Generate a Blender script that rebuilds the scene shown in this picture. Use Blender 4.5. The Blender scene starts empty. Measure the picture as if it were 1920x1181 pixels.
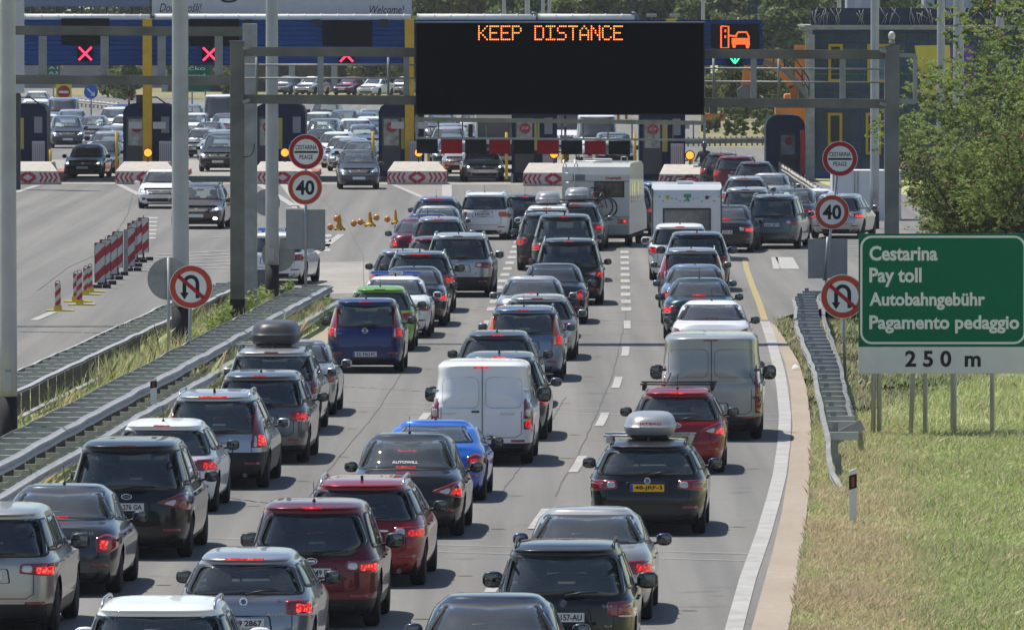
import bpy, bmesh, math, random
import numpy as np
from mathutils import Vector, Matrix
from mathutils.bvhtree import BVHTree

# ---------------------------------------------------------------- camera, sky, sun, exposure
S = bpy.context.scene
F, CH, PY0 = 18000.0, 8.45, -25.0            # focal length in photo pixels, camera height, horizon row
PITCH = math.atan((590.5 - PY0) / F)
cd = bpy.data.cameras.new('camera')
cd.sensor_width = 36.0; cd.lens = F / 1920 * 36.0
cd.clip_start = 1.0; cd.clip_end = 20000.0
cam = bpy.data.objects.new('camera', cd); S.collection.objects.link(cam)
cam.location = (0, 0, CH); cam.rotation_euler = (math.pi / 2 - PITCH, 0, 0)
S.camera = cam
SUN = Vector((-0.36, 0.34, 1.0)).normalized()
EL = math.asin(SUN.z)
W_ = bpy.data.worlds.new('World'); S.world = W_; W_.use_nodes = True
nt = W_.node_tree; sky = nt.nodes.new('ShaderNodeTexSky'); sky.sky_type = 'NISHITA'
sky.sun_disc = False; sky.sun_elevation = EL; sky.sun_rotation = math.atan2(SUN.x, SUN.y)
sky.air_density = 1.0; sky.dust_density = 0.6; sky.ozone_density = 2.0; sky.altitude = 50
bg = nt.nodes['Background']; bg.inputs['Strength'].default_value = 0.095
nt.links.new(sky.outputs[0], bg.inputs[0])
sl = bpy.data.lights.new('sun', 'SUN'); sl.energy = 4.4; sl.angle = math.radians(0.5); sl.color = (1.0, 0.95, 0.87)
so = bpy.data.objects.new('sun', sl); S.collection.objects.link(so)
so.rotation_euler = SUN.to_track_quat('Z', 'Y').to_euler()
S.view_settings.view_transform = 'Standard'; S.view_settings.look = 'None'
S.view_settings.exposure = 0.40; S.view_settings.gamma = 1.0
S.render.engine = 'CYCLES'
S.cycles.max_bounces = 6; S.cycles.transparent_max_bounces = 16
S.cycles.sample_clamp_indirect = 6

# ---------------------------------------------------------------- pixel <-> place
cp, sp = math.cos(PITCH), math.sin(PITCH)
def ray(x, y):
    a, b = (x - 960) / F, (590.5 - y) / F
    return Vector((a, cp + b * sp, -sp + b * cp))
def G(x, y, z=0.0):                         # the point of the ground (or of height z) seen at a photo pixel
    r = ray(x, y); t = (z - CH) / r.z
    return Vector((0, 0, CH)) + r * t
def P(x, y, D):                             # the point at distance D along the road
    r = ray(x, y); return Vector((0, 0, CH)) + r * (D / r.y)
def Dy(y): return G(960, y).y

# ---------------------------------------------------------------- materials
MC = {}
def mat(name, col, rough=0.5, metal=0.0, coat=0.0, noise=0.0, nscale=3.0, emit=0.0, spec=0.5, bump=0.0, col2=None, flake=False):
    if spec == .5 and not coat and not metal: spec = .25
    if name in MC: return MC[name]
    m = bpy.data.materials.new(name); m.use_nodes = True; MC[name] = m
    n = m.node_tree; b = n.nodes['Principled BSDF']
    b.inputs['Base Color'].default_value = (*col, 1); b.inputs['Roughness'].default_value = rough
    b.inputs['Metallic'].default_value = metal; b.inputs['Coat Weight'].default_value = coat
    b.inputs['Coat Roughness'].default_value = 0.04
    b.inputs['Specular IOR Level'].default_value = spec
    if emit: 
        b.inputs['Emission Color'].default_value = (*col, 1); b.inputs['Emission Strength'].default_value = emit
    if noise or col2 or bump:
        tc = n.nodes.new('ShaderNodeTexCoord'); nz = n.nodes.new('ShaderNodeTexNoise')
        nz.inputs['Scale'].default_value = nscale; nz.inputs['Detail'].default_value = 6
        n.links.new(tc.outputs['Object'], nz.inputs['Vector'])
        if noise or col2:
            rp = n.nodes.new('ShaderNodeValToRGB')
            rp.color_ramp.elements[0].position = .3; rp.color_ramp.elements[1].position = .7
            c2 = col2 if col2 else tuple(min(1, c * (1 + noise)) for c in col)
            c1 = col if col2 else tuple(c * (1 - noise) for c in col)
            rp.color_ramp.elements[0].color = (*c1, 1); rp.color_ramp.elements[1].color = (*c2, 1)
            n.links.new(nz.outputs['Fac'], rp.inputs[0]); n.links.new(rp.outputs[0], b.inputs['Base Color'])
        if bump:
            bp = n.nodes.new('ShaderNodeBump'); bp.inputs['Strength'].default_value = bump; bp.inputs['Distance'].default_value = .02
            n.links.new(nz.outputs['Fac'], bp.inputs['Height']); n.links.new(bp.outputs[0], b.inputs['Normal'])
    return m

def paint(name, col, metal=0.0, rough=0.35):
    """car paint: coated, thin road dust low on the sills, dark fabric on its inner side"""
    key = 'paint_' + name
    if key in MC: return MC[key]
    m = bpy.data.materials.new(key); m.use_nodes = True; MC[key] = m
    n = m.node_tree; b = n.nodes['Principled BSDF']
    b.inputs['Roughness'].default_value = rough; b.inputs['Metallic'].default_value = metal
    b.inputs['Coat Weight'].default_value = 0.75; b.inputs['Coat Roughness'].default_value = 0.03; b.inputs['Specular IOR Level'].default_value = 0.15
    b.inputs['Coat IOR'].default_value = 1.5
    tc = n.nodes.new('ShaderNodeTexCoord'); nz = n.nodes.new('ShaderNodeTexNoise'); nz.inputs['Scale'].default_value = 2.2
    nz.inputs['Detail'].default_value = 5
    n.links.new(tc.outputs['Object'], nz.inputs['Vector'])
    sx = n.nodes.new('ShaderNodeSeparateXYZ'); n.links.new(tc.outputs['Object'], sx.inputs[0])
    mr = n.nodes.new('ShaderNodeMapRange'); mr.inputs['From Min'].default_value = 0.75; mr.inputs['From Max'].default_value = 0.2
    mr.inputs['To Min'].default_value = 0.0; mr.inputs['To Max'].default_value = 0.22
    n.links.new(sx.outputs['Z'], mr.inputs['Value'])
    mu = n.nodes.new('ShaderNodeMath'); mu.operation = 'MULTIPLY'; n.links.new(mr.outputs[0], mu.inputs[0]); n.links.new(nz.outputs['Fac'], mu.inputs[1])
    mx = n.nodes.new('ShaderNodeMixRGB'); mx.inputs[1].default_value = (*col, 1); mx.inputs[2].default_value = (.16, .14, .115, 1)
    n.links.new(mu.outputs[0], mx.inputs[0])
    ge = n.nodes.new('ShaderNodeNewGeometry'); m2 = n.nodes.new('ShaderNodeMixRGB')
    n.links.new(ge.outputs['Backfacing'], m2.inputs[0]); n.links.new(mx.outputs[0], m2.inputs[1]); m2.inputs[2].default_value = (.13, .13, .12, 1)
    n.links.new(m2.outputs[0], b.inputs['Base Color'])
    return m

def glass(name, tint, refl=0.055, dust=.05):
    if name in MC: return MC[name]
    m = bpy.data.materials.new(name); m.use_nodes = True; MC[name] = m
    n = m.node_tree; n.nodes.clear()
    o = n.nodes.new('ShaderNodeOutputMaterial'); t = n.nodes.new('ShaderNodeBsdfTransparent'); t.inputs[0].default_value = (*tint, 1)
    g = n.nodes.new('ShaderNodeBsdfGlossy'); g.inputs['Roughness'].default_value = 0.02; g.inputs[0].default_value = (.95, .97, 1, 1)
    fr = n.nodes.new('ShaderNodeFresnel'); fr.inputs[0].default_value = 1.52
    ad = n.nodes.new('ShaderNodeMath'); ad.operation = 'ADD'; ad.inputs[1].default_value = refl
    n.links.new(fr.outputs[0], ad.inputs[0])
    mx = n.nodes.new('ShaderNodeMixShader'); n.links.new(ad.outputs[0], mx.inputs[0]); n.links.new(t.outputs[0], mx.inputs[1]); n.links.new(g.outputs[0], mx.inputs[2])
    df = n.nodes.new('ShaderNodeBsdfDiffuse'); df.inputs[0].default_value = (.33, .36, .36, 1)   # dust film, thickened to stand in for sky reflection
    m3 = n.nodes.new('ShaderNodeMixShader'); m3.inputs[0].default_value = dust
    n.links.new(mx.outputs[0], m3.inputs[1]); n.links.new(df.outputs[0], m3.inputs[2]); n.links.new(m3.outputs[0], o.inputs[0])
    return m

def emis(name, col, strength):
    if name in MC: return MC[name]
    m = bpy.data.materials.new(name); m.use_nodes = True; MC[name] = m
    b = m.node_tree.nodes['Principled BSDF']; b.inputs['Base Color'].default_value = (*[c * .5 for c in col], 1)
    b.inputs['Emission Color'].default_value = (*col, 1); b.inputs['Emission Strength'].default_value = strength
    b.inputs['Roughness'].default_value = .15
    return m

BLACKP = mat('black_plastic', (.022, .022, .024), .45)
GREYP = mat('grey_plastic', (.06, .06, .065), .55)
RAILM = mat('rail_galvanised', (.42, .42, .41), .5, .35, noise=.14, nscale=1.5)
RUBBER = mat('tyre_rubber', (.018, .018, .019), .85, noise=.3)
ALLOY = mat('wheel_alloy', (.42, .43, .45), .3, .8)
CHROME = mat('chrome', (.75, .76, .78), .12, 1.0)
REDLENS = mat('red_lens', (.22, .008, .01), .12, 0, 1.0)
DARKLENS = mat('dark_red_lens', (.07, .004, .006), .1, 0, 1.0)
CLEARLENS = mat('clear_lens', (.55, .5, .5), .1, .3, 1.0)
ORANGELENS = mat('orange_lens', (.5, .09, .01), .12, 0, 1.0)
def ledmat(name, base, lo, hi, hot):
    m = emis(name, base, 1.0); n = m.node_tree; b = n.nodes['Principled BSDF']; b.inputs['Base Color'].default_value = (.2, .005, .008, 1)
    tc = n.nodes.new('ShaderNodeTexCoord'); vo = n.nodes.new('ShaderNodeTexVoronoi'); vo.inputs['Scale'].default_value = 22; n.links.new(tc.outputs['Object'], vo.inputs['Vector'])
    rp = n.nodes.new('ShaderNodeValToRGB'); rp.color_ramp.elements[0].position = .08; rp.color_ramp.elements[1].position = .62
    rp.color_ramp.elements[0].color = (*hot, 1); rp.color_ramp.elements[1].color = (*lo, 1); n.links.new(vo.outputs['Distance'], rp.inputs[0]); n.links.new(rp.outputs[0], b.inputs['Emission Color']); b.inputs['Emission Strength'].default_value = hi
    return m
LIT = ledmat('lit_brake_light', (1.0, .012, .016), (.25, .002, .004), .9, (1.0, .03, .03))
LITB = ledmat('bright_brake_light', (1.0, .03, .025), (.42, .004, .006), 1.0, (1.0, .13, .10))
HEADLIT = emis('lit_headlight', (1.0, .93, .8), 3.0)
AMBERLIT = emis('lit_amber_lamp', (1.0, .28, .02), 1.6)
PLATE = mat('plate_white', (.62, .62, .60), .35)
PLATEY = mat('plate_yellow', (.75, .42, .02), .35)
PLATEBLUE = mat('plate_blue_band', (.02, .06, .4), .35)
INK = mat('black_ink', (.01, .01, .012), .5)
SEATM = mat('seat_fabric', (.05, .05, .052), .9, noise=.3)
UNDER = mat('underbody_black', (.008, .008, .009), .9)
GL_D = glass('dark_window_glass', (.26, .285, .29), .035, .055)
GL_M = glass('window_glass', (.70, .78, .74), .045, .11)
GL_L = glass('clear_window_glass', (.86, .92, .89), .045, .10)
GALV = mat('galvanised_steel', (.27, .28, .285), .5, .5, noise=.22, nscale=2.5)
GALVD = mat('weathered_steel', (.19, .19, .175), .6, .3, noise=.3, nscale=1.5)

# ---------------------------------------------------------------- mesh builder
class MB:
    def __init__(s): s.v = []; s.f = []; s.m = []; s.sm = []; s.mi = 0; s.smooth = False
    def add(s, vs, fs):
        o = len(s.v); s.v += [tuple(v) for v in vs]
        for f in fs: s.f.append([i + o for i in f]); s.m.append(s.mi); s.sm.append(s.smooth)
        return s
    def box(s, x0, x1, y0, y1, z0, z1, M=None):
        vs = [Vector((x, y, z)) for x in (x0, x1) for y in (y0, y1) for z in (z0, z1)]
        if M: vs = [M @ v for v in vs]
        return s.add(vs, [(0, 1, 3, 2), (4, 6, 7, 5), (0, 4, 5, 1), (2, 3, 7, 6), (0, 2, 6, 4), (1, 5, 7, 3)])
    def bbox(s, x0, x1, y0, y1, z0, z1, b=.02, M=None):     # box with chamfered edges
        vs = []; 
        xs = (x0, x0 + b, x1 - b, x1); ys = (y0, y0 + b, y1 - b, y1); zs = (z0, z0 + b, z1 - b, z1)
        bm = bmesh.new(); 
        for x in (0, 1):
            for y in (0, 1):
                for z in (0, 1): bm.verts.new(((x0, x1)[x], (y0, y1)[y], (z0, z1)[z]))
        bm.verts.ensure_lookup_table()
        for f in [(0, 1, 3, 2), (4, 6, 7, 5), (0, 4, 5, 1), (2, 3, 7, 6), (0, 2, 6, 4), (1, 5, 7, 3)]: bm.faces.new([bm.verts[i] for i in f])
        bmesh.ops.bevel(bm, geom=bm.edges[:], offset=b, segments=2, profile=.6, affect='EDGES')
        bm.verts.ensure_lookup_table(); bm.verts.index_update()
        vv = [(M @ v.co) if M else v.co.copy() for v in bm.verts]
        s.add(vv, [[v.index for v in f.verts] for f in bm.faces]); bm.free(); return s
    def tube(s, pts, r, n=8, cap=True):
        pts = [Vector(p) for p in pts]; rs = r if isinstance(r, (list, tuple)) else [r] * len(pts)
        o = len(s.v); prev = None
        for i, p in enumerate(pts):
            d = (pts[min(i + 1, len(pts) - 1)] - pts[max(i - 1, 0)]).normalized()
            if prev is None:
                a = d.orthogonal().normalized()
            else:
                a = (prev - d * prev.dot(d)).normalized()
            prev = a; b = d.cross(a)
            for k in range(n):
                t = 2 * math.pi * k / n; s.v.append(tuple(p + (a * math.cos(t) + b * math.sin(t)) * rs[i]))
        fs = []
        for i in range(len(pts) - 1):
            for k in range(n):
                fs.append([o + i * n + k, o + i * n + (k + 1) % n, o + (i + 1) * n + (k + 1) % n, o + (i + 1) * n + k])
        if cap: fs.append([o + k for k in range(n)][::-1]); fs.append([o + (len(pts) - 1) * n + k for k in range(n)])
        for f in fs: s.f.append(f); s.m.append(s.mi); s.sm.append(True)
        return s
    def prism(s, poly, a, b, axis='y'):       # poly in the plane across axis: y -> (x,z), z -> (x,y), x -> (y,z)
        def mk(p, t): return {'y': (p[0], t, p[1]), 'z': (p[0], p[1], t), 'x': (t, p[0], p[1])}[axis]
        n = len(poly); vs = [mk(p, a) for p in poly] + [mk(p, b) for p in poly]
        fs = [list(range(n)), list(range(2 * n - 1, n - 1, -1))] + [[i, i + n, (i + 1) % n + n, (i + 1) % n] for i in range(n)]
        return s.add(vs, fs)
    def lathe(s, prof, n=20, M=None, axis='z'):
        o = len(s.v); vs = []
        for r, z in prof:
            for k in range(n):
                t = 2 * math.pi * k / n; p = (r * math.cos(t), r * math.sin(t), z)
                if axis == 'x': p = (z, p[0], p[1])
                if axis == 'y': p = (p[0], z, p[1])
                vs.append(M @ Vector(p) if M else Vector(p))
        fs = []
        for i in range(len(prof) - 1):
            for k in range(n): fs.append((i * n + k, i * n + (k + 1) % n, (i + 1) * n + (k + 1) % n, (i + 1) * n + k))
        fs.append(list(range(n))[::-1]); fs.append([(len(prof) - 1) * n + k for k in range(n)])
        sm = s.smooth; s.smooth = True; s.add(vs, fs); s.smooth = sm; return s
    def disc(s, c, r, n=20, axis='y', t=.01):
        if axis == 'y': return s.prism([(c[0] + r * math.cos(2 * math.pi * k / n), c[2] + r * math.sin(2 * math.pi * k / n)) for k in range(n)], c[1], c[1] + t, 'y')
    def sphere(s, c, r, n=12, sc=(1, 1, 1)):
        o = len(s.v); vs = []; fs = []; m = n // 2
        for i in range(m + 1):
            ph = math.pi * i / m
            for k in range(n):
                t = 2 * math.pi * k / n
                vs.append((c[0] + r * sc[0] * math.sin(ph) * math.cos(t), c[1] + r * sc[1] * math.sin(ph) * math.sin(t), c[2] + r * sc[2] * math.cos(ph)))
        for i in range(m):
            for k in range(n): fs.append((i * n + k, (i + 1) * n + k, (i + 1) * n + (k + 1) % n, i * n + (k + 1) % n))
        sm = s.smooth; s.smooth = True; s.add(vs, fs); s.smooth = sm; return s
    def mesh(s, name, mats):
        me = bpy.data.meshes.new(name); me.from_pydata(s.v, [], s.f)
        for m in (mats if isinstance(mats, (list, tuple)) else [mats]): me.materials.append(m)
        me.polygons.foreach_set('material_index', s.m); me.polygons.foreach_set('use_smooth', s.sm)
        me.update(); return me
    def build(s, name, mats, parent=None, loc=None, recalc=True):
        me = s.mesh(name, mats)
        if recalc:
            bm = bmesh.new(); bm.from_mesh(me); bmesh.ops.recalc_face_normals(bm, faces=bm.faces); bm.to_mesh(me); bm.free()
        return link(name, me, parent, loc)
def link(name, data, parent=None, loc=None):
    o = bpy.data.objects.new(name, data); S.collection.objects.link(o)
    if parent is not None: o.parent = parent
    if loc is not None: o.location = loc
    return o
def tag(o, label=None, cat=None, group=None, kind=None):
    if label: o['label'] = label
    if cat: o['category'] = cat
    if group: o['group'] = group
    if kind: o['kind'] = kind
    return o
def thing(name, loc, label, cat, group=None, rz=0):
    o = link(name, None, None, loc); o.rotation_euler = (0, 0, rz); o.empty_display_size = .2
    return tag(o, label, cat, group)
def copy_tree(o, parent=None):
    c = o.copy(); S.collection.objects.link(c)
    if parent is not None: c.parent = parent
    for ch in list(o.children): copy_tree(ch, c)
    return c

_txt = {}
def text_mesh(txt, w, h, depth=.004, bold=0.0, m=None, shear=0.0):
    """letters fitted to a w x h rectangle, standing in the x-z plane, facing -y, lower left corner at the origin"""
    key = (txt, round(w, 3), round(h, 3), m.name if m else '', bold)
    if key in _txt: return _txt[key]
    cu = bpy.data.curves.new('lettering', 'FONT'); cu.body = txt; cu.size = 1; cu.extrude = .01; cu.offset = bold; cu.shear = shear
    cu.resolution_u = 3
    to = bpy.data.objects.new('lettering_source', cu); S.collection.objects.link(to)
    dg = bpy.context.evaluated_depsgraph_get(); me = bpy.data.meshes.new_from_object(to.evaluated_get(dg))
    bpy.data.objects.remove(to); bpy.data.curves.remove(cu)
    n = len(me.vertices); co = np.empty(n * 3); me.vertices.foreach_get('co', co); co = co.reshape(-1, 3)
    mn, mx = co.min(0), co.max(0)
    out = np.empty_like(co); out[:, 0] = (co[:, 0] - mn[0]) / (mx[0] - mn[0]) * w; out[:, 2] = (co[:, 1] - mn[1]) / (mx[1] - mn[1]) * h
    out[:, 1] = -(co[:, 2] - mn[2]) / (mx[2] - mn[2]) * depth
    me.vertices.foreach_set('co', out.ravel()); me.materials.clear()
    if m: me.materials.append(m)
    me.update(); me.name = 'lettering'; _txt[key] = me; return me
# ================================================================ cars
def catmull(rows, k):
    R = np.array(rows, float); n = len(R); out = []
    for i in range(n - 1):
        p0 = R[max(i - 1, 0)]; p1 = R[i]; p2 = R[i + 1]; p3 = R[min(i + 2, n - 1)]
        m1 = (p2 - p0) * .5; m2 = (p3 - p1) * .5
        lim = np.abs(p2 - p1) * 1.0 + 1e-6                     # damp overshoot
        m1 = np.clip(m1, -2.0 * lim, 2.0 * lim); m2 = np.clip(m2, -2.0 * lim, 2.0 * lim)
        for j in range(k):
            t = j / k; a = 2 * t**3 - 3 * t**2 + 1; b = t**3 - 2 * t**2 + t; c = -2 * t**3 + 3 * t**2; d = t**3 - t**2
            out.append(a * p1 + b * m1 + c * p2 + d * m2)
    out.append(R[-1]); return np.array(out)

def style_rows(st, L, W, H, zb):
    """rows (z, y_rear, y_front, half width, exponent) from the sill to the roof"""
    h = W / 2; g = H - zb
    sq = {'van': 10.0, 'mpv': 7.5, 'suv': 7.0}.get(st, 6.5)
    if st == 'van': hood = [(zb - .10, .30), (zb - .02, .62), (zb + .05, .85)]
    elif st in ('mpv',): hood = [(zb - .16, .32), (zb - .05, .70), (zb + .04, .95)]
    elif st == 'suv': hood = [(zb - .10, .16), (zb - .03, .75), (zb + .04, 1.20)]
    else: hood = [(zb - .18, .24), (zb - .06, .85), (zb + .04, 1.22)]
    rows = [(.19, .17, L - .20, h * .86, sq), (.25, .07, L - .10, h * .93, sq), (.40, .01, L - .02, h * .975, sq), (.56, .0, L, h * .995, sq)]
    rear = {'hatch': [.04, .07, .13], 'sedan': [.03, .06, .12], 'wagon': [.03, .06, .11], 'suv': [.02, .04, .08], 'mpv': [.02, .05, .10], 'van': [.01, .02, .03], 'coupe': [.03, .06, .14]}[st]
    rows += [(hood[0][0], rear[0], L - hood[0][1], h, sq), (hood[1][0], rear[1], L - hood[1][1], h * .985, sq), (hood[2][0], rear[2], L - hood[2][1], h * .945, sq * .9)]
    y1 = hood[2][1]
    ws = {'van': .9, 'mpv': 1.15, 'suv': .75}.get(st, .85)        # windscreen run
    wr = {'van': .86, 'suv': .74, 'mpv': .74, 'wagon': .68}.get(st, .665)
    if st in ('sedan', 'coupe'):
        d = .50 if st == 'sedan' else .32
        rows += [(zb + .10, .17, L - y1 - .08, h * .90, 4.6), (zb + .15, d, L - y1 - .14, h * .87, 4.4), (zb + .22, d + .20, L - y1 - .26, h * .845, 4.4),
                 (zb + g * .72, d + .55, L - y1 - ws * .70, h * .755, 4.4), (H - .10, d + .82, L - y1 - ws * .98, h * (wr + .02), 4.2), (H - .045, d + .98, L - y1 - ws - .15, h * wr * .92, 4.0)]
        ce = ((d + .98) + (L - y1 - ws - .15)) / 2
    else:
        r = {'hatch': (.20, .34, .42), 'wagon': (.17, .28, .36), 'suv': (.14, .24, .30), 'mpv': (.15, .24, .30), 'van': (.05, .08, .12)}[st]
        wm = h * (wr + (.945 - wr) * .52)
        rows += [(zb + g * .28, r[0] - .03, L - y1 - ws * .28, h * (wr + (.945 - wr) * .80), 4.8), (zb + g * .62, r[0] + (r[1] - r[0]) * .6, L - y1 - ws * .66, h * (wr + (.945 - wr) * .38), 4.6),
                 (H - .12, r[1], L - y1 - ws * .95, h * (wr + .025), 4.4), (H - .075, r[1] - .04 if st != 'van' else r[1], L - y1 - ws - .05, h * wr * 1.0, 4.2), (H - .035, r[2] + .06, L - y1 - ws - .25, h * wr * .93, 4.0)]
        ce = (r[2] + L - y1 - ws - .25) / 2
    last = rows[-1]
    def shrink(f, z): return (z, ce - (ce - last[1]) * f, ce + (last[2] - ce) * f, last[3] * f, last[4])
    rows += [shrink(.90, H - .018), shrink(.72, H - .006), shrink(.40, H), shrink(.02, H + .002)]
    return rows

def unit_ring(M):
    pts = []
    q = M // 4
    for s in range(4):
        for i in range(q):
            t = -1 + 2 * i / q
            pts.append([(t, -1), (1, t), (-t, 1), (-1, -t)][s])
    return np.array(pts)

def car_shell(st, L, W, H, zb, wheels, R, M, k):
    rows = catmull(style_rows(st, L, W, H, zb), k)
    U = unit_ring(M); V = []
    for z, yr, yf, w, n in rows:
        s = (np.abs(U[:, 0])**n + np.abs(U[:, 1])**n)**(-1 / n)
        V.append(np.stack([U[:, 0] * s * w, (yr + yf) / 2 + U[:, 1] * s * (yf - yr) / 2, np.full(M, z)], 1))
    nr = len(rows); V = np.concatenate(V)
    # crown the roof and bonnet a little
    faces = [(i * M + j, i * M + (j + 1) % M, (i + 1) * M + (j + 1) % M, (i + 1) * M + j) for i in range(nr - 1) for j in range(M)]
    faces.append(tuple((nr - 1) * M + j for j in range(M)))
    return V, faces, nr

def inpoly(pts, poly):
    x, y = pts[:, 0], pts[:, 1]; r = np.zeros(len(pts), bool); n = len(poly); j = n - 1
    for i in range(n):
        xi, yi = poly[i]; xj, yj = poly[j]
        c = ((yi > y) != (yj > y)) & (x < (xj - xi) * (y - yi) / (yj - yi + 1e-12) + xi); r ^= c; j = i
    return r
def chaikin(p, it=2, a=.22):
    r = {1: .035, 2: .085}[it] if it in (1, 2) else it; q = []; n = len(p)
    for i in range(n):
        B = Vector(p[i]); A = Vector(p[i - 1]); C = Vector(p[(i + 1) % n])
        ra = min(r, .42 * (A - B).length); rc = min(r, .42 * (C - B).length)
        s = B + (A - B).normalized() * ra; e = B + (C - B).normalized() * rc
        for t in (0, .25, .5, .75, 1): q.append(tuple(s * (1 - t)**2 + B * 2 * t * (1 - t) + e * t * t))
    return q
def dens(p, d=.07):
    q = []
    for i in range(len(p)):
        A = Vector(p[i]); B = Vector(p[(i + 1) % len(p)]); n = max(1, int((B - A).length / d))
        q += [tuple(A.lerp(B, t / n)) for t in range(n)]
    return q
def mirp(p): return [(-x, y) for x, y in p][::-1]
def shrinkp(p, d):
    c = Vector((sum(a for a, b in p) / len(p), sum(b for a, b in p) / len(p))); out = []
    for q in p:
        v = Vector(q) - c; l = v.length; out.append(tuple(c + v * max(.05, (l - d) / l)))
    return out

class Proj:
    def __init__(s, V, faces): s.b = BVHTree.FromPolygons([tuple(v) for v in V], faces)
    def hit(s, p, ax, g=0.):
        if ax == 'R': o, d = Vector((p[0], -4, p[1])), Vector((0, 1, 0))
        elif ax == 'F': o, d = Vector((p[0], 12, p[1])), Vector((0, -1, 0))
        elif ax == 'SR': o, d = Vector((4, p[0], p[1])), Vector((-1, 0, 0))
        elif ax == 'SL': o, d = Vector((-4, p[0], p[1])), Vector((1, 0, 0))
        else: o, d = Vector((p[0], p[1], 6)), Vector((0, 0, -1))
        l, n, i, t = s.b.ray_cast(o, d)
        if l is None:
            l, n, i, t = s.b.find_nearest(o + d * (4 - .05 if ax != 'F' else 7))
        if n.dot(d) > 0: n = -n
        return l, n
def patch(pj, poly, ax, off=.006, skirt=.03, smooth_it=2, band=None, rings=4):
    """a plate that lies on the body along the outline poly; band -> only a frame of that width"""
    p = dens(chaikin(poly, smooth_it)) if smooth_it else dens(poly)
    n = len(p); c = Vector((sum(a for a, b in p) / n, sum(b for a, b in p) / n))
    loops = []
    if band:
        for f in (0, .5, 1): loops.append(shrinkp(p, band * f) if f else p)
    else:
        for i in range(rings + 1):
            f = 1 - i / rings
            loops.append([tuple(c.lerp(Vector(q), f)) for q in p] if i < rings else [tuple(c)])
    vs = []; fs = []
    idx = []
    for lp in loops:
        r = []
        for q in lp:
            l, nn = pj.hit(q, ax); vs.append(l + nn * off); r.append(len(vs) - 1)
        idx.append(r)
    sk = []
    for q in loops[0]:
        l, nn = pj.hit(q, ax); vs.append(l - nn * skirt); sk.append(len(vs) - 1)
    for i in range(n): fs.append((sk[i], sk[(i + 1) % n], idx[0][(i + 1) % n], idx[0][i]))
    for a, b in zip(idx[:-1], idx[1:]):
        if len(b) == 1:
            for i in range(n): fs.append((a[i], a[(i + 1) % n], b[0]))
        else:
            for i in range(n): fs.append((a[i], a[(i + 1) % n], b[(i + 1) % n], b[i]))
    m = MB(); m.smooth = True; m.add(vs, fs)
    for i in range(n): m.sm[i] = False
    return m

_wheel = {}
def wheel_meshes(R, w=.21):
    k = (round(R, 2), w)
    if k in _wheel: return _wheel[k]
    t = MB(); t.lathe([(R * .62, -w / 2), (R * .90, -w / 2), (R * .98, -w * .38), (R, -w * .2), (R, w * .2), (R * .98, w * .38), (R * .90, w / 2), (R * .62, w / 2)], 28, axis='x')
    r = MB(); r.lathe([(R * .63, -w * .47), (R * .66, -w * .49), (R * .64, -w * .3), (R * .60, -w * .1), (R * .60, w * .1), (R * .64, w * .3), (R * .66, w * .49), (R * .63, w * .47)], 28, axis='x')
    for sgn in (-1, 1):
        for i in range(5):
            a = 2 * math.pi * i / 5
            M = Matrix.Rotation(a, 4, 'X')
            r.prism([(-.035, .03), (.035, .03), (.05, R * .61), (-.05, R * .61)], sgn * w * .30, sgn * w * .44, 'x')
            for v in range(len(r.v) - 8, len(r.v)): r.v[v] = tuple(M @ Vector(r.v[v]))
        r.lathe([(.0, sgn * w * .25), (.06, sgn * w * .3), (.055, sgn * w * .46), (.0, sgn * w * .47)], 12, axis='x')
    a = t.mesh('tyre', RUBBER); b = r.mesh('rim', ALLOY); _wheel[k] = (a, b); return a, b

# rear lamps: outlines as fractions of half width (x) and height in metres, per style of lamp
def lamp_polys(kind, h, zb, H):
    X = h
    d = {
     'side':   ([(.62, zb - .20), (.99, zb - .24), (1.0, zb - .02), (.60, zb - .04)], [(.74, zb - .19), (.95, zb - .21), (.95, zb - .07), (.74, zb - .07)]),
     'wide':   ([(.50, zb - .17), (.97, zb - .22), (1.0, zb - .04), (.52, zb - .05)], [(.72, zb - .18), (.95, zb - .20), (.96, zb - .08), (.72, zb - .09)]),
     'slant':  ([(.46, zb - .14), (.97, zb - .26), (.99, zb - .0), (.86, zb - .0)], [(.76, zb - .19), (.95, zb - .23), (.95, zb - .09), (.84, zb - .09)]),
     'tall':   ([(.80, zb - .34), (.99, zb - .34), (.93, zb + .24), (.84, zb + .24)], [(.84, zb - .16), (.97, zb - .16), (.95, zb + .04), (.86, zb + .04)]),
     'pillar': ([(.70, zb - .20), (.97, zb - .20), (.80, H - .20), (.74, H - .20)], [(.80, zb - .17), (.95, zb - .17), (.92, zb + .0), (.80, zb + .02)]),
     'van':    ([(.82, .64), (.98, .64), (.965, 1.18), (.83, 1.18)], [(.845, .67), (.955, .67), (.955, .83), (.845, .83)]),
     'vanhi':  ([(.85, .52), (.965, .52), (.955, 1.40), (.86, 1.40)], [(.875, .86), (.945, .86), (.945, 1.05), (.875, 1.05)]),
     'round':  ([(.66, zb - .26), (.86, zb - .26), (.96, zb - .20), (.96, zb - .06), (.80, zb + .0), (.64, zb - .06)], [(.70, zb - .22), (.82, zb - .22), (.84, zb - .08), (.70, zb - .08)]),
    }[kind]
    return [[(a * X, z) for a, z in p] for p in d]

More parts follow.
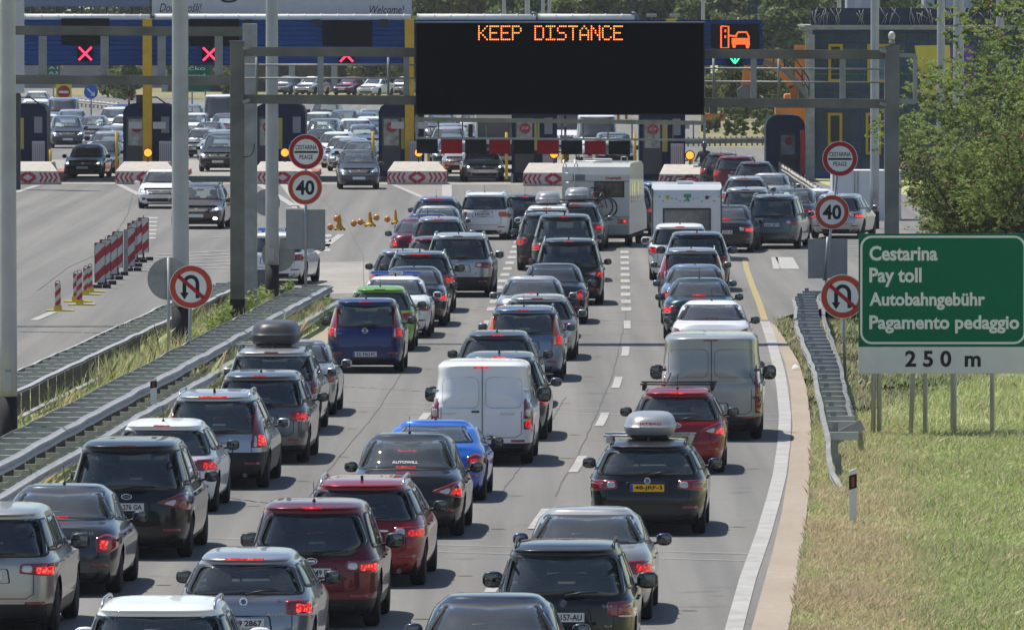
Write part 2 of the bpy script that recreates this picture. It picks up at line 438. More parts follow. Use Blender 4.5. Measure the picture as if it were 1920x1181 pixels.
_n = [0]
def make_car(st, W, L, H, body, loc, rz, label, group='cars', cat='car', name=None, lamp='side', lit=True, tint=GL_M, plate='', plate_m=None, plate_z=None,
             trim_z=.0, rails=None, roof_box=None, box_col=None, emblem=None, word=None, wiper=True, antenna='rod', brake3=True, zb=None, detail=2, roof_m=None,
             front=False, low=False, mirror_m=None, reflect=True, exhaust=None, dark_top=True, tailcol=None, chrome_strip=False, litm=None, solid_side=False, win_top=None, crossbars=False, headlit=False, seats=True):
    """front=True: the nose faces the camera. detail 2 full, 1 medium, 0 far"""
    h = W / 2
    if zb is None: zb = {'van': 1.05, 'suv': 1.0, 'mpv': .98, 'sedan': .865, 'coupe': .80}.get(st, .90)
    R = {'suv': .36, 'van': .33, 'mpv': .325}.get(st, .315)
    ra, fa = (.82 if st not in ('sedan',) else .98), L - .88
    if st == 'van': ra = .95
    if name is None: name = {'van': 'panel_van', 'suv': 'suv', 'sedan': 'saloon_car', 'wagon': 'estate_car', 'hatch': 'hatchback_car', 'mpv': 'minivan', 'coupe': 'sports_car'}[st]
    t = thing(name, loc, label, cat, group, rz)
    M = {2: 168, 1: 112, 0: 56}[detail]; k = {2: 5, 1: 3, 0: 2}[detail]
    V, faces, nr = car_shell(st, L, W, H, zb, None, R, M, k)
    # shallow waist crease along the flanks and boot lid
    pj = Proj(V, faces)
    # ---- windows
    zt = win_top or (H - .13)
    wr = {'van': .86, 'suv': .74, 'mpv': .74, 'wagon': .68}.get(st, .665)
    if st == 'sedan': rwin = [(-.86 * h, zb + .16), (.86 * h, zb + .16), (.65 * h, H - .08), (-.65 * h, H - .08)]
    elif st == 'coupe': rwin = [(-.76 * h, zb + .16), (.76 * h, zb + .16), (.57 * h, H - .085), (-.57 * h, H - .085)]
    elif st == 'van': rwin = None
    else:
        bw = .90 if st in ('suv', 'mpv') else .89
        rwin = [(-bw * h, zb + .03), (bw * h, zb + .03), ((wr + .055) * h, zt - .015), (-(wr + .055) * h, zt - .015)]
    if tailcol == 'heart': rwin = [(-.60 * h, zb + .0), (.60 * h, zb + .0), (.86 * h, zb + .17), (.70 * h, zt - .02), (-.70 * h, zt - .02), (-.86 * h, zb + .17)]
    y1 = {'van': .85, 'mpv': .95, 'suv': 1.20}.get(st, 1.22); ws = {'van': .9, 'mpv': 1.15, 'suv': .75}.get(st, .85)
    fwin = [(-.82 * h, zb + .10), (.82 * h, zb + .10), ((wr - .0) * h, H - .10), (-(wr - .0) * h, H - .10)]
    yA0, yA1 = L - y1 - .10, L - y1 - ws - .02
    rb = {'sedan': 1.0, 'coupe': .95, 'hatch': .42, 'wagon': .34, 'suv': .34, 'mpv': .32, 'van': .4}[st]
    rt = {'sedan': 1.55, 'coupe': 1.4, 'hatch': .62, 'wagon': .5, 'suv': .48, 'mpv': .45, 'van': .5}[st]
    zl, zu = zb + .075, H - .145
    ymid = rb + (yA0 - rb) * .50; yq = rb + .42
    sides = [[(ymid + .05, zl), (yA0 - .10, zl), (yA1, zu), (ymid + .05, zu)]]
    if st in ('sedan', 'coupe'):
        sides.append([(rb + .12, zl + .07), (ymid - .05, zl), (ymid - .05, zu), (rt + .25, zu)])
    elif st == 'van' : pass
    else:
        sides.append([(yq + .28, zl), (ymid - .05, zl), (ymid - .05, zu), (yq + .28, zu)])
        sides.append([(rb + .05, zl + .03), (yq + .20, zl), (yq + .20, zu), (rt + .05, zu)])
    FA = np.array([f for f in faces[:-1]]); C = V[FA].mean(1)
    keep = np.ones(len(FA), bool)
    midy = L / 2
    def hole(poly, ax):
        pl = shrinkp(dens(chaikin(poly, 2)), .032)
        if ax == 'R': q = C[:, [0, 2]]; cond = C[:, 1] < midy
        elif ax == 'F': q = C[:, [0, 2]]; cond = C[:, 1] > midy
        else: q = C[:, [1, 2]]; cond = np.ones(len(C), bool)
        if ax in 'RF': lim = cond & inpoly(q, pl) & (C[:, 2] > zb - .05)
        else: lim = inpoly(q, pl) & (np.abs(C[:, 0]) > .55 * h)
        keep[lim] = False
    if detail >= 1:
        if rwin: hole(rwin, 'R')
        hole(fwin, 'F')
        for sd in sides: hole(sd, 'S')
    # ---- wheel arches
    V2 = V.copy()
    side = np.abs(V[:, 0]) > .62 * h
    for yw in (ra, fa):
        dy = V[:, 1] - yw; dz = V[:, 2] - R; rr = np.hypot(dy, dz); Ra = R + .055
        inside = (rr < Ra) & side
        fin = inside[FA].sum(1)
        keep[fin == 4] = False
        part = fin > 0
        vi = np.unique(FA[part & keep]); vi = vi[inside[vi]]
        s = Ra / np.maximum(rr[vi], 1e-3); up = dz[vi] > -R * .9
        V2[vi, 1] = yw + dy[vi] * s; V2[vi, 2] = np.where(up, R + dz[vi] * s, V[vi, 2])
    kf = [tuple(f) for f in FA[keep]]
    roof_i = [i for i in range(len(kf)) if False]
    def sub(sel, nm, mt, par=t):
        m = MB(); used = {}; vs = []
        fs = []
        for f in sel:
            g = []
            for i in f:
                if i not in used: used[i] = len(vs); vs.append(V2[i])
                g.append(used[i])
            fs.append(g)
        m.smooth = True; m.add(vs, fs); return m.build(nm, mt, par)
    cap = faces[-1]
    Ck = C[keep]
    if trim_z:
        lo = [f for f, c in zip(kf, Ck) if c[2] < trim_z]; hi = [f for f, c in zip(kf, Ck) if c[2] >= trim_z]
        sub(lo, 'bumper', BLACKP); sub(hi + [cap], 'body', body)
    else:
        sub(kf + [cap], 'body', body)
    # ---- under body and wheel housings
    m = MB(); m.box(-h + .13, h - .13, .22, L - .3, .17, .50)
    m.box(-h + .26, h - .26, .25, L - .4, .50, zb - .08)
    if detail == 2:
        m.box(-.28, .28, .12, .5, .20, .3)
    m.build('underbody', UNDER, t)
    wm = wheel_meshes(R)
    for yw in (ra, fa):
        for sx in (-1, 1):
            w = link('wheel', wm[0], t, (sx * (h - .135), yw, R))
            if detail: link('rim', wm[1], w)
    # ---- glass
    rr_ = .05 if st in ('sedan', 'coupe') else 2
    def window(poly, ax, nm, gm, frame=True):
        if detail == 2 or (detail == 1 and ax in 'RF'):
            fr = patch(pj, poly, ax, .004, .02, rr_, band=.07).build(nm + '_frame', BLACKP, t)
        g = patch(pj, shrinkp(dens(chaikin(poly, rr_)), .03) if detail else poly, ax, .006, .005, smooth_it=0 if detail else 2).build(nm, gm if detail else mat('far_glass', (.03, .045, .06), .08, 0, .6), t)
        return g
    if rwin: window(rwin, 'R', 'rear_window', tint)
    window(fwin, 'F', 'windscreen', GL_L)
    for ax in ('SR', 'SL'):
        if detail < 1 and ax == 'SL': pass
        for i, sd in enumerate(sides): window(sd, ax, 'side_window', tint if i else GL_M)
    # ---- seats, shelf, dashboard
    if detail >= 1 and seats:
        m = MB(); m.smooth = False
        m.box(-h + .16, h - .16, L - y1 - .95, L - y1 - .35, .5, zb + .06); m.build('dashboard', SEATM, t); m = MB()
        if st not in ('van',): m.box(-h + .18, h - .18, .35 if st not in ('sedan', 'coupe') else .75, 1.1 if st != 'sedan' else 1.35, .5, zb - .02 if st not in ('sedan', 'coupe') else zb + .10)
        if m.v: m.build('parcel_shelf', SEATM, t)
        def seat(x, y, zt_, nm, w=.25):
            m = MB(); m.bbox(x - w, x + w, y, y + .16, .45, zt_ - .20, .04); m.bbox(x - w * .5, x + w * .5, y + .02, y + .13, zt_ - .17, zt_ + .02, .04)
            m.box(x - .05, x + .05, y + .06, y + .09, zt_ - .25, zt_ - .15)
            return m.build(nm, SEATM, t)
        for sx in (-1, 1): seat(sx * .36, L - y1 - ws - 1.05, H - .26, 'front_seat')
        if st not in ('van', 'coupe'):
            m = MB(); yb_ = {'sedan': 1.45, 'hatch': 1.15, 'wagon': 1.45, 'suv': 1.3, 'mpv': 1.4}[st]
            m.bbox(-.62, .62, yb_, yb_ + .18, .45, zb + .08, .05)
            for x in (-.42, .42): m.bbox(x - .12, x + .12, yb_ + .02, yb_ + .12, zb + .09, zb + .24, .04)
            m.build('rear_seat', SEATM, t)
        m = MB(); M_ = Matrix.Translation((-.36, L - y1 - .98, zb + .02)) @ Matrix.Rotation(math.radians(65), 4, 'X')
        m.tube([M_ @ Vector((.19 * math.cos(a), .19 * math.sin(a), 0)) for a in [2 * math.pi * i / 14 for i in range(15)]], .017, 5, cap=False)
        m.build('steering_wheel', BLACKP, t)
        b = MB(); b.bbox(-.12, .12, L - y1 - ws + .12, L - y1 - ws + .15, H - .26, H - .19, .01); b.build('inner_mirror', BLACKP, t)
    # ---- rear end
    litm = litm or LIT
    if not front or detail:
        lp, li = lamp_polys(lamp, h, zb, H)
        for mir in (False, True):
            a = mirp(lp) if mir else lp; b = mirp(li) if mir else li
            lens = {'orange': ORANGELENS, 'dark': DARKLENS}.get(tailcol, REDLENS)
            if front and detail < 2: continue
            o = patch(pj, a, 'R', .012, .03, 1).build('tail_light', lens, t)
            patch(pj, shrinkp(b, .012), 'R', .019, .012, .022).build('brake_lamp', litm if lit else REDLENS, o)
            if detail == 2 and lamp in ('side', 'wide', 'slant', 'tall', 'pillar', 'van'):
                zc = min(z for x, z in lp); xs = [x for x, z in lp]
                q = {'side': [(.76, zb - .215), (.93, zb - .225), (.93, zb - .20), (.76, zb - .195)], 'wide': [(.54, zb - .155), (.68, zb - .165), (.68, zb - .07), (.55, zb - .07)],
                     'slant': [(.58, zb - .15), (.74, zb - .19), (.78, zb - .10), (.72, zb - .10)], 'tall': [(.845, zb - .32), (.965, zb - .32), (.96, zb - .20), (.845, zb - .20)],
                     'pillar': [(.74, zb - .19), (.79, zb - .19), (.79, zb - .02), (.75, zb - .0)], 'van': [(.85, .87), (.95, .87), (.95, 1.0), (.85, 1.0)]}[lamp]
                q = [(x * h, z) for x, z in q]
                patch(pj, mirp(q) if mir else q, 'R', .018, .01, 1).build('reversing_lamp', CLEARLENS, o)
        if brake3 and not front:
            if st == 'sedan' or st == 'coupe': bz = H - .125 if brake3 != 'low' else zb + .22
            elif st == 'van': bz = H - .10
            else: bz = zt + .055
            bw = .13 if brake3 != 'wide' else .24
            mm = litm if lit else REDLENS
            if st in ('sedan', 'coupe') and brake3 is True: bz = zb + .20; bw = .15
            pts = []
            for u in np.linspace(-bw, bw, 7): l, nn = pj.hit((u, bz), 'R'); pts.append(l + nn * .008)
            m = MB(); m.tube(pts, .017, 4); m.build('high_brake_light', mm, t)
        if reflect and detail and not front:
            for sx in (-1, 1):
                q = [(sx * .58 * h, .42), (sx * .84 * h, .42), (sx * .84 * h, .46), (sx * .58 * h, .46)]
                if sx < 0: q = q[::-1]
                patch(pj, q, 'R', .008, .01, 0, rings=2).build('reflector', REDLENS, t)
        # plate
        if not front and plate is not None:
            pz = plate_z or (zb - .20 if st not in ('van',) else .55)
            if detail:
                q = [(-.36, pz - .10), (.36, pz - .10), (.33, pz + .09), (-.33, pz + .09)]
                if plate_z is None or plate_z > .5: patch(pj, q, 'R', .004, .0, 1, band=.02).build('plate_recess', BLACKP, t)
            yy = min(pj.hit((x, z), 'R')[0].y for x in (-.25, 0, .25) for z in (pz - .05, pz + .05)) - .022
            m = MB(); m.box(-.26, .26, yy, yy + .02, pz - .056, pz + .056); pl = m.build('number_plate', plate_m or PLATE, t)
            if detail == 2 or plate:
                m = MB(); m.box(-.258, -.222, yy - .003, yy - .0005, pz - .054, pz + .054); m.build('plate_band', PLATEBLUE, pl)
            if plate:
                me = text_mesh(plate, .42, .075, .002, .02, INK); o = link('lettering', me, pl, (-.19, yy - .002, pz - .038))
        if detail == 2 and not front:
            if wiper and rwin and st not in ('sedan', 'coupe'):
                a, _ = pj.hit((.02, zb + .035), 'R'); b, _ = pj.hit((.42, zb + .085), 'R')
                m = MB(); m.tube([a + Vector((0, -.045, 0)), a.lerp(b, .5) + Vector((0, -.06, .02)), b + Vector((0, -.03, 0))], [.02, .014, .006], 6)
                m.build('wiper', BLACKP, t)
            if chrome_strip:
                q = [(-.40, zb - .115), (.40, zb - .115), (.40, zb - .085), (-.40, zb - .085)]
                patch(pj, q, 'R', .018, .01, 0, rings=2).build('chrome_strip', CHROME, t)
            # boot lid seam and lower bumper crease
            sw = .70 * h if st != 'van' else .78 * h; sb = .50
            seam = [(-sw, zb - .02), (-sw, sb + .06), (-sw + .10, sb), (sw - .10, sb), (sw, sb + .06), (sw, zb - .02)]
            pts = []
            for a, b in zip(seam[:-1], seam[1:]):
                nn = max(2, int((Vector(b) - Vector(a)).length / .06))
                for i in range(nn): 
                    l, nrm = pj.hit(tuple(Vector(a).lerp(Vector(b), i / nn)), 'R'); pts.append(l + nrm * .0005)
            m = MB(); m.tube(pts, .006, 5); m.build('tailgate_seam', BLACKP, t)
            # bumper lower lip
            q = [(-.62 * h, .23), (.62 * h, .23), (.72 * h, .33), (-.72 * h, .33)]
            patch(pj, q, 'R', .006, .01, 1, rings=3).build('bumper_insert', BLACKP, t)
            if exhaust:
                for x in ([-.55, .55] if exhaust == 2 else [-.5]):
                    m = MB(); m.lathe([(.032, -.02), (.036, -.02), (.036, .2), (.028, .2), (.028, .0)], 14, Matrix.Translation((x, .02, .24)), 'y'); m.build('exhaust', mat('exhaust_steel', (.12, .12, .12), .35, .8), t)
        if emblem and detail == 2:
            ez = zb - .055 if st in ('sedan', 'coupe') else zb - .05
            l, nn = pj.hit((0, ez), 'R'); yy = l.y - .012
            m = MB()
            if emblem == 'ring':      # ring with a bar
                m.tube([Vector((.052 * math.cos(a), yy, ez + .052 * math.sin(a))) for a in [2 * math.pi * i / 16 for i in range(17)]], .010, 5, False); m.box(-.08, .08, yy - .006, yy + .006, ez - .008, ez + .008)
            elif emblem == 'oval':
                m.tube([Vector((.075 * math.cos(a), yy, ez + .038 * math.sin(a))) for a in [2 * math.pi * i / 16 for i in range(17)]], .009, 5, False); m.box(-.05, .05, yy - .004, yy + .006, ez - .012, ez + .012)
            elif emblem == 'disc':
                m.disc((0, yy - .004, ez), .052, 18, 'y', .012); m.mi = 1; m.disc((0, yy - .007, ez), .034, 14, 'y', .003)
            elif emblem == 'zig':
                m.prism([(-.055, ez + .0), (.0, ez + .055), (.055, ez + .02), (.02, ez + .0), (.055, ez - .0), (.0, ez - .055), (-.055, ez - .02), (-.02, ez)], yy - .006, yy + .006)
            elif emblem == 'diamond':
                m.prism([(-.07, ez), (0, ez + .055), (.07, ez), (0, ez - .055)], yy - .006, yy + .006)
            elif emblem == 'bar':
                m.box(-.09, .09, yy - .006, yy + .006, ez - .012, ez + .012); m.box(-.015, .015, yy - .008, yy + .006, ez - .05, ez + .05)
            m.build('emblem', [CHROME, mat('emblem_centre', (.05, .14, .42), .3)], t)
        if word and detail == 2:
            for (wt, wx, wz, ww, wh) in word:
                l, nn = pj.hit((wx + ww / 2, wz), 'R'); o = link('lettering', text_mesh(wt, ww, wh, .004, .0, mat('badge_metal', (.45, .46, .48), .25, .8)), t, (wx, l.y - .008, wz))
    # ---- nose
    if front or detail == 0:
        hz = zb - .22
        for sx in (-1, 1):
            q = [(sx * .58 * h, hz - .06), (sx * .93 * h, hz - .03), (sx * .90 * h, hz + .11), (sx * .62 * h, hz + .05)]
            if sx < 0: q = q[::-1]
            o = patch(pj, q, 'F', .01, .02, 1, rings=3).build('headlight', mat('headlight_lens', (.55, .58, .62), .08, .6, 1.0), t)
            if detail:
                q = [(sx * .70 * h, hz - .02), (sx * .80 * h, hz - .02), (sx * .80 * h, hz + .04), (sx * .70 * h, hz + .04)]
                if sx < 0: q = q[::-1]
                patch(pj, q, 'F', .018, .01, 2, rings=2).build('headlight_bulb', HEADLIT if headlit else CHROME, o)
                q = [(sx * .62 * h, .34), (sx * .80 * h, .34), (sx * .78 * h, .43), (sx * .64 * h, .43)]
                if sx < 0: q = q[::-1]
                patch(pj, q, 'F', .01, .01, 2, rings=2).build('fog_light', HEADLIT if headlit == 'fog' else GREYP, t)
        q = [(-.50 * h, hz - .09), (.50 * h, hz - .09), (.56 * h, hz + .05), (-.56 * h, hz + .05)]
        g = patch(pj, q, 'F', .006, .01, 1, rings=3).build('grille', BLACKP, t)
        if detail:
            l, nn = pj.hit((0, hz), 'F'); m = MB(); m.box(-.40 * h * 1.1, .40 * h * 1.1, l.y + .004, l.y + .014, hz - .012, hz + .006)
            m.disc((0, l.y + .006, hz), .06, 16, 'y', .014); m.build('grille_bar', CHROME, g)
        q = [(-.55 * h, .28), (.55 * h, .28), (.62 * h, .40), (-.62 * h, .40)]
        patch(pj, q, 'F', .006, .01, 1, rings=3).build('air_intake', BLACKP, t)
        yy = max(pj.hit((x, .47), 'F')[0].y for x in (-.2, 0, .2)) + .006
        m = MB(); m.box(-.26, .26, yy, yy + .018, .42, .53); m.build('number_plate', PLATE, t)
    # ---- mirrors, roof gear
    if detail:
        yM = L - y1 - .42
        for sx in (-1, 1):
            l, nn = pj.hit((yM, zb + .03), 'SR' if sx > 0 else 'SL')
            x0 = abs(l.x)
            sz = 1.25 if st in ('van', 'suv') else 1.0
            hh = .085 * sz * (1.35 if st == 'van' else 1)
            m = MB(); M_ = Matrix.Translation((sx * (x0 + .145), yM, zb + .085))
            sph = MB(); sph.sphere((0, 0, 0), 1, 14)
            vv = []
            for v in sph.v:
                v = Vector(v); e = .72
                v = Vector([math.copysign(abs(c) ** e, c) for c in v])
                vv.append(M_ @ Vector((v.x * .108 * sz, v.y * .06, v.z * hh)))
            m.smooth = True; m.add(vv, sph.f); mo = m.build('mirror', mirror_m or (BLACKP if low else body), t)
            m = MB(); m.tube([(sx * (x0 - .02), yM, zb + .03), (sx * (x0 + .09), yM, zb + .05)], .022, 6); m.build('mirror_arm', BLACKP, mo)
            if not front:
                m = MB(); m.smooth = True; m.bbox(sx * (x0 + .145) - .080 * sz, sx * (x0 + .145) + .080 * sz, yM - .066, yM - .058, zb + .085 - hh * .72, zb + .085 + hh * .72, .003)
                m.build('mirror_glass', mat('mirror_glass', (.10, .11, .12), .05, 1.0), mo)
    if rails is not None and detail:
        for sx in (-1, 1):
            pts = []
            yr0 = {'sedan': 1.5, 'hatch': .55, 'wagon': .55, 'suv': .5, 'mpv': .5, 'van': .5, 'coupe': 1.4}[st]; yr1 = L - y1 - ws - .35
            for i in range(9):
                y = yr0 + (yr1 - yr0) * i / 8; l, nn = pj.hit((sx * wr * h * .93, y), 'T')
                e = min(i, 8 - i); pts.append(l + Vector((0, 0, [-.01, .045, .055][min(e, 2)])))
            m = MB(); m.tube(pts, [.012] + [.019] * 7 + [.012], 8); m.build('roof_rail', rails, t)
    if crossbars or roof_box:
        yb0 = (1.1 if st != 'sedan' else 1.9)
        for i, y in enumerate((yb0, yb0 + .95)):
            l, nn = pj.hit((0, y), 'T'); m = MB(); m.tube([(-h * .78, y, H + .05), (h * .78, y, H + .05)], .016, 6)
            for sx in (-1, 1): m.box(sx * h * .70 - .03, sx * h * .70 + .03, y - .05, y + .05, H - .06, H + .05)
            m.build('roof_bar', [ALLOY, BLACKP][0 if crossbars != 'dark' else 1], t)
    if roof_box:
        bx, bw, bl, bh = roof_box
        bt = thing('roof_box', Vector(loc) + Matrix.Rotation(rz, 3, 'Z') @ Vector((bx, .75, H + .065)), box_col[1], 'roof box', None, rz)
        U = unit_ring(48); rows = [(0, .84, .93, 4), (.02, .93, .97, 4), (bh * .34, 1.0, 1.0, 4), (bh * .40, 1.0, 1.0, 4), (bh * .42, .985, .99, 4), (bh * .70, .92, .93, 3.4), (bh * .9, .80, .84, 3), (bh * .98, .60, .66, 3), (bh, .3, .4, 3), (bh * 1.003, .02, .02, 3)]
        V_ = []; 
        for z, sw_, sl_, n in catmull(rows, 2):
            s = (np.abs(U[:, 0])**n + np.abs(U[:, 1])**n)**(-1 / n)
            V_.append(np.stack([U[:, 0] * s * bw / 2 * sw_, bl / 2 + U[:, 1] * s * bl / 2 * sl_, np.full(48, z)], 1))
        nr_ = len(V_); V_ = np.concatenate(V_)
        fs = [(i * 48 + j, i * 48 + (j + 1) % 48, (i + 1) * 48 + (j + 1) % 48, (i + 1) * 48 + j) for i in range(nr_ - 1) for j in range(48)]
        kk = 48 * 7
        m = MB(); m.smooth = True; m.add([tuple(v) for v in V_], fs); m.build('lid', box_col[0], bt)
        m = MB(); m.box(-bw * .36, bw * .36, .3, bl - .3, -.045, .0); m.build('tray', BLACKP, bt)
        if len(box_col) > 2:
            q = link('lettering', text_mesh(box_col[2], bw * .42, .055, .006, .02, mat('red_print', (.45, .02, .03), .4)), bt, (-bw * .18, -.004 + .0, bh * .47))
            q.location.y = .02
    if antenna and detail:
        ya = {'sedan': 1.75, 'coupe': 1.6}.get(st, .62)
        l, nn = pj.hit((0, ya), 'T'); m = MB()
        if antenna == 'fin':
            m.prism([(-.07, 0), (.10, 0), (-.02, .06), (-.06, .07)], -.018, .018, 'x'); 
            m.v = [(v[0], v[1] + ya, v[2] + l.z - .004) for v in m.v]
        else:
            m.tube([(0, ya, l.z - .01), (0, ya, l.z + .035)], [.028, .014], 8); m.tube([(0, ya, l.z + .03), (0, ya - .10 if antenna == 'rod' else ya - .2, l.z + .26)], .005, 5)
        m.build('antenna', BLACKP, t)
    if detail == 2:
        for sx in (-1, 1):
            for y in (ymid + .14, yq + .45 if st not in ('sedan', 'coupe') else rb + .35):
                l, nn = pj.hit((y, zb - .06), 'SR' if sx > 0 else 'SL')
                m = MB(); m.bbox(l.x - .008 if sx < 0 else l.x - .004, l.x + .004 if sx < 0 else l.x + .028, y, y + .17, zb - .075, zb - .045, .006)
                if sx < 0: m.v = [(v[0] - .02, v[1], v[2]) for v in m.v]
                m.build('door_handle', BLACKP if low else body, t)
    t['half_width'] = h
    return t, pj

def heading_at(D):       # angle of the motorway from the line of sight, radians, positive to the right
    return math.radians(float(np.interp(D, [100, 160, 188, 214, 248, 300, 420], [2.35, 2.3, 1.9, 1.4, 1.0, .9, .6])))
def put(xc, yb, ra=.82, turn=None):
    """where the middle of a car's rear end stands: xc, yb = photo column of its middle and row of its rear tyres"""
    g = G(xc, yb); hd = heading_at(g.y) if turn is None else math.radians(turn)
    g = G(xc, yb); x = (xc - 960) / F * (g.y - ra)
    return Vector((x, g.y - ra, 0)), -hd
# ================================================================ ground, road, markings
def nodes_mix(name, cols, scale, rough=.95, bump=.3, stretch=(1, 1, 1), s2=None, bd=.01):
    """ground material: two noises over four colours"""
    m = bpy.data.materials.new(name); m.use_nodes = True; n = m.node_tree; b = n.nodes['Principled BSDF']; b.inputs['Roughness'].default_value = rough
    b.inputs['Specular IOR Level'].default_value = .25
    tc = n.nodes.new('ShaderNodeTexCoord'); mp = n.nodes.new('ShaderNodeMapping'); mp.inputs['Scale'].default_value = stretch
    n.links.new(tc.outputs['Object'], mp.inputs[0])
    a = n.nodes.new('ShaderNodeTexNoise'); a.inputs['Scale'].default_value = scale; a.inputs['Detail'].default_value = 8; a.inputs['Roughness'].default_value = .65
    c = n.nodes.new('ShaderNodeTexNoise'); c.inputs['Scale'].default_value = s2 or scale * 14; c.inputs['Detail'].default_value = 6; c.inputs['Roughness'].default_value = .7
    n.links.new(mp.outputs[0], a.inputs['Vector']); n.links.new(tc.outputs['Object'], c.inputs['Vector'])
    r = n.nodes.new('ShaderNodeValToRGB'); r.color_ramp.elements[0].position = .32; r.color_ramp.elements[1].position = .68
    r.color_ramp.elements[0].color = (*cols[0], 1); r.color_ramp.elements[1].color = (*cols[1], 1)
    if len(cols) > 3: e = r.color_ramp.elements.new(.5); e.color = (*cols[3], 1)
    n.links.new(a.outputs['Fac'], r.inputs[0])
    r2 = n.nodes.new('ShaderNodeValToRGB'); r2.color_ramp.elements[0].position = .38; r2.color_ramp.elements[1].position = .66
    r2.color_ramp.elements[0].color = (.0, .0, .0, 1); r2.color_ramp.elements[1].color = (.55, .55, .55, 1)  # last one: darker leaf colour, dealt to whole sprays at random
    n.links.new(c.outputs['Fac'], r2.inputs[0])
    mx = n.nodes.new('ShaderNodeMixRGB'); n.links.new(r2.outputs[0], mx.inputs[0]); n.links.new(r.outputs[0], mx.inputs[1]); mx.inputs[2].default_value = (*cols[2], 1)
    n.links.new(mx.outputs[0], b.inputs['Base Color'])
    bp = n.nodes.new('ShaderNodeBump'); bp.inputs['Strength'].default_value = bump; bp.inputs['Distance'].default_value = bd
    n.links.new(c.outputs['Fac'], bp.inputs['Height']); n.links.new(bp.outputs[0], b.inputs['Normal'])
    MC[name] = m; return m
ASPH = nodes_mix('asphalt', [(.142, .138, .129), (.182, .177, .165), (.215, .208, .194), (.162, .157, .146)], .16, .92, .25, (1, .12, 1), 9.0)
def streaks(m):
    n = m.node_tree; b = n.nodes['Principled BSDF']; l = b.inputs['Base Color'].links[0]; src = l.from_socket
    tc = n.nodes.new('ShaderNodeTexCoord'); mp = n.nodes.new('ShaderNodeMapping'); mp.inputs['Rotation'].default_value = (0, 0, math.radians(1.9)); mp.inputs['Scale'].default_value = (1.1, .012, 1)
    z = n.nodes.new('ShaderNodeTexNoise'); z.inputs['Scale'].default_value = 1.3; z.inputs['Detail'].default_value = 4; n.links.new(tc.outputs['Object'], mp.inputs[0]); n.links.new(mp.outputs[0], z.inputs['Vector'])
    r = n.nodes.new('ShaderNodeValToRGB'); r.color_ramp.elements[0].position = .35; r.color_ramp.elements[1].position = .65; r.color_ramp.elements[0].color = (.82, .82, .83, 1); r.color_ramp.elements[1].color = (1.1, 1.09, 1.07, 1)
    s = n.nodes.new('ShaderNodeTexNoise'); s.inputs['Scale'].default_value = .9; s.inputs['Detail'].default_value = 3; n.links.new(tc.outputs['Object'], s.inputs['Vector'])
    r2 = n.nodes.new('ShaderNodeValToRGB'); r2.color_ramp.elements[0].position = .27; r2.color_ramp.elements[1].position = .36; r2.color_ramp.elements[0].color = (.72, .71, .70, 1); r2.color_ramp.elements[1].color = (1, 1, 1, 1); n.links.new(s.outputs['Fac'], r2.inputs[0])
    n.links.new(z.outputs['Fac'], r.inputs[0]); x = n.nodes.new('ShaderNodeMixRGB'); x.blend_type = 'MULTIPLY'; x.inputs[0].default_value = 1; n.links.new(src, x.inputs[1]); n.links.new(r.outputs[0], x.inputs[2])
    y = n.nodes.new('ShaderNodeMixRGB'); y.blend_type = 'MULTIPLY'; y.inputs[0].default_value = 1; n.links.new(x.outputs[0], y.inputs[1]); n.links.new(r2.outputs[0], y.inputs[2]); n.links.new(y.outputs[0], b.inputs['Base Color'])
streaks(ASPH)
ASPHD = nodes_mix('asphalt_patch', [(.135, .132, .125), (.165, .16, .15), (.20, .195, .18)], .5, .92, .25, (1, .2, 1), 9.0)
CONCL = nodes_mix('pale_concrete_paving', [(.27, .255, .225), (.36, .34, .30), (.22, .21, .19)], .6, .95, .2, (1, .3, 1), 6.0)
SHOULD = nodes_mix('brown_shoulder', [(.30, .245, .185), (.38, .32, .255), (.24, .20, .16)], .5, .95, .3, (1, .3, 1), 7.0)
GRASSG = nodes_mix('grass_ground', [(.44, .38, .24), (.25, .32, .11), (.48, .42, .27), (.33, .36, .15)], .35, 1, .8, (1, .3, 1), 5.0, .05)
PAINTW = nodes_mix('road_paint_white', [(.30, .29, .27), (.46, .445, .42), (.23, .225, .21)], 1.5, .7, .1, (1, 1, 1), 12.0)
PAINTY = nodes_mix('road_paint_yellow', [(.32, .25, .10), (.38, .30, .12), (.24, .21, .14)], 1.5, .7, .1, (1, 1, 1), 12.0)
TAR_SHADOW = mat('tar_and_shadow', (.118, .114, .106), .85)

m = MB(); m.add([(-900, 20, -.03), (900, 20, -.03), (900, 9000, -.03), (-900, 9000, -.03)], [(0, 1, 2, 3)])
tag(m.build('terrain', GRASSG), kind='structure')
def gpoly(name, px, z, mt, th=None):
    vs = [G(x, y) for x, y in px]; vs = [(v.x, v.y, z) for v in vs]
    bm = bmesh.new(); f = bm.faces.new([bm.verts.new(v) for v in vs]); bmesh.ops.triangulate(bm, faces=[f]); bmesh.ops.recalc_face_normals(bm, faces=bm.faces)
    if bm.faces[:][0].normal.z < 0: bmesh.ops.reverse_faces(bm, faces=bm.faces)
    me = bpy.data.meshes.new(name); bm.to_mesh(me); bm.free(); me.materials.append(mt); o = link(name, me); return tag(o, kind='structure')
gpoly('road', [(-1700, 1500), (1440, 1500), (1478, 1181), (1503, 1040), (1513, 960), (1519, 880), (1521, 800), (1513, 730), (1498, 680), (1474, 640), (1456, 612), (1460, 598), (1482, 590), (1520, 583), (1580, 570), (1700, 552), (2500, 520),
               (2500, 420), (1760, 372), (1560, 350), (1500, 330), (1445, 300), (1310, 290), (1310, 120), (40, 110), (-1500, 150)], 0.0, ASPH)
MEAD = nodes_mix('meadow_grass', [(.25, .20, .12), (.13, .17, .055), (.30, .25, .15), (.20, .19, .09)], .22, 1, .6, (1, .25, 1), 2.0, .05)
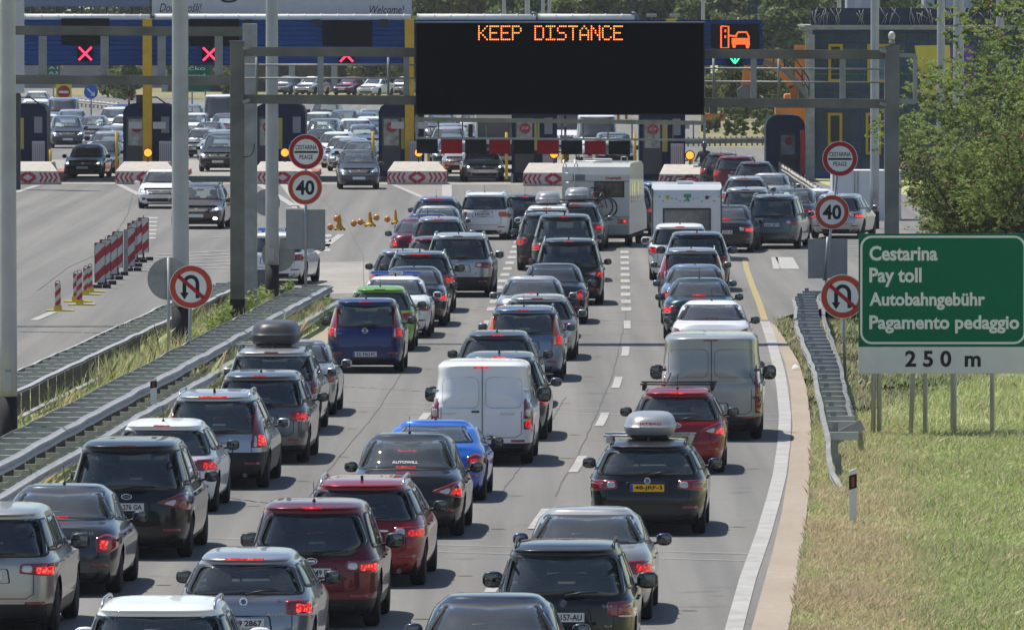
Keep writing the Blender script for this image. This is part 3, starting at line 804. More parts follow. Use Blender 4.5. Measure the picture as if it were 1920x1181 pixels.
gpoly('meadow', [(1250, 274), (1500, 274), (1500, 150), (1250, 150)], -.012, MEAD)
gpoly('meadow', [(100, 178), (1250, 215), (1250, 152), (100, 152)], .012, MEAD)
gpoly('side_road', [(1250, 303), (1455, 301), (1455, 276), (1250, 276)], .004, ASPH)
gpoly('plaza', [(-300, 345), (1290, 347), (1290, 300), (-300, 300)], .004, CONCL)
gpoly('paved_apron', [(588, 552), (692, 549), (692, 491), (600, 491)], .004, CONCL)
gpoly('shoulder', [(1350, 1500), (1440, 1500), (1478, 1181), (1503, 1040), (1513, 960), (1519, 880), (1521, 800), (1513, 730), (1498, 680), (1474, 640), (1456, 612), (1444, 604), (1452, 632), (1472, 680), (1482, 730), (1486, 800), (1479, 880), (1466, 960), (1447, 1040), (1408, 1181)], .004, SHOULD)
gpoly('median_edge', [(560, 660), (612, 690), (616, 640), (622, 590), (600, 575)], .004, SHOULD)
# median strip of earth and grass between the two barriers: a low kerbed bed
def XC(D): return -8.85 + (D - 180) * .0385
m = MB(); vs = []; DS = [60, 100, 140, 160, 180, 200, 220, 235, 246]
for D in DS: vs += [(XC(D) - 1.9, D, .004), (XC(D) - 1.8, D, .06), (XC(D), D, .10), (XC(D) + 1.8, D, .06), (XC(D) + 2.1, D, .004)]
m.add(vs, [(i * 5 + j, i * 5 + j + 1, i * 5 + j + 6, i * 5 + j + 5) for i in range(len(DS) - 1) for j in range(4)] + [tuple(len(vs) - 5 + j for j in range(5))])
tag(m.build('median_strip', GRASSG), kind='structure')

def strip_w(pts, w, z, m):
    pts = [Vector((p[0], p[1], 0)) for p in pts]; vs = []
    for i, p in enumerate(pts):
        d = (pts[min(i + 1, len(pts) - 1)] - pts[max(i - 1, 0)]).normalized(); n = Vector((d.y, -d.x, 0)) * w / 2
        vs += [(p.x - n.x, p.y - n.y, z), (p.x + n.x, p.y + n.y, z)]
    m.add(vs, [(2 * i, 2 * i + 1, 2 * i + 3, 2 * i + 2) for i in range(len(pts) - 1)])
def strip_px(px, w, z, m): strip_w([G(x, y) for x, y in px], w, z, m)
Z1 = .012
def mark(name, build, mt=None, kind='structure'):
    m = MB(); build(m); o = m.build(name, mt or PAINTW, recalc=False); tag(o, kind=kind); return o
def edge(m):
    px = [(1300, 1480), (1376, 1181), (1402, 1085), (1432, 1000), (1452, 930), (1462, 890), (1470, 830), (1472, 780), (1467, 730), (1462, 700), (1452, 660), (1444, 632), (1434, 603)]
    pts = [G(*p) for p in px]; ys = np.linspace(pts[0].y, pts[-1].y, 60)
    strip_w([(float(np.interp(y, [p.y for p in pts], [p.x for p in pts])), y) for y in ys], .24, Z1, m)
mark('edge_line_marking', edge)
mark('yellow_line_marking', lambda m: strip_px([(1434, 601), (1424, 570), (1412, 540), (1400, 505), (1396, 486)], .17, Z1, m), PAINTY)
LR = ([100, 135.8, 151.8, 169, 187.3, 204.2, 221.4, 238.8, 260, 330], [-1.75, -.226, .42, 1.145, 1.77, 2.235, 2.62, 2.87, 3.08, 3.85])
def lane(off):
    def f(m):
        D = 187.3 - 17.5 * 4
        while D < 244:
            ys = np.linspace(D - 2.9, D + 2.9, 5); strip_w([(float(np.interp(y, *LR)) + off, y) for y in ys], .17, Z1, m); D += 17.5
        D = 250
        while D < 318:
            ys = np.linspace(D, D + 2.8, 3); strip_w([(float(np.interp(y, *LR)) + off * (1 + (y - 250) * .0), y) for y in ys], .26, Z1, m); D += 6
    return f
mark('lane_marking', lane(0)); mark('lane_marking', lane(-3.52))
rnd = random.Random(4)
def wob(px, n=24, a=.04):
    pts = [G(*p) for p in px]; out = []
    xs = np.linspace(pts[0].x, pts[-1].x, n)
    for x in xs: out.append((x, float(np.interp(x, [p.x for p in pts], [p.y for p in pts])) + rnd.uniform(-a, a)))
    return out
def thin(m):
    for a, b in (((640, 590), (1440, 606)), ((640, 596), (1440, 612)), ((500, 748), (1480, 778)), ((500, 757), (1480, 788)), ((60, 1000), (1440, 1040)), ((60, 1012), (1425, 1053)), ((1040, 648), (1230, 657))):
        strip_w(wob([a, b]), .045, Z1 + .004, m)
mark('transverse_line_marking', thin)
def crk_and_shadow(m):
    def L(px, w=.035):
        pts = [G(*p) for p in px]; out = []; n = 60; ys = np.linspace(pts[0].y, pts[-1].y, n)
        for y in ys: out.append((float(np.interp(y, [p.y for p in pts], [p.x for p in pts])) + rnd.uniform(-.015, .015), y))
        strip_w(out, w * .7, .008, m)
    L([(1040, 930), (1095, 830), (1150, 700), (1172, 600), (1180, 520)]); L([(935, 930), (1010, 830), (1060, 745)], .02)
    L([(470, 1100), (600, 900), (700, 780), (760, 690)], .02)
    L([(683, 548), (681, 480), (650, 420), (600, 370)], .03)
    strip_w(wob([(600, 722), (810, 735)], 30, .08), .05, .009, m); strip_w(wob([(400, 930), (540, 948)], 20, .08), .05, .009, m)
    strip_w(wob([(420, 1085), (640, 1098)], 20, .08), .03, .009, m); strip_w(wob([(40, 622), (190, 624)], 20, .1), .22, .009, m)  # second strip: cast shadow of the left carriageway gantry, painted dark
    L([(70, 545), (130, 500), (200, 470), (240, 400), (250, 360)], .05)
    for k in range(26):
        x, y = rnd.uniform(500, 1400), rnd.uniform(560, 1170); a = G(x, y); strip_w([(a.x - rnd.uniform(.2, .6), a.y), (a.x, a.y + .05), (a.x + rnd.uniform(.1, .5), a.y - .03)], .03, .009, m)
mark('tar_and_shadow_marking', crk_and_shadow, TAR_SHADOW)
def hatch(m):
    for i in range(6): strip_px([(255 + i * 8, 508 - i * 6), (430, 503 - i * 6.5), (560, 500 - i * 7)], .28, Z1, m)
    strip_px([(560, 500), (600, 470), (640, 440)], .25, Z1, m)
    strip_px([(63, 601), (101, 585)], .22, Z1, m); strip_px([(383, 447), (430, 444)], .2, Z1, m)
    for i in range(6): strip_px([(284 - i, 408 + i * 7.5), (284 - i, 411 + i * 7.5)], .45, Z1, m)
    strip_px([(478, 341), (556, 390)], .3, Z1, m); strip_px([(527, 341), (567, 391)], .3, Z1, m)
    for i in range(3): strip_px([(540, 386 + i * 4), (556, 387 + i * 4)], .5, Z1, m)
    strip_px([(222, 346), (262, 366)], .3, Z1, m); strip_px([(70, 348), (28, 362)], .3, Z1, m)
    strip_px([(738, 347), (800, 374)], .25, Z1, m); strip_px([(838, 347), (838, 374)], .4, Z1, m)
    strip_px([(588, 491), (692, 493)], .3, Z1, m)
    for i in range(4): strip_px([(612 - i, 440 + i * 9), (612 - i, 445 + i * 9)], .35, Z1, m)
    for i in range(6): strip_px([(1440 + i * 10, 462 + i * 3.4), (1640, 462 + i * 3.6)], .35, Z1, m)
    strip_px([(1456, 505), (1452, 483)], .2, Z1, m); strip_px([(1482, 505), (1470, 483)], .55, Z1, m)
mark('hatched_marking', hatch)
gpoly('gore_paving', [(745, 348), (836, 348), (836, 372), (798, 372)], .008, nodes_mix('cobble_paving', [(.2, .19, .17), (.34, .32, .29), (.13, .12, .11)], 5, .95, .5, (1, .5, 1), 20))

# ---- grass blades
def blades(name, areas, n, mats, hmin, hmax, seed, label=None):
    r = np.random.RandomState(seed); V = []; MI = []
    tot = 0; P_ = []
    for (x0f, x1f, D0, D1, wgt, hs) in areas:
        k = int(n * wgt); D = r.uniform(D0, D1, k); u = r.rand(k)
        xa = np.interp(D, x0f[0], x0f[1]); xb = np.interp(D, x1f[0], x1f[1]); X = xa + (xb - xa) * u
        P_.append(np.stack([X, D, np.full(k, hs)], 1))
    Pn = np.concatenate(P_); k = len(Pn)
    cl = np.sin(Pn[:, 0] * 2.1 + np.sin(Pn[:, 1] * .7) * 2) + np.sin(Pn[:, 1] * .45 + Pn[:, 0]) 
    h = r.uniform(hmin, hmax, k) * Pn[:, 2] * (1 + .25 * cl); a = r.uniform(0, math.pi, k); w = r.uniform(.005, .012, k)
    lx = np.abs(r.normal(0, .5, k)) * h * np.where(r.rand(k) < .3, -.6, 1); ly = r.normal(0, .75, k) * h
    b = np.stack([Pn[:, 0], Pn[:, 1], np.full(k, -.035 if name == 'grass' else .03)], 1)
    d = np.stack([np.cos(a) * w, np.sin(a) * w, np.zeros(k)], 1)
    tip = b + np.stack([lx, ly, h], 1); mid = b + np.stack([lx * .35, ly * .35, h * .6], 1)
    verts = np.stack([b - d, b + d, mid + d * .7, tip, mid - d * .7], 1).reshape(-1, 3)
    me = bpy.data.meshes.new(name); me.vertices.add(k * 5); me.vertices.foreach_set('co', verts.ravel())
    me.loops.add(k * 5); me.loops.foreach_set('vertex_index', np.arange(k * 5)); me.polygons.add(k); me.polygons.foreach_set('loop_start', np.arange(k) * 5); me.polygons.foreach_set('loop_total', np.full(k, 5))
    dd = Pn[:, 0] - np.interp(Pn[:, 1], *edgeR); strawness = np.interp(dd + .35 * cl * .5, [.0, .25, 1.4, 2.2], [.6, .95, .88, .16]) * np.interp(Pn[:, 1], [150, 178], [1.0, .5]) + .08 * cl
    q = r.rand(k); mi = np.where(q < strawness, 2, np.where(r.rand(k) < .45, 1, 0)); 
    for mm in mats: me.materials.append(mm)
    me.polygons.foreach_set('material_index', mi.astype(int)); me.update(); me.validate()
    return tag(link(name, me), kind='stuff')
def leafmat(name, c, c2, tr=.25):
    m = bpy.data.materials.new(name); m.use_nodes = True; MC[name] = m; n = m.node_tree; b = n.nodes['Principled BSDF']; b.inputs['Roughness'].default_value = .6; b.inputs['Specular IOR Level'].default_value = .3
    gi = n.nodes.new('ShaderNodeNewGeometry'); rp = n.nodes.new('ShaderNodeValToRGB'); rp.color_ramp.elements[0].color = (*c, 1); rp.color_ramp.elements[1].color = (*c2, 1)
    n.links.new(gi.outputs['Random Per Island'], rp.inputs[0]); n.links.new(rp.outputs[0], b.inputs['Base Color'])
    ts = n.nodes.new('ShaderNodeBsdfTranslucent'); n.links.new(rp.outputs[0], ts.inputs[0]); mx = n.nodes.new('ShaderNodeMixShader'); mx.inputs[0].default_value = tr
    o = n.nodes['Material Output']; n.links.new(b.outputs[0], mx.inputs[1]); n.links.new(ts.outputs[0], mx.inputs[2]); n.links.new(mx.outputs[0], o.inputs[0]); return m
BG = [leafmat('grass_green', (.24, .32, .09), (.36, .43, .16), .5), leafmat('grass_light', (.40, .45, .21), (.52, .55, .32), .5), leafmat('grass_straw', (.48, .39, .24), (.64, .54, .36), .4)]
edgeR = ([100, 126, 143, 154, 168, 185, 201, 216, 229, 239, 243], [2.6, 3.65, 4.3, 4.75, 5.2, 5.77, 6.18, 6.45, 6.52, 6.55, 6.6])
farR = ([100, 126, 250], [5.2, 6.9, 14.0])
blades('grass', [(edgeR, farR, 112, 145, .42, 1.0), (edgeR, farR, 145, 185, .36, 1.0), (edgeR, farR, 185, 244, .22, 1.2)], 230000, BG, .03, .15, 3)
# pale flower heads
r_ = np.random.RandomState(8); m = MB()
for k in range(420):
    D = r_.uniform(170, 236); e = float(np.interp(D, *edgeR)); X = e + r_.uniform(.9, 5.5); z = r_.uniform(.08, .22); q = r_.uniform(.015, .035)
    m.add([(X - q, D, z), (X, D - q, z + .01), (X + q, D, z), (X, D + q, z + .01)], [(0, 1, 2, 3)])
tag(m.build('flower_heads', mat('flower_white', (.62, .60, .50), .8)), kind='stuff')
mL = ([60, 246], [XC(60) - 1.7, XC(246) - 1.5]); mR = ([60, 246], [XC(60) + 1.9, XC(246) + 1.9])
blades('median_grass', [(mL, mR, 150, 200, .4, 1.0), (mL, mR, 200, 246, .6, 1.6)], 26000, [BG[0], BG[1], BG[2]], .10, .40, 5)

# ---- guard rails
RS = [1.0]
def wprof(sx):   # W-beam section (x outwards, z), closed
    o = [(0, 0), (.03, .03), (.075, .06), (.075, .10), (.03, .135), (.03, .175), (.075, .21), (.075, .25), (.03, .28), (0, .31)]
    i = [(x - .006, z) for x, z in o[::-1]]
    return [(sx * x, z * RS[0]) for x, z in o + i]
def rail_mesh(path, sx, z0, wave=.0, seed=0):
    """path: list of (x, y); W-beam swept along it"""
    r = random.Random(seed); pr = wprof(sx); n = len(pr); vs = []; fs = []
    for i, p in enumerate(path):
        a = Vector(path[max(i - 1, 0)]); b = Vector(path[min(i + 1, len(path) - 1)]); d = (b - a).normalized(); nx = Vector((d.y, -d.x))
        w = r.uniform(-1, 1) * wave; zz = z0(i) if callable(z0) else z0; zz += r.uniform(-1, 1) * wave * .35
        for x, z in pr: vs.append((p[0] + nx.x * (x + w), p[1] + nx.y * (x + w), zz + z))
    for i in range(len(path) - 1):
        for k in range(n): fs.append((i * n + k, i * n + (k + 1) % n, (i + 1) * n + (k + 1) % n, (i + 1) * n + k))
    m = MB(); m.add(vs, fs + [tuple(range(n)), tuple(range((len(path) - 1) * n, len(path) * n))]); return m
_post = MB(); _post.box(-.05, .05, -.003, .003, -.1, .76); _post.box(-.05, -.045, -.03, .03, -.1, .76); _post.box(.045, .05, -.03, .03, -.1, .76)
POSTM = _post.mesh('post', GALV)
def spacer_mesh(w, h=.12):
    m = MB(); m.box(-w / 2, w / 2, -.06, -.054, -h / 2, h / 2); m.box(-w / 2, w / 2, -.06, .06, h / 2 - .005, h / 2); m.box(-w / 2, w / 2, -.06, .06, -h / 2, -h / 2 + .005)
    return m.mesh('spacer', RAILM)
_pl = MB(); _pl.box(-.08, .08, -.004, .004, -.1, .70); _pl.box(.06, .08, -.01, .05, -.1, .70)
PLATEM = _pl.mesh('post', mat('post_plate_steel', (.11, .11, .108), .6, .3, noise=.3))
def barrier(name, label, xr, D0, D1, w, lower, group, step=2.0, lower_off=.32, thin=False):
    """double-sided barrier: xr(D) = x of its right-hand top rail"""
    n = int((D1 - D0) / step); path = [(xr(D0 + i * step), D0 + i * step) for i in range(n + 1)]
    t = thing(name, (xr((D0 + D1) / 2) - w / 2, (D0 + D1) / 2, 0), label, 'crash barrier', group); O = t.location
    P0 = [(x - O.x, y - O.y) for x, y in path]
    RS[0] = .28 if thin else .74
    rail_mesh(P0, 1, .66 if thin else .53, .03, 1).build('rail', RAILM, t)
    rail_mesh([(x - w, y) for x, y in P0], -1, .66 if thin else .53, .03, 2).build('rail', RAILM, t)
    if thin: rail_mesh([(x + .02, y) for x, y in P0], 1, .14, .03, 3).build('lower_rail', RAILM, t)
    else: rail_mesh([(x + lower_off, y) for x, y in P0], 1, .20, .03, 3).build('lower_rail', RAILM, t)
    RS[0] = 1.0
    sm = spacer_mesh(w - .04); s2 = spacer_mesh(w + lower_off - .02, .10)
    for i, (x, y) in enumerate(P0):
        link('post', POSTM, t, (x - w / 2, y, 0))
        link('spacer', sm, t, (x - w / 2, y, .68))
        if thin: link('plate_post', PLATEM, t, (x - .04, y + .3, 0))
        else:
            link('lower_spacer', s2, t, (x - w / 2 + lower_off / 2, y, .34)); link('plate_post', PLATEM, t, (x - .10, y + .3, -.12))
    return t
xrR = lambda D: -8.3 + (D - 155.6) * .0390
xrL = lambda D: -9.48 + (D - 184) * .0379
barrier('crash_barrier', 'galvanised double crash barrier closest to the queue, with a delineator clamped on its rail', xrR, 112, 249, .76, 1, 'crash barriers on the median', 2.0)
barrier('crash_barrier', 'galvanised double crash barrier facing the empty left carriageway', xrL, 140, 251, .76, 1, 'crash barriers on the median', 2.0, thin=True)
# the curved barrier of the right verge
lx = ([161, 162, 166, 176.6, 188, 196.6, 208, 222, 235, 242, 246], [5.62, 5.5, 5.50, 5.77, 6.02, 6.22, 6.4, 6.62, 6.98, 7.12, 7.5])
t = thing('crash_barrier', (6.3, 200, 0), 'curved ladder-like crash barrier on the right verge beside the green sign', 'crash barrier'); O = t.location
ys = list(np.arange(161, 247, 2.1)); pl = [(float(np.interp(y, *lx)) - O.x, y - O.y) for y in ys]
zz = lambda i: float(np.interp(ys[i], [161, 167], [-.18, .46]))
RS[0] = .5
rail_mesh(pl, -1, zz, .02, 8).build('rail', GALVD, t); RS[0] = .3
pr = [(x + .5 + .1 * math.sin(y * .05), y) for x, y in pl if y + O.y > 173]
rail_mesh(pr, 1, .60, .02, 9).build('rail', GALVD, t); RS[0] = 1.0
sm = spacer_mesh(.50, .14)
for i, (x, y) in enumerate(pl):
    if y + O.y > 166.5 and (y + O.y > 173 or i % 2):
        link('spacer', sm, t, (x + .26, y, .62))
    if i % 2 == 0 and y + O.y > 163: link('post', POSTM, t, (x + .12, y, 0 if y + O.y > 167 else -.35))
m = MB(); m.box(-.04, .5, -.03, .03, -.02, .18, Matrix.Translation((pl[4][0] + .2, pl[4][1], .42)) @ Matrix.Rotation(math.radians(-28), 4, 'Y')); m.build('end_strut', GALV, t)
# delineators
RW = mat('delineator_white', (.66, .66, .63), .5, noise=.08); RR = mat('red_reflector', (.25, .01, .015), .3, 0, .6)
def delineator(loc, h, label, w=.12):
    t = thing('delineator_post', loc, label, 'delineator', 'delineator posts')
    m = MB(); m.prism([(-w / 2, 0), (w / 2, 0), (w / 2, h), (-w / 2, h - .05)], -.04, .04); m.build('post_body', RW, t)
    m = MB(); m.prism([(-w / 2 - .002, h * .60), (w / 2 + .002, h * .64), (w / 2 + .002, h * .90), (-w / 2 - .002, h * .86)], -.044, .044); b = m.build('black_band', mat('black_film', (.012, .012, .014), .5), t)
    m = MB(); m.box(-.022, .022, -.05, -.043, h * .66, h * .84); m.build('reflector', RR, b); return t
g = G(1599, 979); delineator((g.x, g.y, 0), .86, 'white delineator post standing alone in dry grass on the right verge', .12)
g = G(282, 735, .75); delineator((g.x + .06, g.y, .52), .50, 'short white delineator clamped to the median crash barrier', .12)
# ================================================================ paints
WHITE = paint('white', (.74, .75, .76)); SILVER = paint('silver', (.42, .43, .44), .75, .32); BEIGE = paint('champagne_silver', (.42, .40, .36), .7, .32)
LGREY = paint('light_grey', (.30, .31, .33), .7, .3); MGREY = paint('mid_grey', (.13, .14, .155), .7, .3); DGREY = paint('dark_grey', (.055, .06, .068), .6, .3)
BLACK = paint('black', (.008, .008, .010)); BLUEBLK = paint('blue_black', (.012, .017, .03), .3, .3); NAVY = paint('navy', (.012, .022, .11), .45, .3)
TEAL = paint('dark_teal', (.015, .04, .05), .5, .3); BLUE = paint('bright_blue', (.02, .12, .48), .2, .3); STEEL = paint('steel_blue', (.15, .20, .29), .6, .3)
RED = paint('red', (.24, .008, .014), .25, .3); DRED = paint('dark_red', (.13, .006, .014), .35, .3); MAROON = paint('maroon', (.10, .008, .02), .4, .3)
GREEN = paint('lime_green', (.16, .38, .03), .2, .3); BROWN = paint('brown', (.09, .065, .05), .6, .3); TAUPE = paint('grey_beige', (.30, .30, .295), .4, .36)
RAILS = mat('rail_aluminium', (.5, .51, .52), .25, .9)
BOXD = mat('roof_box_dark', (.05, .052, .055), .4); BOXG = mat('roof_box_grey', (.26, .27, .29), .35, .2); 
BX1 = (BOXD, 'dark grey roof box carried on the silver minivan beside the left crash barrier')

def car(st, W, L, H, body, xc, yb, label, turn=None, **k):
    ra = .98 if st == 'sedan' else (.95 if st == 'van' else .82)
    loc, rz = put(xc, yb, ra, turn)
    return make_car(st, W, L, H, body, loc, rz, label, **k)
def carf(st, W, L, H, body, xc, yb, label, turn=0.0, **k):
    g = G(xc, yb); yf = g.y - .88; x = (xc - 960) / F * yf
    rz = math.pi - math.radians(turn); f = Vector((-math.sin(rz), math.cos(rz), 0))
    return make_car(st, W, L, H, body, Vector((x, yf, 0)) - f * L, rz, label, front=True, **k)
QL = 'cars queueing in the left lane'; QM = 'cars queueing in the middle lane'; QR = 'cars queueing in the right lane'; QF = 'cars crowding the toll plaza'

# ---- the nearest rows
car('suv', 1.88, 4.65, 1.66, BEIGE, -34, 1186, 'pale champagne SUV cut off by the lower left edge of the photo', group=QL, lamp='wide', trim_z=.42, emblem=None, tint=GL_D, mirror_m=BLACKP, exhaust=1, litm=LITB, antenna='fin')
car('sedan', 1.79, 4.6, 1.47, DGREY, 99, 1110, 'grey saloon with round lit tail lamps behind the black people carrier', group=QL, lamp='round', plate='ZG 417 FDG', word=[('CRUZE LS', .25, .86, .30, .035)], chrome_strip=True, mirror_m=BLACKP, litm=LITB)
car('mpv', 1.88, 4.75, 1.74, BLACK, 236, 1043, 'black people carrier with a 276 GA plate and wide slanted lamps', group=QL, lamp='slant', plate='KA 276 GA', tint=GL_D, emblem='oval', mirror_m=BLACKP, trim_z=.30, antenna=None, lit=False)
car('hatch', 1.80, 4.3, 1.47, WHITE, 300, 958, 'white hatchback with a red third brake light beside the crash barrier', group=QL, lamp='side', plate='', mirror_m=BLACKP)
car('wagon', 1.87, 4.75, 1.62, SILVER, 397, 913, 'silver estate with tall red pillar lamps and dark lower cladding', group=QL, lamp='pillar', plate='', trim_z=.62, rails=RAILS, exhaust=2, litm=LITB, antenna='fin', brake3='wide', tint=GL_M)
car('mpv', 1.74, 4.45, 1.62, MGREY, 485, 866, 'dark grey estate with high tail lamps and tall aerial by the barrier', group=QL, lamp='side', plate='', trim_z=.35, tint=GL_D, mirror_m=BLACKP)
car('mpv', 1.83, 4.45, 1.62, SILVER, 507, 812, 'silver minivan carrying a dark roof box beside the left barrier', group=QL, lamp='tall', plate='', rails=BLACKP, roof_box=(0, .92, 2.0, .42), box_col=BX1, crossbars=True, lit=False)
car('sedan', 1.68, 4.2, 1.46, SILVER, 549, 777, 'small silver saloon to the right of the dark roof box', group=QL, lamp='side', plate='', lit=False)
car('suv', 1.82, 4.3, 1.61, WHITE, 288, 1395, 'white SUV with chunky grey roof rails at the bottom edge of the photo', group=QL, lamp='tall', rails=mat('satin_rail', (.30, .31, .32), .35, .7), plate='', brake3=None, antenna=None)
car('hatch', 1.71, 4.48, 1.46, LGREY, 455, 1253, 'grey hatchback with dark tailgate and 8U9 2867 plate', group=QL, lamp='side', plate='8U9 2867', emblem='disc', word=[('RAPID', .30, .71, .22, .035)], zb=.93, plate_z=.62, brake3='wide', litm=LITB, antenna=None, tint=GL_M, mirror_m=BLACKP)
car('suv', 1.77, 4.13, 1.66, DRED, 583, 1172, 'dark red crossover with curved rear window and 4949 EI plate', group=QM, lamp='wide', plate='ZG 4949 EI', emblem='oval', trim_z=.40, tailcol='heart', tint=GL_D, mirror_m=BLACKP, zb=.95, litm=LITB)
car('wagon', 1.84, 4.8, 1.50, RED, 674, 1095, 'bright red estate with silver roof rails and shark fin aerial', group=QM, lamp='wide', plate='', rails=RAILS, antenna='fin', exhaust=2, tint=GL_D, chrome_strip=True, brake3=None, mirror_m=BLACKP)
car('sedan', 1.81, 4.65, 1.54, BLACK, 757, 1003, 'black saloon with a web address sticker in its rear window', group=QM, lamp='slant', plate='', mirror_m=BLACK, tint=GL_M, litm=LITB)
car('coupe', 1.80, 4.1, 1.29, BLUE, 808, 937, 'small bright blue sports coupe ahead of the black saloon', group=QM, lamp='round', plate='', mirror_m=BLACKP)
car('van', 1.82, 4.38, 1.83, WHITE, 902, 868, 'white panel van with two windowless rear doors', group=QM, cat='van', lamp='van', plate='562', plate_z=.50, trim_z=.40, tint=GL_M, antenna=None, mirror_m=BLACKP)
car('wagon', 1.84, 4.5, 1.62, MGREY, 934, 823, 'grey estate half hidden behind the white panel van', group=QM, lamp='slant', plate='', antenna='fin', litm=LITB)
car('hatch', 1.78, 4.3, 1.52, DGREY, 930, 762, 'dark hatchback with a glass roof between grey estate and orange-lamped car', group=QM, lamp='slant', plate='', mirror_m=BLACKP)
car('mpv', 1.75, 4.45, 1.60, STEEL, 981, 713, 'steel blue minivan with orange pillar lamps and roof rails', group=QM, lamp='pillar', tailcol='orange', plate='', rails=MGREY, litm=LIT, mirror_m=STEEL)
car('wagon', 1.80, 4.55, 1.47, SILVER, 1007, 674, 'silver estate ahead of the orange-lamped minivan', group=QM, lamp='wide', plate='', tint=GL_D, lit=False, antenna='fin')
car('sedan', 1.77, 4.5, 1.46, SILVER, 996, 633, 'pale silver saloon with a red lamp glowing in its rear window', group=QM, lamp='side', plate='', tint=GL_L, litm=LITB)
car('sedan', 1.76, 4.65, 1.48, BLUEBLK, 1036, 606, 'dark blue saloon with a tinted rear window ahead of the pale silver saloon', group=QM, lamp='round', plate='', tint=GL_D, antenna=None)
car('mpv', 1.88, 4.75, 1.76, BLACK, 1066, 571, 'black people carrier with slanted lamps ahead of the dark blue saloon', group=QM, lamp='slant', plate='', rails=RAILS, tint=GL_D, litm=LIT, antenna='fin')
car('mpv', 1.90, 4.9, 1.92, BLACK, 1058, 527, 'tall black passenger van with a wide rear window', group=QM, cat='van', zb=1.12, lamp='side', plate='', name='passenger_van', antenna='fin')
car('suv', 1.80, 4.5, 1.72, BLACK, 1024, 507, 'black SUV peeping out left of the tall black passenger van', group=QM, lamp='side', plate='', rails=RAILS)
car('wagon', 1.80, 4.6, 1.50, WHITE, 1026, 474, 'white estate with a small grey roof box', group=QM, lamp='side', plate='', roof_box=(0, .8, 1.9, .36), box_col=(BOXG, 'small grey roof box on the white estate'), crossbars='dark')
car('wagon', 1.80, 4.6, 1.56, LGREY, 1078, 470, 'grey estate with a domed roof box behind the motorhome', group=QM, turn=3.5, lamp='side', plate='', roof_box=(0, .8, 2.0, .38), box_col=(BOXG, 'domed grey roof box below the motorhome bicycles'), crossbars='dark', tint=GL_D, detail=1)
car('hatch', 1.80, 4.2, 1.47, BLUEBLK, 984, 447, 'dark blue hatchback between the white minivan and the roof boxes', group=QM, lamp='side', plate='', detail=1)
car('mpv', 1.75, 4.5, 1.58, WHITE, 905, 449, 'white minivan standing alone just before the striped concrete block', group=QM, turn=6, lamp='side', plate='DJ 474 BT', plate_z=.86, rails=WHITE, tint=GL_D, lit=False, brake3=None, tailcol='orange')
car('suv', 1.885, 4.7, 1.73, SILVER, 858, 556, 'large silver SUV with dark lower bumper and HR oval', group=QM, lamp='wide', plate='ZG 9282 EL', trim_z=.58, rails=RAILS, tint=GL_D, lit=False, word=[('HR', .45, .62, .10, .06)], emblem='oval', turn=2.2)
car('wagon', 1.76, 4.5, 1.52, LGREY, 822, 501, 'pale blue-grey estate just ahead of the large silver SUV', group=QM, lamp='side', plate='', tint=GL_D)
car('sedan', 1.77, 4.5, 1.44, MAROON, 783, 500, 'maroon saloon with a lit left tail lamp', group=QL, lamp='round', plate='', mirror_m=BLACKP, litm=LITB, detail=1)
car('hatch', 1.75, 4.2, 1.46, MAROON, 814, 541, 'second maroon car, half hidden by the large silver SUV', group=QL, lamp='side', plate='', tint=GL_L, detail=1)
car('sedan', 1.75, 4.3, 1.40, NAVY, 799, 486, 'navy roof showing behind the maroon saloon', group=QL, lamp='side', plate='', detail=1)
car('sedan', 1.76, 4.4, 1.45, SILVER, 818, 472, 'silver saloon between the two blue-grey cars of the left queue', group=QL, lamp='side', plate='', detail=1)
car('hatch', 1.78, 4.3, 1.48, STEEL, 816, 452, 'steel blue hatchback first in line of the left queue', group=QL, lamp='side', plate='', mirror_m=BLACKP, brake3='wide', detail=1, turn=3)
car('hatch', 1.75, 4.2, 1.50, LGREY, 754, 573, 'light grey hatchback tucked behind the dark estate with roof rails', group=QL, lamp='side', plate='', mirror_m=BLACKP)
car('suv', 1.80, 4.4, 1.58, DGREY, 786, 585, 'dark estate with roof rails ahead of the police car', group=QL, lamp='side', plate='', rails=RAILS, brake3='wide', antenna='fin', mirror_m=BLACKP)
car('sedan', 1.77, 4.6, 1.46, BLUEBLK, 772, 611, 'blue-black saloon with large lit lamps beside the police car', group=QL, lamp='side', plate='', tint=GL_L, litm=LITB)
pol, pjp = car('sedan', 1.81, 4.7, 1.45, WHITE, 737, 632, 'white police saloon with a blue light bar on its roof', group=QL, lamp='wide', plate='', lit=False, antenna='fin', name='police_car', cat='police car')
car('hatch', 1.64, 4.0, 1.50, GREEN, 711, 657, 'lime green hatchback behind the police car', group=QL, lamp='side', plate='', lit=False, zb=.93, mirror_m=BLACKP)
car('mpv', 1.69, 4.05, 1.62, NAVY, 684, 697, 'navy blue minivan with ZG 9363 FC plate', group=QL, lamp='pillar', plate='ZG 9363 FC', plate_z=.42, emblem='ring', mirror_m=BLACKP, brake3=True, litm=LIT, word=[('MERIVA', -.70, .86, .2, .03)])
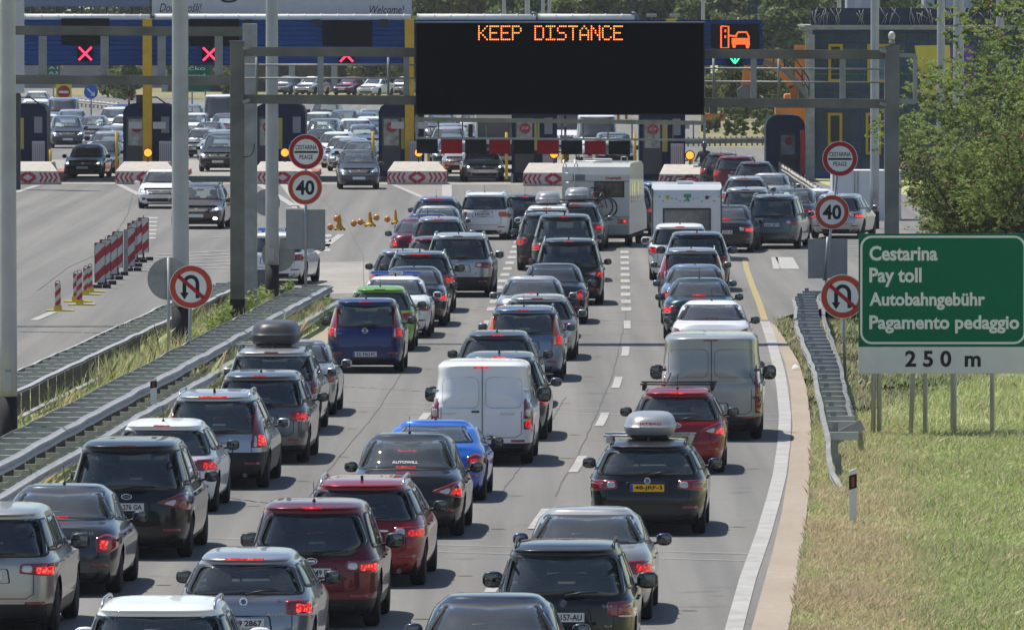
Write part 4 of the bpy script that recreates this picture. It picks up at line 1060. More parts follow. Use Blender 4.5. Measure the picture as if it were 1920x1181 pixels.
# ---- the right lane
car('wagon', 1.82, 4.52, 1.44, BLACK, 1214, 999, 'black estate with orange 48-JRF-3 plate and a silver roof box', group=QR, lamp='wide', lit=False, plate='48-JRF-3', plate_m=PLATEY, plate_z=.74, rails=BLACKP, roof_box=(-.0, .80, 1.95, .33), box_col=(BOXG, 'silver roof box with red lettering on the black estate', 'JETBAG'), crossbars=True, emblem='disc', tint=GL_M, exhaust=1, brake3=None, antenna='fin', mirror_m=BLACK)
car('hatch', 1.70, 4.0, 1.47, RED, 1269, 885, 'red hatchback with yellow plate ahead of the silver roof box', group=QR, lamp='slant', plate='92-GF-VS', plate_m=PLATEY, plate_z=.66, trim_z=.0, emblem='oval', rails=None, crossbars='dark', litm=LITB, tint=GL_M, mirror_m=BLACKP)
car('van', 1.96, 5.0, 1.97, TAUPE, 1332, 822, 'large grey-beige panel van filling the right lane', group=QR, cat='van', lamp='vanhi', lit=False, plate='', plate_z=.62, trim_z=.45, antenna=None, mirror_m=BLACKP)
car('sedan', 1.80, 4.7, 1.43, WHITE, 1334, 686, 'white saloon directly ahead of the grey-beige panel van', group=QR, lamp='slant', plate='', lit=False, mirror_m=BLACKP, tint=GL_L)
car('sedan', 1.77, 4.6, 1.45, TEAL, 1311, 636, 'dark teal saloon with a glowing left lamp ahead of the white saloon', group=QR, lamp='side', plate='', tint=GL_L, litm=LITB)
car('sedan', 1.76, 4.6, 1.47, STEEL, 1303, 607, 'blue-grey saloon with a long red strip in its rear window', group=QR, lamp='round', plate='', tint=GL_L, litm=LITB, brake3=True)
car('mpv', 1.78, 4.4, 1.58, LGREY, 1296, 577, 'grey minivan with roof rails behind the dark SUV of the right lane', group=QR, lamp='pillar', plate='', rails=RAILS, tint=GL_D, lit=False)
car('suv', 1.85, 4.6, 1.65, BLUEBLK, 1307, 546, 'blue-black SUV with a shark fin aerial behind the caravan', group=QR, lamp='side', plate='', antenna='fin', tint=GL_D, lit=False)
car('suv', 1.82, 4.5, 1.62, WHITE, 1275, 525, 'white SUV close behind the caravan', group=QR, lamp='side', plate='', tint=GL_D)
car('sedan', 1.82, 4.75, 1.48, BLACK, 1358, 473, 'black saloon with bright lamps to the right of the caravan', group=QF, turn=5.4, lamp='wide', plate='PO 271 B', litm=LITB, mirror_m=BLACKP, detail=2)
car('mpv', 1.81, 4.75, 1.74, paint('slate', (.09, .12, .14), .6, .3), 1446, 466, 'slate grey people carrier with wide red tail lamps', group=QF, turn=7, lamp='wide', plate='NA 871', rails=MGREY, lit=False, tint=GL_D, detail=2)
car('sedan', 1.78, 4.6, 1.50, DGREY, 1478, 436, 'dark car mostly hidden behind the slate people carrier', group=QF, turn=9, plate='', detail=1)
car('mpv', 1.80, 4.5, 1.66, SILVER, 1397, 443, 'silver minivan with luggage heaped in its rear window', group=QF, turn=5, plate='', detail=1, lit=False)
car('hatch', 1.80, 4.2, 1.50, SILVER, 1395, 407, 'silver hatchback in front of the luggage-filled minivan', group=QF, turn=4, plate='', detail=1, tint=GL_L)
car('sedan', 1.78, 4.5, 1.45, SILVER, 1436, 398, 'silver saloon with red lamps right of the silver hatchback', group=QF, turn=7, plate='', detail=1, lit=False)
car('hatch', 1.80, 4.2, 1.50, BLUEBLK, 1413, 374, 'blue-black hatchback with bright brake light near the glass building', group=QF, turn=5, plate='', detail=1, brake3='wide')
car('suv', 1.80, 4.3, 1.60, DRED, 1377, 366, 'dark red SUV next to the end of the concrete block', group=QF, turn=5, plate='', detail=1)
car('hatch', 1.78, 4.2, 1.52, BLACK, 1350, 355, 'black car beside the motorcyclist', group=QF, turn=5, plate='', detail=1)
car('sedan', 1.80, 4.6, 1.45, WHITE, 1509, 433, 'white saloon turning towards the white site wall', group=QF, turn=11, plate='', detail=1)
car('wagon', 1.82, 4.75, 1.50, SILVER, 1566, 447, 'silver estate behind the 40 sign on the right', group=QF, turn=9, plate='', lamp='wide', detail=2, litm=LITB)
car('suv', 1.82, 4.5, 1.68, DGREY, 1178, 442, 'dark SUV squeezed between motorhome and caravan', group=QF, plate='RI 714 M', detail=1)
car('wagon', 1.78, 4.5, 1.50, STEEL, 1235, 420, 'blue-grey car whose roof shows behind the caravan', group=QF, plate='', detail=1)
pol2, pjp2 = car('wagon', 1.80, 4.5, 1.47, WHITE, 510, 533, 'police estate with blue light bar parked behind the median barrier end', turn=6, group='police cars', lamp='side', lit=False, plate='', name='police_car', cat='police car')
car('sedan', 1.80, 4.7, 1.45, BEIGE, 1097, 1160, 'pale silver-green saloon between the black estate with roof box and the black crossover', group=QR, lamp='side', plate='', tint=GL_L, brake3=None, lit=True, mirror_m=NAVY, antenna=None)
car('suv', 1.755, 4.14, 1.62, BLACK, 1056, 1261, 'black crossover with roof rails and 157-AU plate near the lower edge', group=QR, lamp='side', lit=False, plate='TM 157-AU', plate_z=.74, rails=BLACKP, emblem='zig', word=[('SX4', .48, .86, .12, .035), ('4x4', .50, .62, .10, .03)], tint=GL_M, brake3=None, antenna=None, zb=.96)
car('sedan', 1.80, 4.6, 1.45, BLUEBLK, 912, 1358, 'blue-black saloon cut by the bottom edge left of the black crossover', group=QM, lamp='side', plate='', tint=GL_L, brake3=None, antenna=None)
# light bars
for t_, y_, H_ in ((pol, 2.1, 1.45), (pol2, 1.6, 1.47)):
    m = MB(); m.bbox(-.60, .60, y_ - .13, y_ + .13, H_ + .02, H_ + .11, .03); lb = m.build('light_bar', mat('blue_beacon', (.03, .12, .5), .15, 0, 1.0), t_)
    m = MB(); m.bbox(-.17, .17, y_ - .136, y_ - .125, H_ + .03, H_ + .10, .003); m.build('sign_strip', PLATE, lb)
    link('lettering', text_mesh('POLICIJA', .30, .045, .003, .02, INK), lb, (-.15, y_ - .138, H_ + .042))
    m = MB(); m.box(-.5, -.42, y_ - .05, y_ + .05, H_ - .02, H_ + .03); m.box(.42, .5, y_ - .05, y_ + .05, H_ - .02, H_ + .03); m.build('light_bar_foot', BLACKP, lb)
# door handle and seam of the two panel vans
for o in [o for o in S.objects if o.name.startswith('panel_van') and o.type == 'EMPTY']:
    white = 'white' in o['label']; Hh = 1.83 if white else 1.97
    m = MB(); m.tube([(0.02, -.004, .46), (.02, -.004, 1.05), (.02, .02, 1.3), (.02, .06, Hh - .12)], .007, 5); m.build('door_seam', BLACKP, o)
    for s_ in (-1, 1):
        x0, x1 = sorted((s_ * .06, s_ * (.70 if white else .80))); x0 += .02; x1 += .02; zt_ = Hh - .27; zb_ = 1.02 if white else 1.18
        q = dens(chaikin([(x0, zb_), (x1, zb_ + (.0 if white else .0)), (x1, zt_), (x0, zt_)], .12), .08)
        yy = lambda z: .012 + max(0, (z - 1.05)) * (.055 if white else .045) - .012
        m = MB(); m.tube([(a, yy(b), b) for a, b in q + q[:1]], .004, 5, False); m.build('panel_groove', mat('groove_grey', (.30, .31, .33), .6) if white else mat('groove_dark', (.09, .09, .085), .6), o)
    for s_ in (-1, 1):
        for z_ in (.78, 1.30):
            m = MB(); m.bbox(s_ * (.80 if white else .865) - .05, s_ * (.80 if white else .865) + .05, -.03, .03, z_, z_ + .05, .008); m.build('door_hinge', GREYP if not white else mat('hinge_white', (.5, .5, .5), .4), o)
    m = MB(); m.bbox(-.17, -.03, -.03, .0, .94, .97, .008); m.build('door_handle', BLACKP, o)
    link('lettering', text_mesh('PARTNER' if white else 'TRAFIC', .26, .035, .004, .0, mat('badge_metal', (.45, .46, .48), .25, .8)), o, (.34, -.012, .90 if white else .98))
    if white: link('lettering', text_mesh('PEUGEOT', .28, .035, .004, .0, mat('badge_metal', (1, 1, 1))), o, (-.72, -.012, .90))
# stickers on the black saloon's window, red print glowing like the brake lamps
bs = [o for o in S.objects if o.get('label', '').startswith('black saloon with a web')][0]
link('lettering', text_mesh('www.autodiamond.com', .62, .045, .002, .01, PLATE), bs, (-.31, 1.06, 1.345)).rotation_euler = (math.radians(-52), 0, 0)
link('lettering', text_mesh('DIAMOND', .30, .05, .002, .04, LITB), bs, (-.15, .98, 1.285)).rotation_euler = (math.radians(-52), 0, 0)
link('lettering', text_mesh('AUTOWILL', .40, .06, .002, .02, PLATE), bs, (-.22, .70, 1.12)).rotation_euler = (math.radians(-52), 0, 0)
# ================================================================ gantries, masts, signs
def RX(x0, y0, x1, y1, D):
    a = P(x0, y1, D); b = P(x1, y0, D); return a.x, b.x, min(a.z, b.z), max(a.z, b.z)
POLEG = mat('pole_galvanised', (.36, .37, .38), .5, .4, noise=.16, nscale=1.2)
GANT = mat('gantry_steel', (.135, .13, .115), .65, .25, noise=.35, nscale=1.2)
GANTL = mat('gantry_strut_steel', (.25, .255, .26), .55, .35, noise=.15)
BLACKPT = mat('black_band_paint', (.016, .016, .018), .7, noise=.4)
PANEL = mat('display_black', (.003, .0035, .005), .6, spec=.1)
def mast(x, D, r0, r1, h, label, base=1.25, group='lighting masts on the median'):
    X = (x - 960) / F * D; t = thing('lighting_mast', (X, D, 0), label, 'mast', group)
    m = MB(); m.tube([(0, 0, -.1), (0, 0, base)], r0 * 1.03, 16); m.build('painted_base', BLACKPT, t)
    n = 12; m = MB(); m.tube([(0, 0, base + (h - base) * i / n) for i in range(n + 1)], [r0 + (r1 - r0) * i / n for i in range(n + 1)], 16); m.build('shaft', POLEG, t)
    m = MB(); m.bbox(-.06, .06, -r0 * 1.05 - .01, -r0 * .9, base + .1, base + .45, .01); m.build('service_hatch', POLEG, t); return t
mast(15, 168.6, .155, .12, 13, 'tall grey mast with black foot at the left edge of the photo')
mast(338, 216, .195, .17, 13, 'tall grey mast with black foot behind the left no U-turn sign')
mast(510, 248.5, .175, .14, 13, 'tall grey mast with black foot beside the left toll sign cluster')
for x, D, lab in ((1640, 335, 'grey mast in front of the glass building, left of the gantry post'), (1764, 350, 'grey mast in front of the yellow banner'), (1797, 300, 'thick grey mast between the yellow and purple banners'), (1875, 340, 'grey mast rising behind the acacia tree')):
    mast(x, D, .16 if D != 300 else .2, .13, 13, lab, .6, 'lighting masts on the right')
for x, D, lab in ((945, 560, 'thin mast above the display, left of the thick one'), (989, 470, 'thick mast rising behind the canopy over the display'), (1018, 600, 'thinnest mast behind the canopy'), (1318, 560, 'mast above the right corner of the display'), (1030, 620, 'far thin mast next to the thinnest one'), (1573, 520, 'mast behind the roof of the glass building')):
    mast(x, D, .11 if D != 470 else .15, .1, 16, lab, .6, 'far lighting masts')
def beam(m, a, b, hw, hh): # rectangular bar between two points (x/z plane mostly)
    a = Vector(a); b = Vector(b); d = (b - a).normalized(); up = Vector((0, 0, 1)); n = d.cross(up).normalized(); u = n.cross(d)
    vs = [p + n * s * hw + u * q * hh for p in (a, b) for s, q in ((-1, -1), (1, -1), (1, 1), (-1, 1))]
    m.add(vs, [(0, 1, 2, 3), (4, 7, 6, 5), (0, 4, 5, 1), (1, 5, 6, 2), (2, 6, 7, 3), (3, 7, 4, 0)])
# --- main gantry
D0 = 229.0
a0 = G(445, 652); t = thing('sign_gantry', (P(445, 400, D0).x, D0, 0), 'wide brown steel gantry across the queue carrying the big display', 'gantry'); O = t.location
def gl(p): return p - O
for x, top in ((445, 79), (1672, 88)):
    X0, X1, z0, z1 = RX(x - 13.5, 300, x + 13.5, top, D0); m = MB()
    m.bbox(X0 - O.x, X1 - O.x, -.16, .16, -.1, z1, .02); m.box(X0 - O.x - .02, X1 - O.x + .02, -.19, .19, z1, z1 + .03); p = m.build('post', GANT if x < 900 else mat('gantry_post_grey', (.15, .155, .16), .6, .3, noise=.3, nscale=1.5), t)
    if x < 900:
        m = MB(); m.bbox(X0 - O.x - .006, X1 - O.x + .006, -.168, .168, -.1, 1.0, .02); m.build('painted_foot', BLACKPT, p)
m = MB(); 
for ya, yb_ in ((97, 103), (186, 195)):
    m = MB(); beam(m, gl(P(455, ya, D0)), gl(P(1662, yb_, D0)), .11, .11); m.build('beam', GANT, t)
m = MB(); beam(m, gl(P(1685, 104, D0)), gl(P(1716, 105, D0)), .05, .05); beam(m, gl(P(1685, 190, D0)), gl(P(1716, 191, D0)), .05, .06); beam(m, gl(P(1716, 104, D0)), gl(P(1716, 194, D0)), .06, .05); m.build('side_bracket', GANTL, t)
for x in (601, 762, 1413, 1580):
    m = MB(); beam(m, gl(P(x, 105, D0)), gl(P(x, 186, D0)), .07, .07); m.build('strut', GANTL, t)
for y in (122, 147):
    for xa, xb, dy in ((457, 779, 0), (1321, 1658, 8)):
        m = MB(); m.tube([gl(P(xa, y + dy * .8, D0 + .5)), gl(P(xb, y + dy, D0 + .5))], .022, 6); m.build('handrail', GANTL, t)
for x in (481, 728, 1338, 1460):
    m = MB(); m.tube([gl(P(x, 108, D0 + .5)), gl(P(x, 185, D0 + .5))], .03, 6); m.build('rail_post', GANTL, t)
m = MB(); m.tube([gl(P(x, y, D0 - .25)) for x, y in ((456, 295), (470, 293), (476, 282), (477, 270))], .012, 5); m.build('cable', BLACKP, t)
for y in (92, 192):
    m = MB(); beam(m, gl(P(455, y, D0 - .2)), gl(P(468, y - 4, D0 - .2)), .03, .04); beam(m, gl(P(1650, y + 2, D0 - .2)), gl(P(1662, y + 6, D0 - .2)), .03, .04); m.build('bracket', GANTL, t)
# camera on the right post
ct = thing('surveillance_camera', P(1672, 88, D0), 'white dome camera on top of the right gantry post', 'camera')
m = MB(); m.tube([(0, 0, 0), (0, 0, .08)], .05, 10); m.build('mount', GREYP, ct)
m = MB(); m.sphere((0, 0, .25), .085, 14, (1, 1, 1.4)); m.build('housing', mat('camera_white', (.55, .53, .50), .4), ct)
m = MB(); m.sphere((0, -.04, .10), .075, 14); m.tube([(0, -.10, .08), (0, -.13, .07)], .035, 10); m.build('lens', mat('camera_lens', (.25, .22, .2), .2), ct)
# --- display
DV = 228.3
X0, X1, z0, z1 = RX(779, 216, 1321, 43, DV)
t = thing('message_display', (X0, DV, z0), 'big black LED display reading KEEP DISTANCE in amber dots', 'display')
w, h = X1 - X0, z1 - z0
m = MB(); m.box(0, w, 0, .55, 0, h); m.build('housing', mat('display_case', (.02, .02, .024), .6), t)
DM = bpy.data.materials.new('led_matrix_black'); DM.use_nodes = True; n = DM.node_tree; b = n.nodes['Principled BSDF']; b.inputs['Roughness'].default_value = .8; b.inputs['Specular IOR Level'].default_value = .08
br = n.nodes.new('ShaderNodeTexBrick'); tc = n.nodes.new('ShaderNodeTexCoord'); mp = n.nodes.new('ShaderNodeMapping'); mp.inputs['Rotation'].default_value = (math.pi / 2, 0, 0)
n.links.new(tc.outputs['Object'], mp.inputs[0]); n.links.new(mp.outputs[0], br.inputs[0]); br.offset = 0; br.inputs['Scale'].default_value = 12
br.inputs['Brick Width'].default_value = .5; br.inputs['Row Height'].default_value = .5; br.inputs['Mortar Size'].default_value = .05
br.inputs['Color1'].default_value = (.0016, .002, .0035, 1); br.inputs['Color2'].default_value = (.002, .0025, .0042, 1); br.inputs['Mortar'].default_value = (.004, .005, .007, 1)
n.links.new(br.outputs[0], b.inputs['Base Color'])
m = MB(); m.box(.03, w - .03, -.02, 0.01, .03, h - .03); m.build('led_panel', DM, t)
m = MB(); m.box(-.01, w + .01, -.03, .57, h, h + .02); m.build('top_edge', GANTL, t)
for u in (.0, .25, .5, .75):   # louvres low on the case
    pass
FONT = {'K': '1000110010101001100010100100101000 1', 'E': '11111100001000011110100001000011111', 'P': '11110100011000111110100001000010000', 'D': '11110100011000110001100011000111110',
        'I': '11111001000010000100001000010011111', 'S': '01111100001000001110000010000111110', 'T': '11111001000010000100001000010000100', 'A': '00100010101000110001111111000110001',
        'N': '10001110011010110101100111000110001', 'C': '01110100011000010000100001000101110', 'K2': ''}
FONT['K'] = '10001100101010011000101001001010001'
sc_ = w / 542.0
m = MB()
px_, py_ = 3.15 * sc_, 4.1 * sc_
for i, c in enumerate('KEEP DISTANCE'):
    if c == ' ': continue
    for r in range(7):
        for q in range(5):
            if FONT[c][r * 5 + q] == '1':
                cx = (898 + i * 21.1 - 779) * sc_ + q * px_ * 1.2; cz = h - ((50 - 43) * sc_ + r * py_)
                m.prism([(cx + .017 * math.cos(a), cz + .017 * math.sin(a)) for a in [math.pi * k / 4 for k in range(8)]], -.03, -.02)
m.build('lettering', emis('amber_led', (1.0, .22, .05), 2.6), t)
# suspended height-warning plates under the display
t = thing('height_bar', (P(980, 225, D0).x, D0, P(980, 290, D0).z), 'row of black and red warning plates hung under the big display', 'warning bar'); O = t.location
for y, xa, xb in ((224, 779, 1324), (259, 779, 1324)):
    m = MB(); beam(m, P(xa, y, D0) - O, P(xb, y + (7 if y == 224 else 4), D0) - O, .04, .05 if y == 224 else .025); m.build('hanger_bar', GALV, t)
for x in (822, 867, 912, 958, 1007, 1053, 1094, 1140, 1185, 1225, 1262, 1300):
    m = MB(); m.tube([P(x, 226, D0) - O, P(x, 260, D0) - O], .018, 5); m.build('hanger', GALVD, t)
for x in (781, 1321):
    m = MB(); m.box(P(x, 0, D0).x - O.x - .03, P(x, 0, D0).x - O.x + .03, -.03, .03, P(x, 262, D0).z - O.z, P(x, 212, D0).z - O.z); m.build('side_hanger', GALV, t)
RP = mat('plate_red', (.27, .010, .018), .45, noise=.12, nscale=1.5); BP_ = mat('plate_black', (.014, .015, .018), .6, noise=.5, nscale=2)
for i, (xa, xb) in enumerate(((781, 821), (827, 867), (872, 912), (917, 957), (963, 1002), (1007, 1048), (1052, 1092), (1096, 1136), (1141, 1181))):
    X0, X1, z0, z1 = RX(xa, 288 + i * .3, xb, 261 + i * .4, D0); m = MB(); m.bbox(X0 - O.x, X1 - O.x, -.02, .02, z0 - O.z, z1 - O.z, .01); pl = m.build('warning_plate', RP if i % 2 else BP_, t)
    if i % 2 == 0: pl['label'] = 'black warning plate'
    else: pl['label'] = 'red warning plate'
# --- gantry over the left carriageway
D1 = 241.0
t = thing('sign_gantry', (P(467, 0, D1).x, D1, 0), 'grey steel gantry over the empty left carriageway', 'gantry'); O = t.location
X0, X1, z0, z1 = RX(455, 300, 482, 45, D1); m = MB(); m.bbox(X0 - O.x, X1 - O.x, -.17, .17, -.1, z1, .02); m.build('post', GALV, t)
for y, xe in ((59, 457), (151, 457)):
    m = MB(); beam(m, P(-330, y - 4, D1) - O, P(xe, y + 1, D1) - O, .12, .115); m.build('beam', GANT, t)
for x in (-140, -30, 80, 196, 303, 410):
    m = MB(); beam(m, P(x, 68, D1) - O, P(x, 142, D1) - O, .06, .10); m.build('strut', GANTL, t)
X0, X1, z0, z1 = RX(-300, 300, -273, 45, D1); m = MB(); m.box(X0 - O.x, X1 - O.x, -.17, .17, -.1, z1); m.build('post', GALV, t)
# --- round signs
SW = mat('sign_white', (.72, .73, .73), .45, noise=.05); SR = mat('sign_red', (.36, .012, .02), .42, noise=.08); SO = mat('sign_faded_red', (.47, .055, .025), .45, noise=.1)
SBACK = mat('sign_back_grey', (.27, .28, .29), .5, .3, noise=.1); SI = mat('sign_black', (.01, .01, .012), .5)
def annulus(m, r0, r1, y0, y1, n=48):
    vs = []
    for k in range(n):
        c, s = math.cos(2 * math.pi * k / n), math.sin(2 * math.pi * k / n)
        vs += [(r0 * c, y0, r0 * s), (r1 * c, y0, r1 * s), (r1 * c, y1, r1 * s), (r0 * c, y1, r0 * s)]
    fs = []
    for k in range(n):
        a, b = 4 * k, 4 * ((k + 1) % n)
        for i in range(4): fs.append((a + i, a + (i + 1) % 4, b + (i + 1) % 4, b + i))
    m.add(vs, fs)
def ribbon(m, pts, w, y0, y1):
    pts = [Vector(p) for p in pts]; L_ = []; R_ = []
    for i, p in enumerate(pts):
        d = (pts[min(i + 1, len(pts) - 1)] - pts[max(i - 1, 0)]).normalized(); n_ = Vector((-d.y, d.x)) * w / 2; L_.append(p + n_); R_.append(p - n_)
    for i in range(len(pts) - 1):
        m.prism([tuple(L_[i]), tuple(L_[i + 1]), tuple(R_[i + 1]), tuple(R_[i])], y0, y1)
def round_face(t, c, r, kind, red, name='sign_disc'):
    m = MB(); m.disc((0, 0, 0), r, 48, 'y', .012); d = m.build(name, SW, t, c)
    m = MB(); m.disc((0, .013, 0), r, 48, 'y', .004); m.build('disc_back', SBACK, d)
    m = MB(); annulus(m, r * .72, r * .965, -.005, -.0005); m.build('red_ring', red, d)
    if kind == 'toll':
        link('lettering', text_mesh('CESTARINA', r * 1.20, r * .25, .003, .01, SI), d, (-r * .60, -.001, r * .13))
        link('lettering', text_mesh('PEAGE', r * .76, r * .25, .003, .01, SI), d, (-r * .38, -.001, -r * .42))
        m = MB(); m.bbox(-r * .66, r * .66, -.006, -.0005, -r * .07, r * .04, .002); m.build('bar_symbol', SI, d)
    elif kind == '40':
        link('lettering', text_mesh('40', r * 1.08, r * .86, .003, .03, SI), d, (-r * .54, -.001, -r * .43))
    elif kind == 'uturn':
        m = MB(); q = r * .30
        pts = [(q * 1.0, -.52 * r), (q * 1.0, .14 * r)] + [(q * math.cos(a) * 1.0, .14 * r + q * math.sin(a) * 1.1) for a in [math.pi * i / 10 for i in range(1, 10)]] + [(-q, .14 * r), (-q, -.30 * r)]
        ribbon(m, pts, r * .17, -.005, -.0005); m.prism([(-q - r * .2, -.26 * r), (-q + r * .2, -.26 * r), (-q, -.58 * r)], -.005, -.0005); m.build('arrow_symbol', SI, d)
        m = MB(); ribbon(m, [(-r * .60, r * .52), (r * .60, -r * .52)], r * .17, -.011, -.006); m.build('red_diagonal', SR, d)
    return d
def sign_post(t, pts, r, mt=POLEG): m = MB(); m.tube(pts, r, 10); return m.build('post', mt, t)
def cluster(xt, yt, xf, yf, xp, yp, D, wid, label, tilt, base):
    b = P(base, 590, D); t = thing('toll_sign_cluster', (b.x, D, 0), label, 'road sign', 'toll sign clusters'); O = t.location
    top = P(xt, yt - 20, D) - O; mid = P(xp, yp, D) - O
    sign_post(t, [Vector((0, .04, -.1)), Vector((mid.x, .04, mid.z)), Vector((top.x, .04, top.z))], .035)
    round_face(t, P(xt, yt, D) - O, .455, 'toll', SR); round_face(t, P(xf, yf, D) - O, .445, '40', SO)
    a = P(xp - wid / 2, yp - 37, D) - O; c = P(xp + wid / 2, yp + 37, D) - O
    m = MB(); m.bbox(a.x, c.x, .02, .035, c.z, a.z, .004); m.build('plate_back', SBACK, t)
    for z in (.3, .7):
        m = MB(); zz_ = a.z + (c.z - a.z) * z; m.box(a.x + .05, c.x - .05, -.005, .018, zz_ - .02, zz_ + .02)
        if z == .3: pass
    m = MB(); m.tube([((a.x + c.x) / 2 + .0 + tilt, -.0, c.z - .05), ((a.x + c.x) / 2, -.0, a.z + .05)], .035, 8); m.build('post_front', POLEG, t)
cluster(574, 285, 572, 352, 573, 430, 247, 74, 'left pole with toll sign, 40 limit and square sign back above the barrier end', .0, 573)
cluster(1575, 298, 1560, 398, 1552, 485, 247, 74, 'right pole with toll sign, 40 limit and square sign back, leaning', -.10, 1544)
def uturn(x, y, D, label, base, r=.475):
    b = P(base, 600, D); t = thing('no_u_turn_sign', (b.x, D, 0), label, 'road sign', 'no U-turn signs'); O = t.location
    c = P(x, y, D) - O; sign_post(t, [(0, .05, -.1), (c.x, .05, c.z + r * .8)], .035); round_face(t, c, r, 'uturn', SO)
uturn(358, 538, 209, 'no U-turn sign in front of the black-footed mast on the median', 354)
uturn(1580, 556, 206, 'no U-turn sign partly behind the big green sign', 1585)
def backsign(x, y, r, D, label, base=None, mt=SBACK):
    b = P(base or x, 600, D); t = thing('sign_seen_from_behind', (b.x, D, 0), label, 'road sign', 'signs seen from behind'); O = t.location; c = P(x, y, D) - O
    m = MB(); m.disc((0, 0, 0), r, 40, 'y', .012); d = m.build('disc_back', mt, t, c + Vector((0, .05, 0)))
    m = MB(); m.box(-r * .8, r * .8, -.02, -.001, r * .2, r * .28); m.box(-r * .8, r * .8, -.02, -.001, -r * .3, -r * .22); m.build('stiffener', GALV, d)
    sign_post(t, [(0, -.02, -.1), (c.x, -.02, c.z + r)], .035)
backsign(316, 523, .47, 212, 'round sign back left of the left no U-turn sign', 316)
backsign(500, 380, .45, 320, 'small round sign back half hidden by a mast')
backsign(522, 478, .45, 258, 'beige round sign back between mast and sign cluster', 520, mat('sign_back_beige', (.28, .27, .235), .7))
t = thing('crash_cushion', P(468, 545, 255), 'yellow and black marked box at the nose of the median barrier', 'crash cushion'); t.location.z = 0
m = MB(); m.bbox(-.15, .75, -.2, .3, -.05, .95, .03); m.build('body', mat('cushion_grey', (.12, .125, .13), .6, noise=.2), t)
m = MB(); m.box(-.10, .05, -.215, -.2, .35, .72); m.box(.52, .66, -.215, -.2, .40, .78); m.build('yellow_patches', mat('marker_yellow', (.62, .45, .02), .5), t)
# --- the green toll sign
DS_ = 181.0
X0, X1, z0, z1 = RX(1610, 700, 1926, 438, DS_); t = thing('toll_sign', ((X0 + X1) / 2, DS_, 0), 'big green sign with Cestarina, Pay toll and 250 m below', 'road sign'); O = t.location
gsplit = P(0, 650, DS_).z
GREEN_S = mat('sign_green', (.002, .125, .062), .5, noise=.06, nscale=1.0, spec=.1); SW2 = mat('sign_white_panel', (.60, .605, .60), .5, noise=.05); SLET = mat('sign_lettering_white', (.66, .68, .66), .5)
m = MB(); m.bbox(X0 - O.x, X1 - O.x, 0, .04, gsplit, z1, .006); gp = m.build('green_panel', GREEN_S, t)
m = MB(); m.bbox(X0 - O.x, X1 - O.x, 0, .04, z0, gsplit - .004, .006); wp = m.build('white_panel', SW2, t)
a, b, c, d = RX(1615, 643, 1921, 444, DS_); a -= O.x; b -= O.x; rr = .20
pts = []
for cx, cz, a0 in ((b - rr, d - rr, 0), (a + rr, d - rr, 90), (a + rr, c + rr, 180), (b - rr, c + rr, 270)):
    for k in range(7): an = math.radians(a0 + 15 * k); pts.append((cx + rr * math.cos(an), cz + rr * math.sin(an)))
pts.append(pts[0]); m = MB(); ribbon(m, pts, .042, -.004, -.0005); m.build('border', SLET, gp)
for s_, (x0, y0, x1, y1), mt, pa in (('Cestarina', (1630, 461, 1758, 489), SLET, gp), ('Pay toll', (1630, 502, 1728, 538), SLET, gp), ('Autobahngebühr', (1630, 548, 1847, 581), SLET, gp), ('Pagamento pedaggio', (1630, 591, 1911, 625), SLET, gp), ('2 5 0  m', (1697, 657, 1839, 688), SI, wp)):
    a, b, c, d = RX(x0, y1, x1, y0, DS_); link('lettering', text_mesh(s_, b - a, d - c, .003, .03, mt), pa, (a - O.x, -.001, c))
for x, y, dx in ((1640, 818, 2), (1649, 815, 0), (1714, 822, 12), (1738, 818, -1), (1805, 832, 0), (1893, 845, 0)):
    D = min(Dy(y), 184) ; b = G(x, y); m = MB(); tp = P(x + dx, 560, b.y if b.y > DS_ + .1 else DS_ + .12)
    yy = max(b.y, DS_ + .10)
    m.tube([(b.x - O.x, yy - O.y, -.1), (b.x - O.x + dx * .01, yy - O.y, 3.2)], .045 if x != 1805 else .06, 10); m.build('post', POLEG, t)
m = MB(); m.box(-1.4, 1.4, .041, .08, 2.0, 2.08); m.box(-1.4, 1.4, .041, .08, 3.4, 3.48); m.build('stiffener', GALV, t)

# --- red and white boards on the left carriageway
ST = bpy.data.materials.new('red_white_stripes'); ST.use_nodes = True; n = ST.node_tree; b = n.nodes['Principled BSDF']; b.inputs['Roughness'].default_value = .5
tc = n.nodes.new('ShaderNodeTexCoord'); sx = n.nodes.new('ShaderNodeSeparateXYZ'); n.links.new(tc.outputs['Object'], sx.inputs[0])
ma = n.nodes.new('ShaderNodeMath'); ma.operation = 'MULTIPLY'; ma.inputs[1].default_value = -1.0; n.links.new(sx.outputs['X'], ma.inputs[0])
ad = n.nodes.new('ShaderNodeMath'); ad.operation = 'ADD'; n.links.new(ma.outputs[0], ad.inputs[0]); n.links.new(sx.outputs['Z'], ad.inputs[1])
ms = n.nodes.new('ShaderNodeMath'); ms.operation = 'MULTIPLY'; ms.inputs[1].default_value = 1.9; n.links.new(ad.outputs[0], ms.inputs[0])
fr = n.nodes.new('ShaderNodeMath'); fr.operation = 'FRACT'; n.links.new(ms.outputs[0], fr.inputs[0]); gt = n.nodes.new('ShaderNodeMath'); gt.operation = 'GREATER_THAN'; gt.inputs[1].default_value = .5; n.links.new(fr.outputs[0], gt.inputs[0])
mx = n.nodes.new('ShaderNodeMixRGB'); mx.inputs[1].default_value = (.50, .50, .48, 1); mx.inputs[2].default_value = (.36, .02, .025, 1); n.links.new(gt.outputs[0], mx.inputs[0]); n.links.new(mx.outputs[0], b.inputs['Base Color'])
STS = ST.copy(); STS.name = 'red_white_stripes_small'
for nd in STS.node_tree.nodes:
    if nd.type == 'MATH' and nd.operation == 'MULTIPLY' and abs(nd.inputs[1].default_value - 1.9) < .01: nd.inputs[1].default_value = 3.6
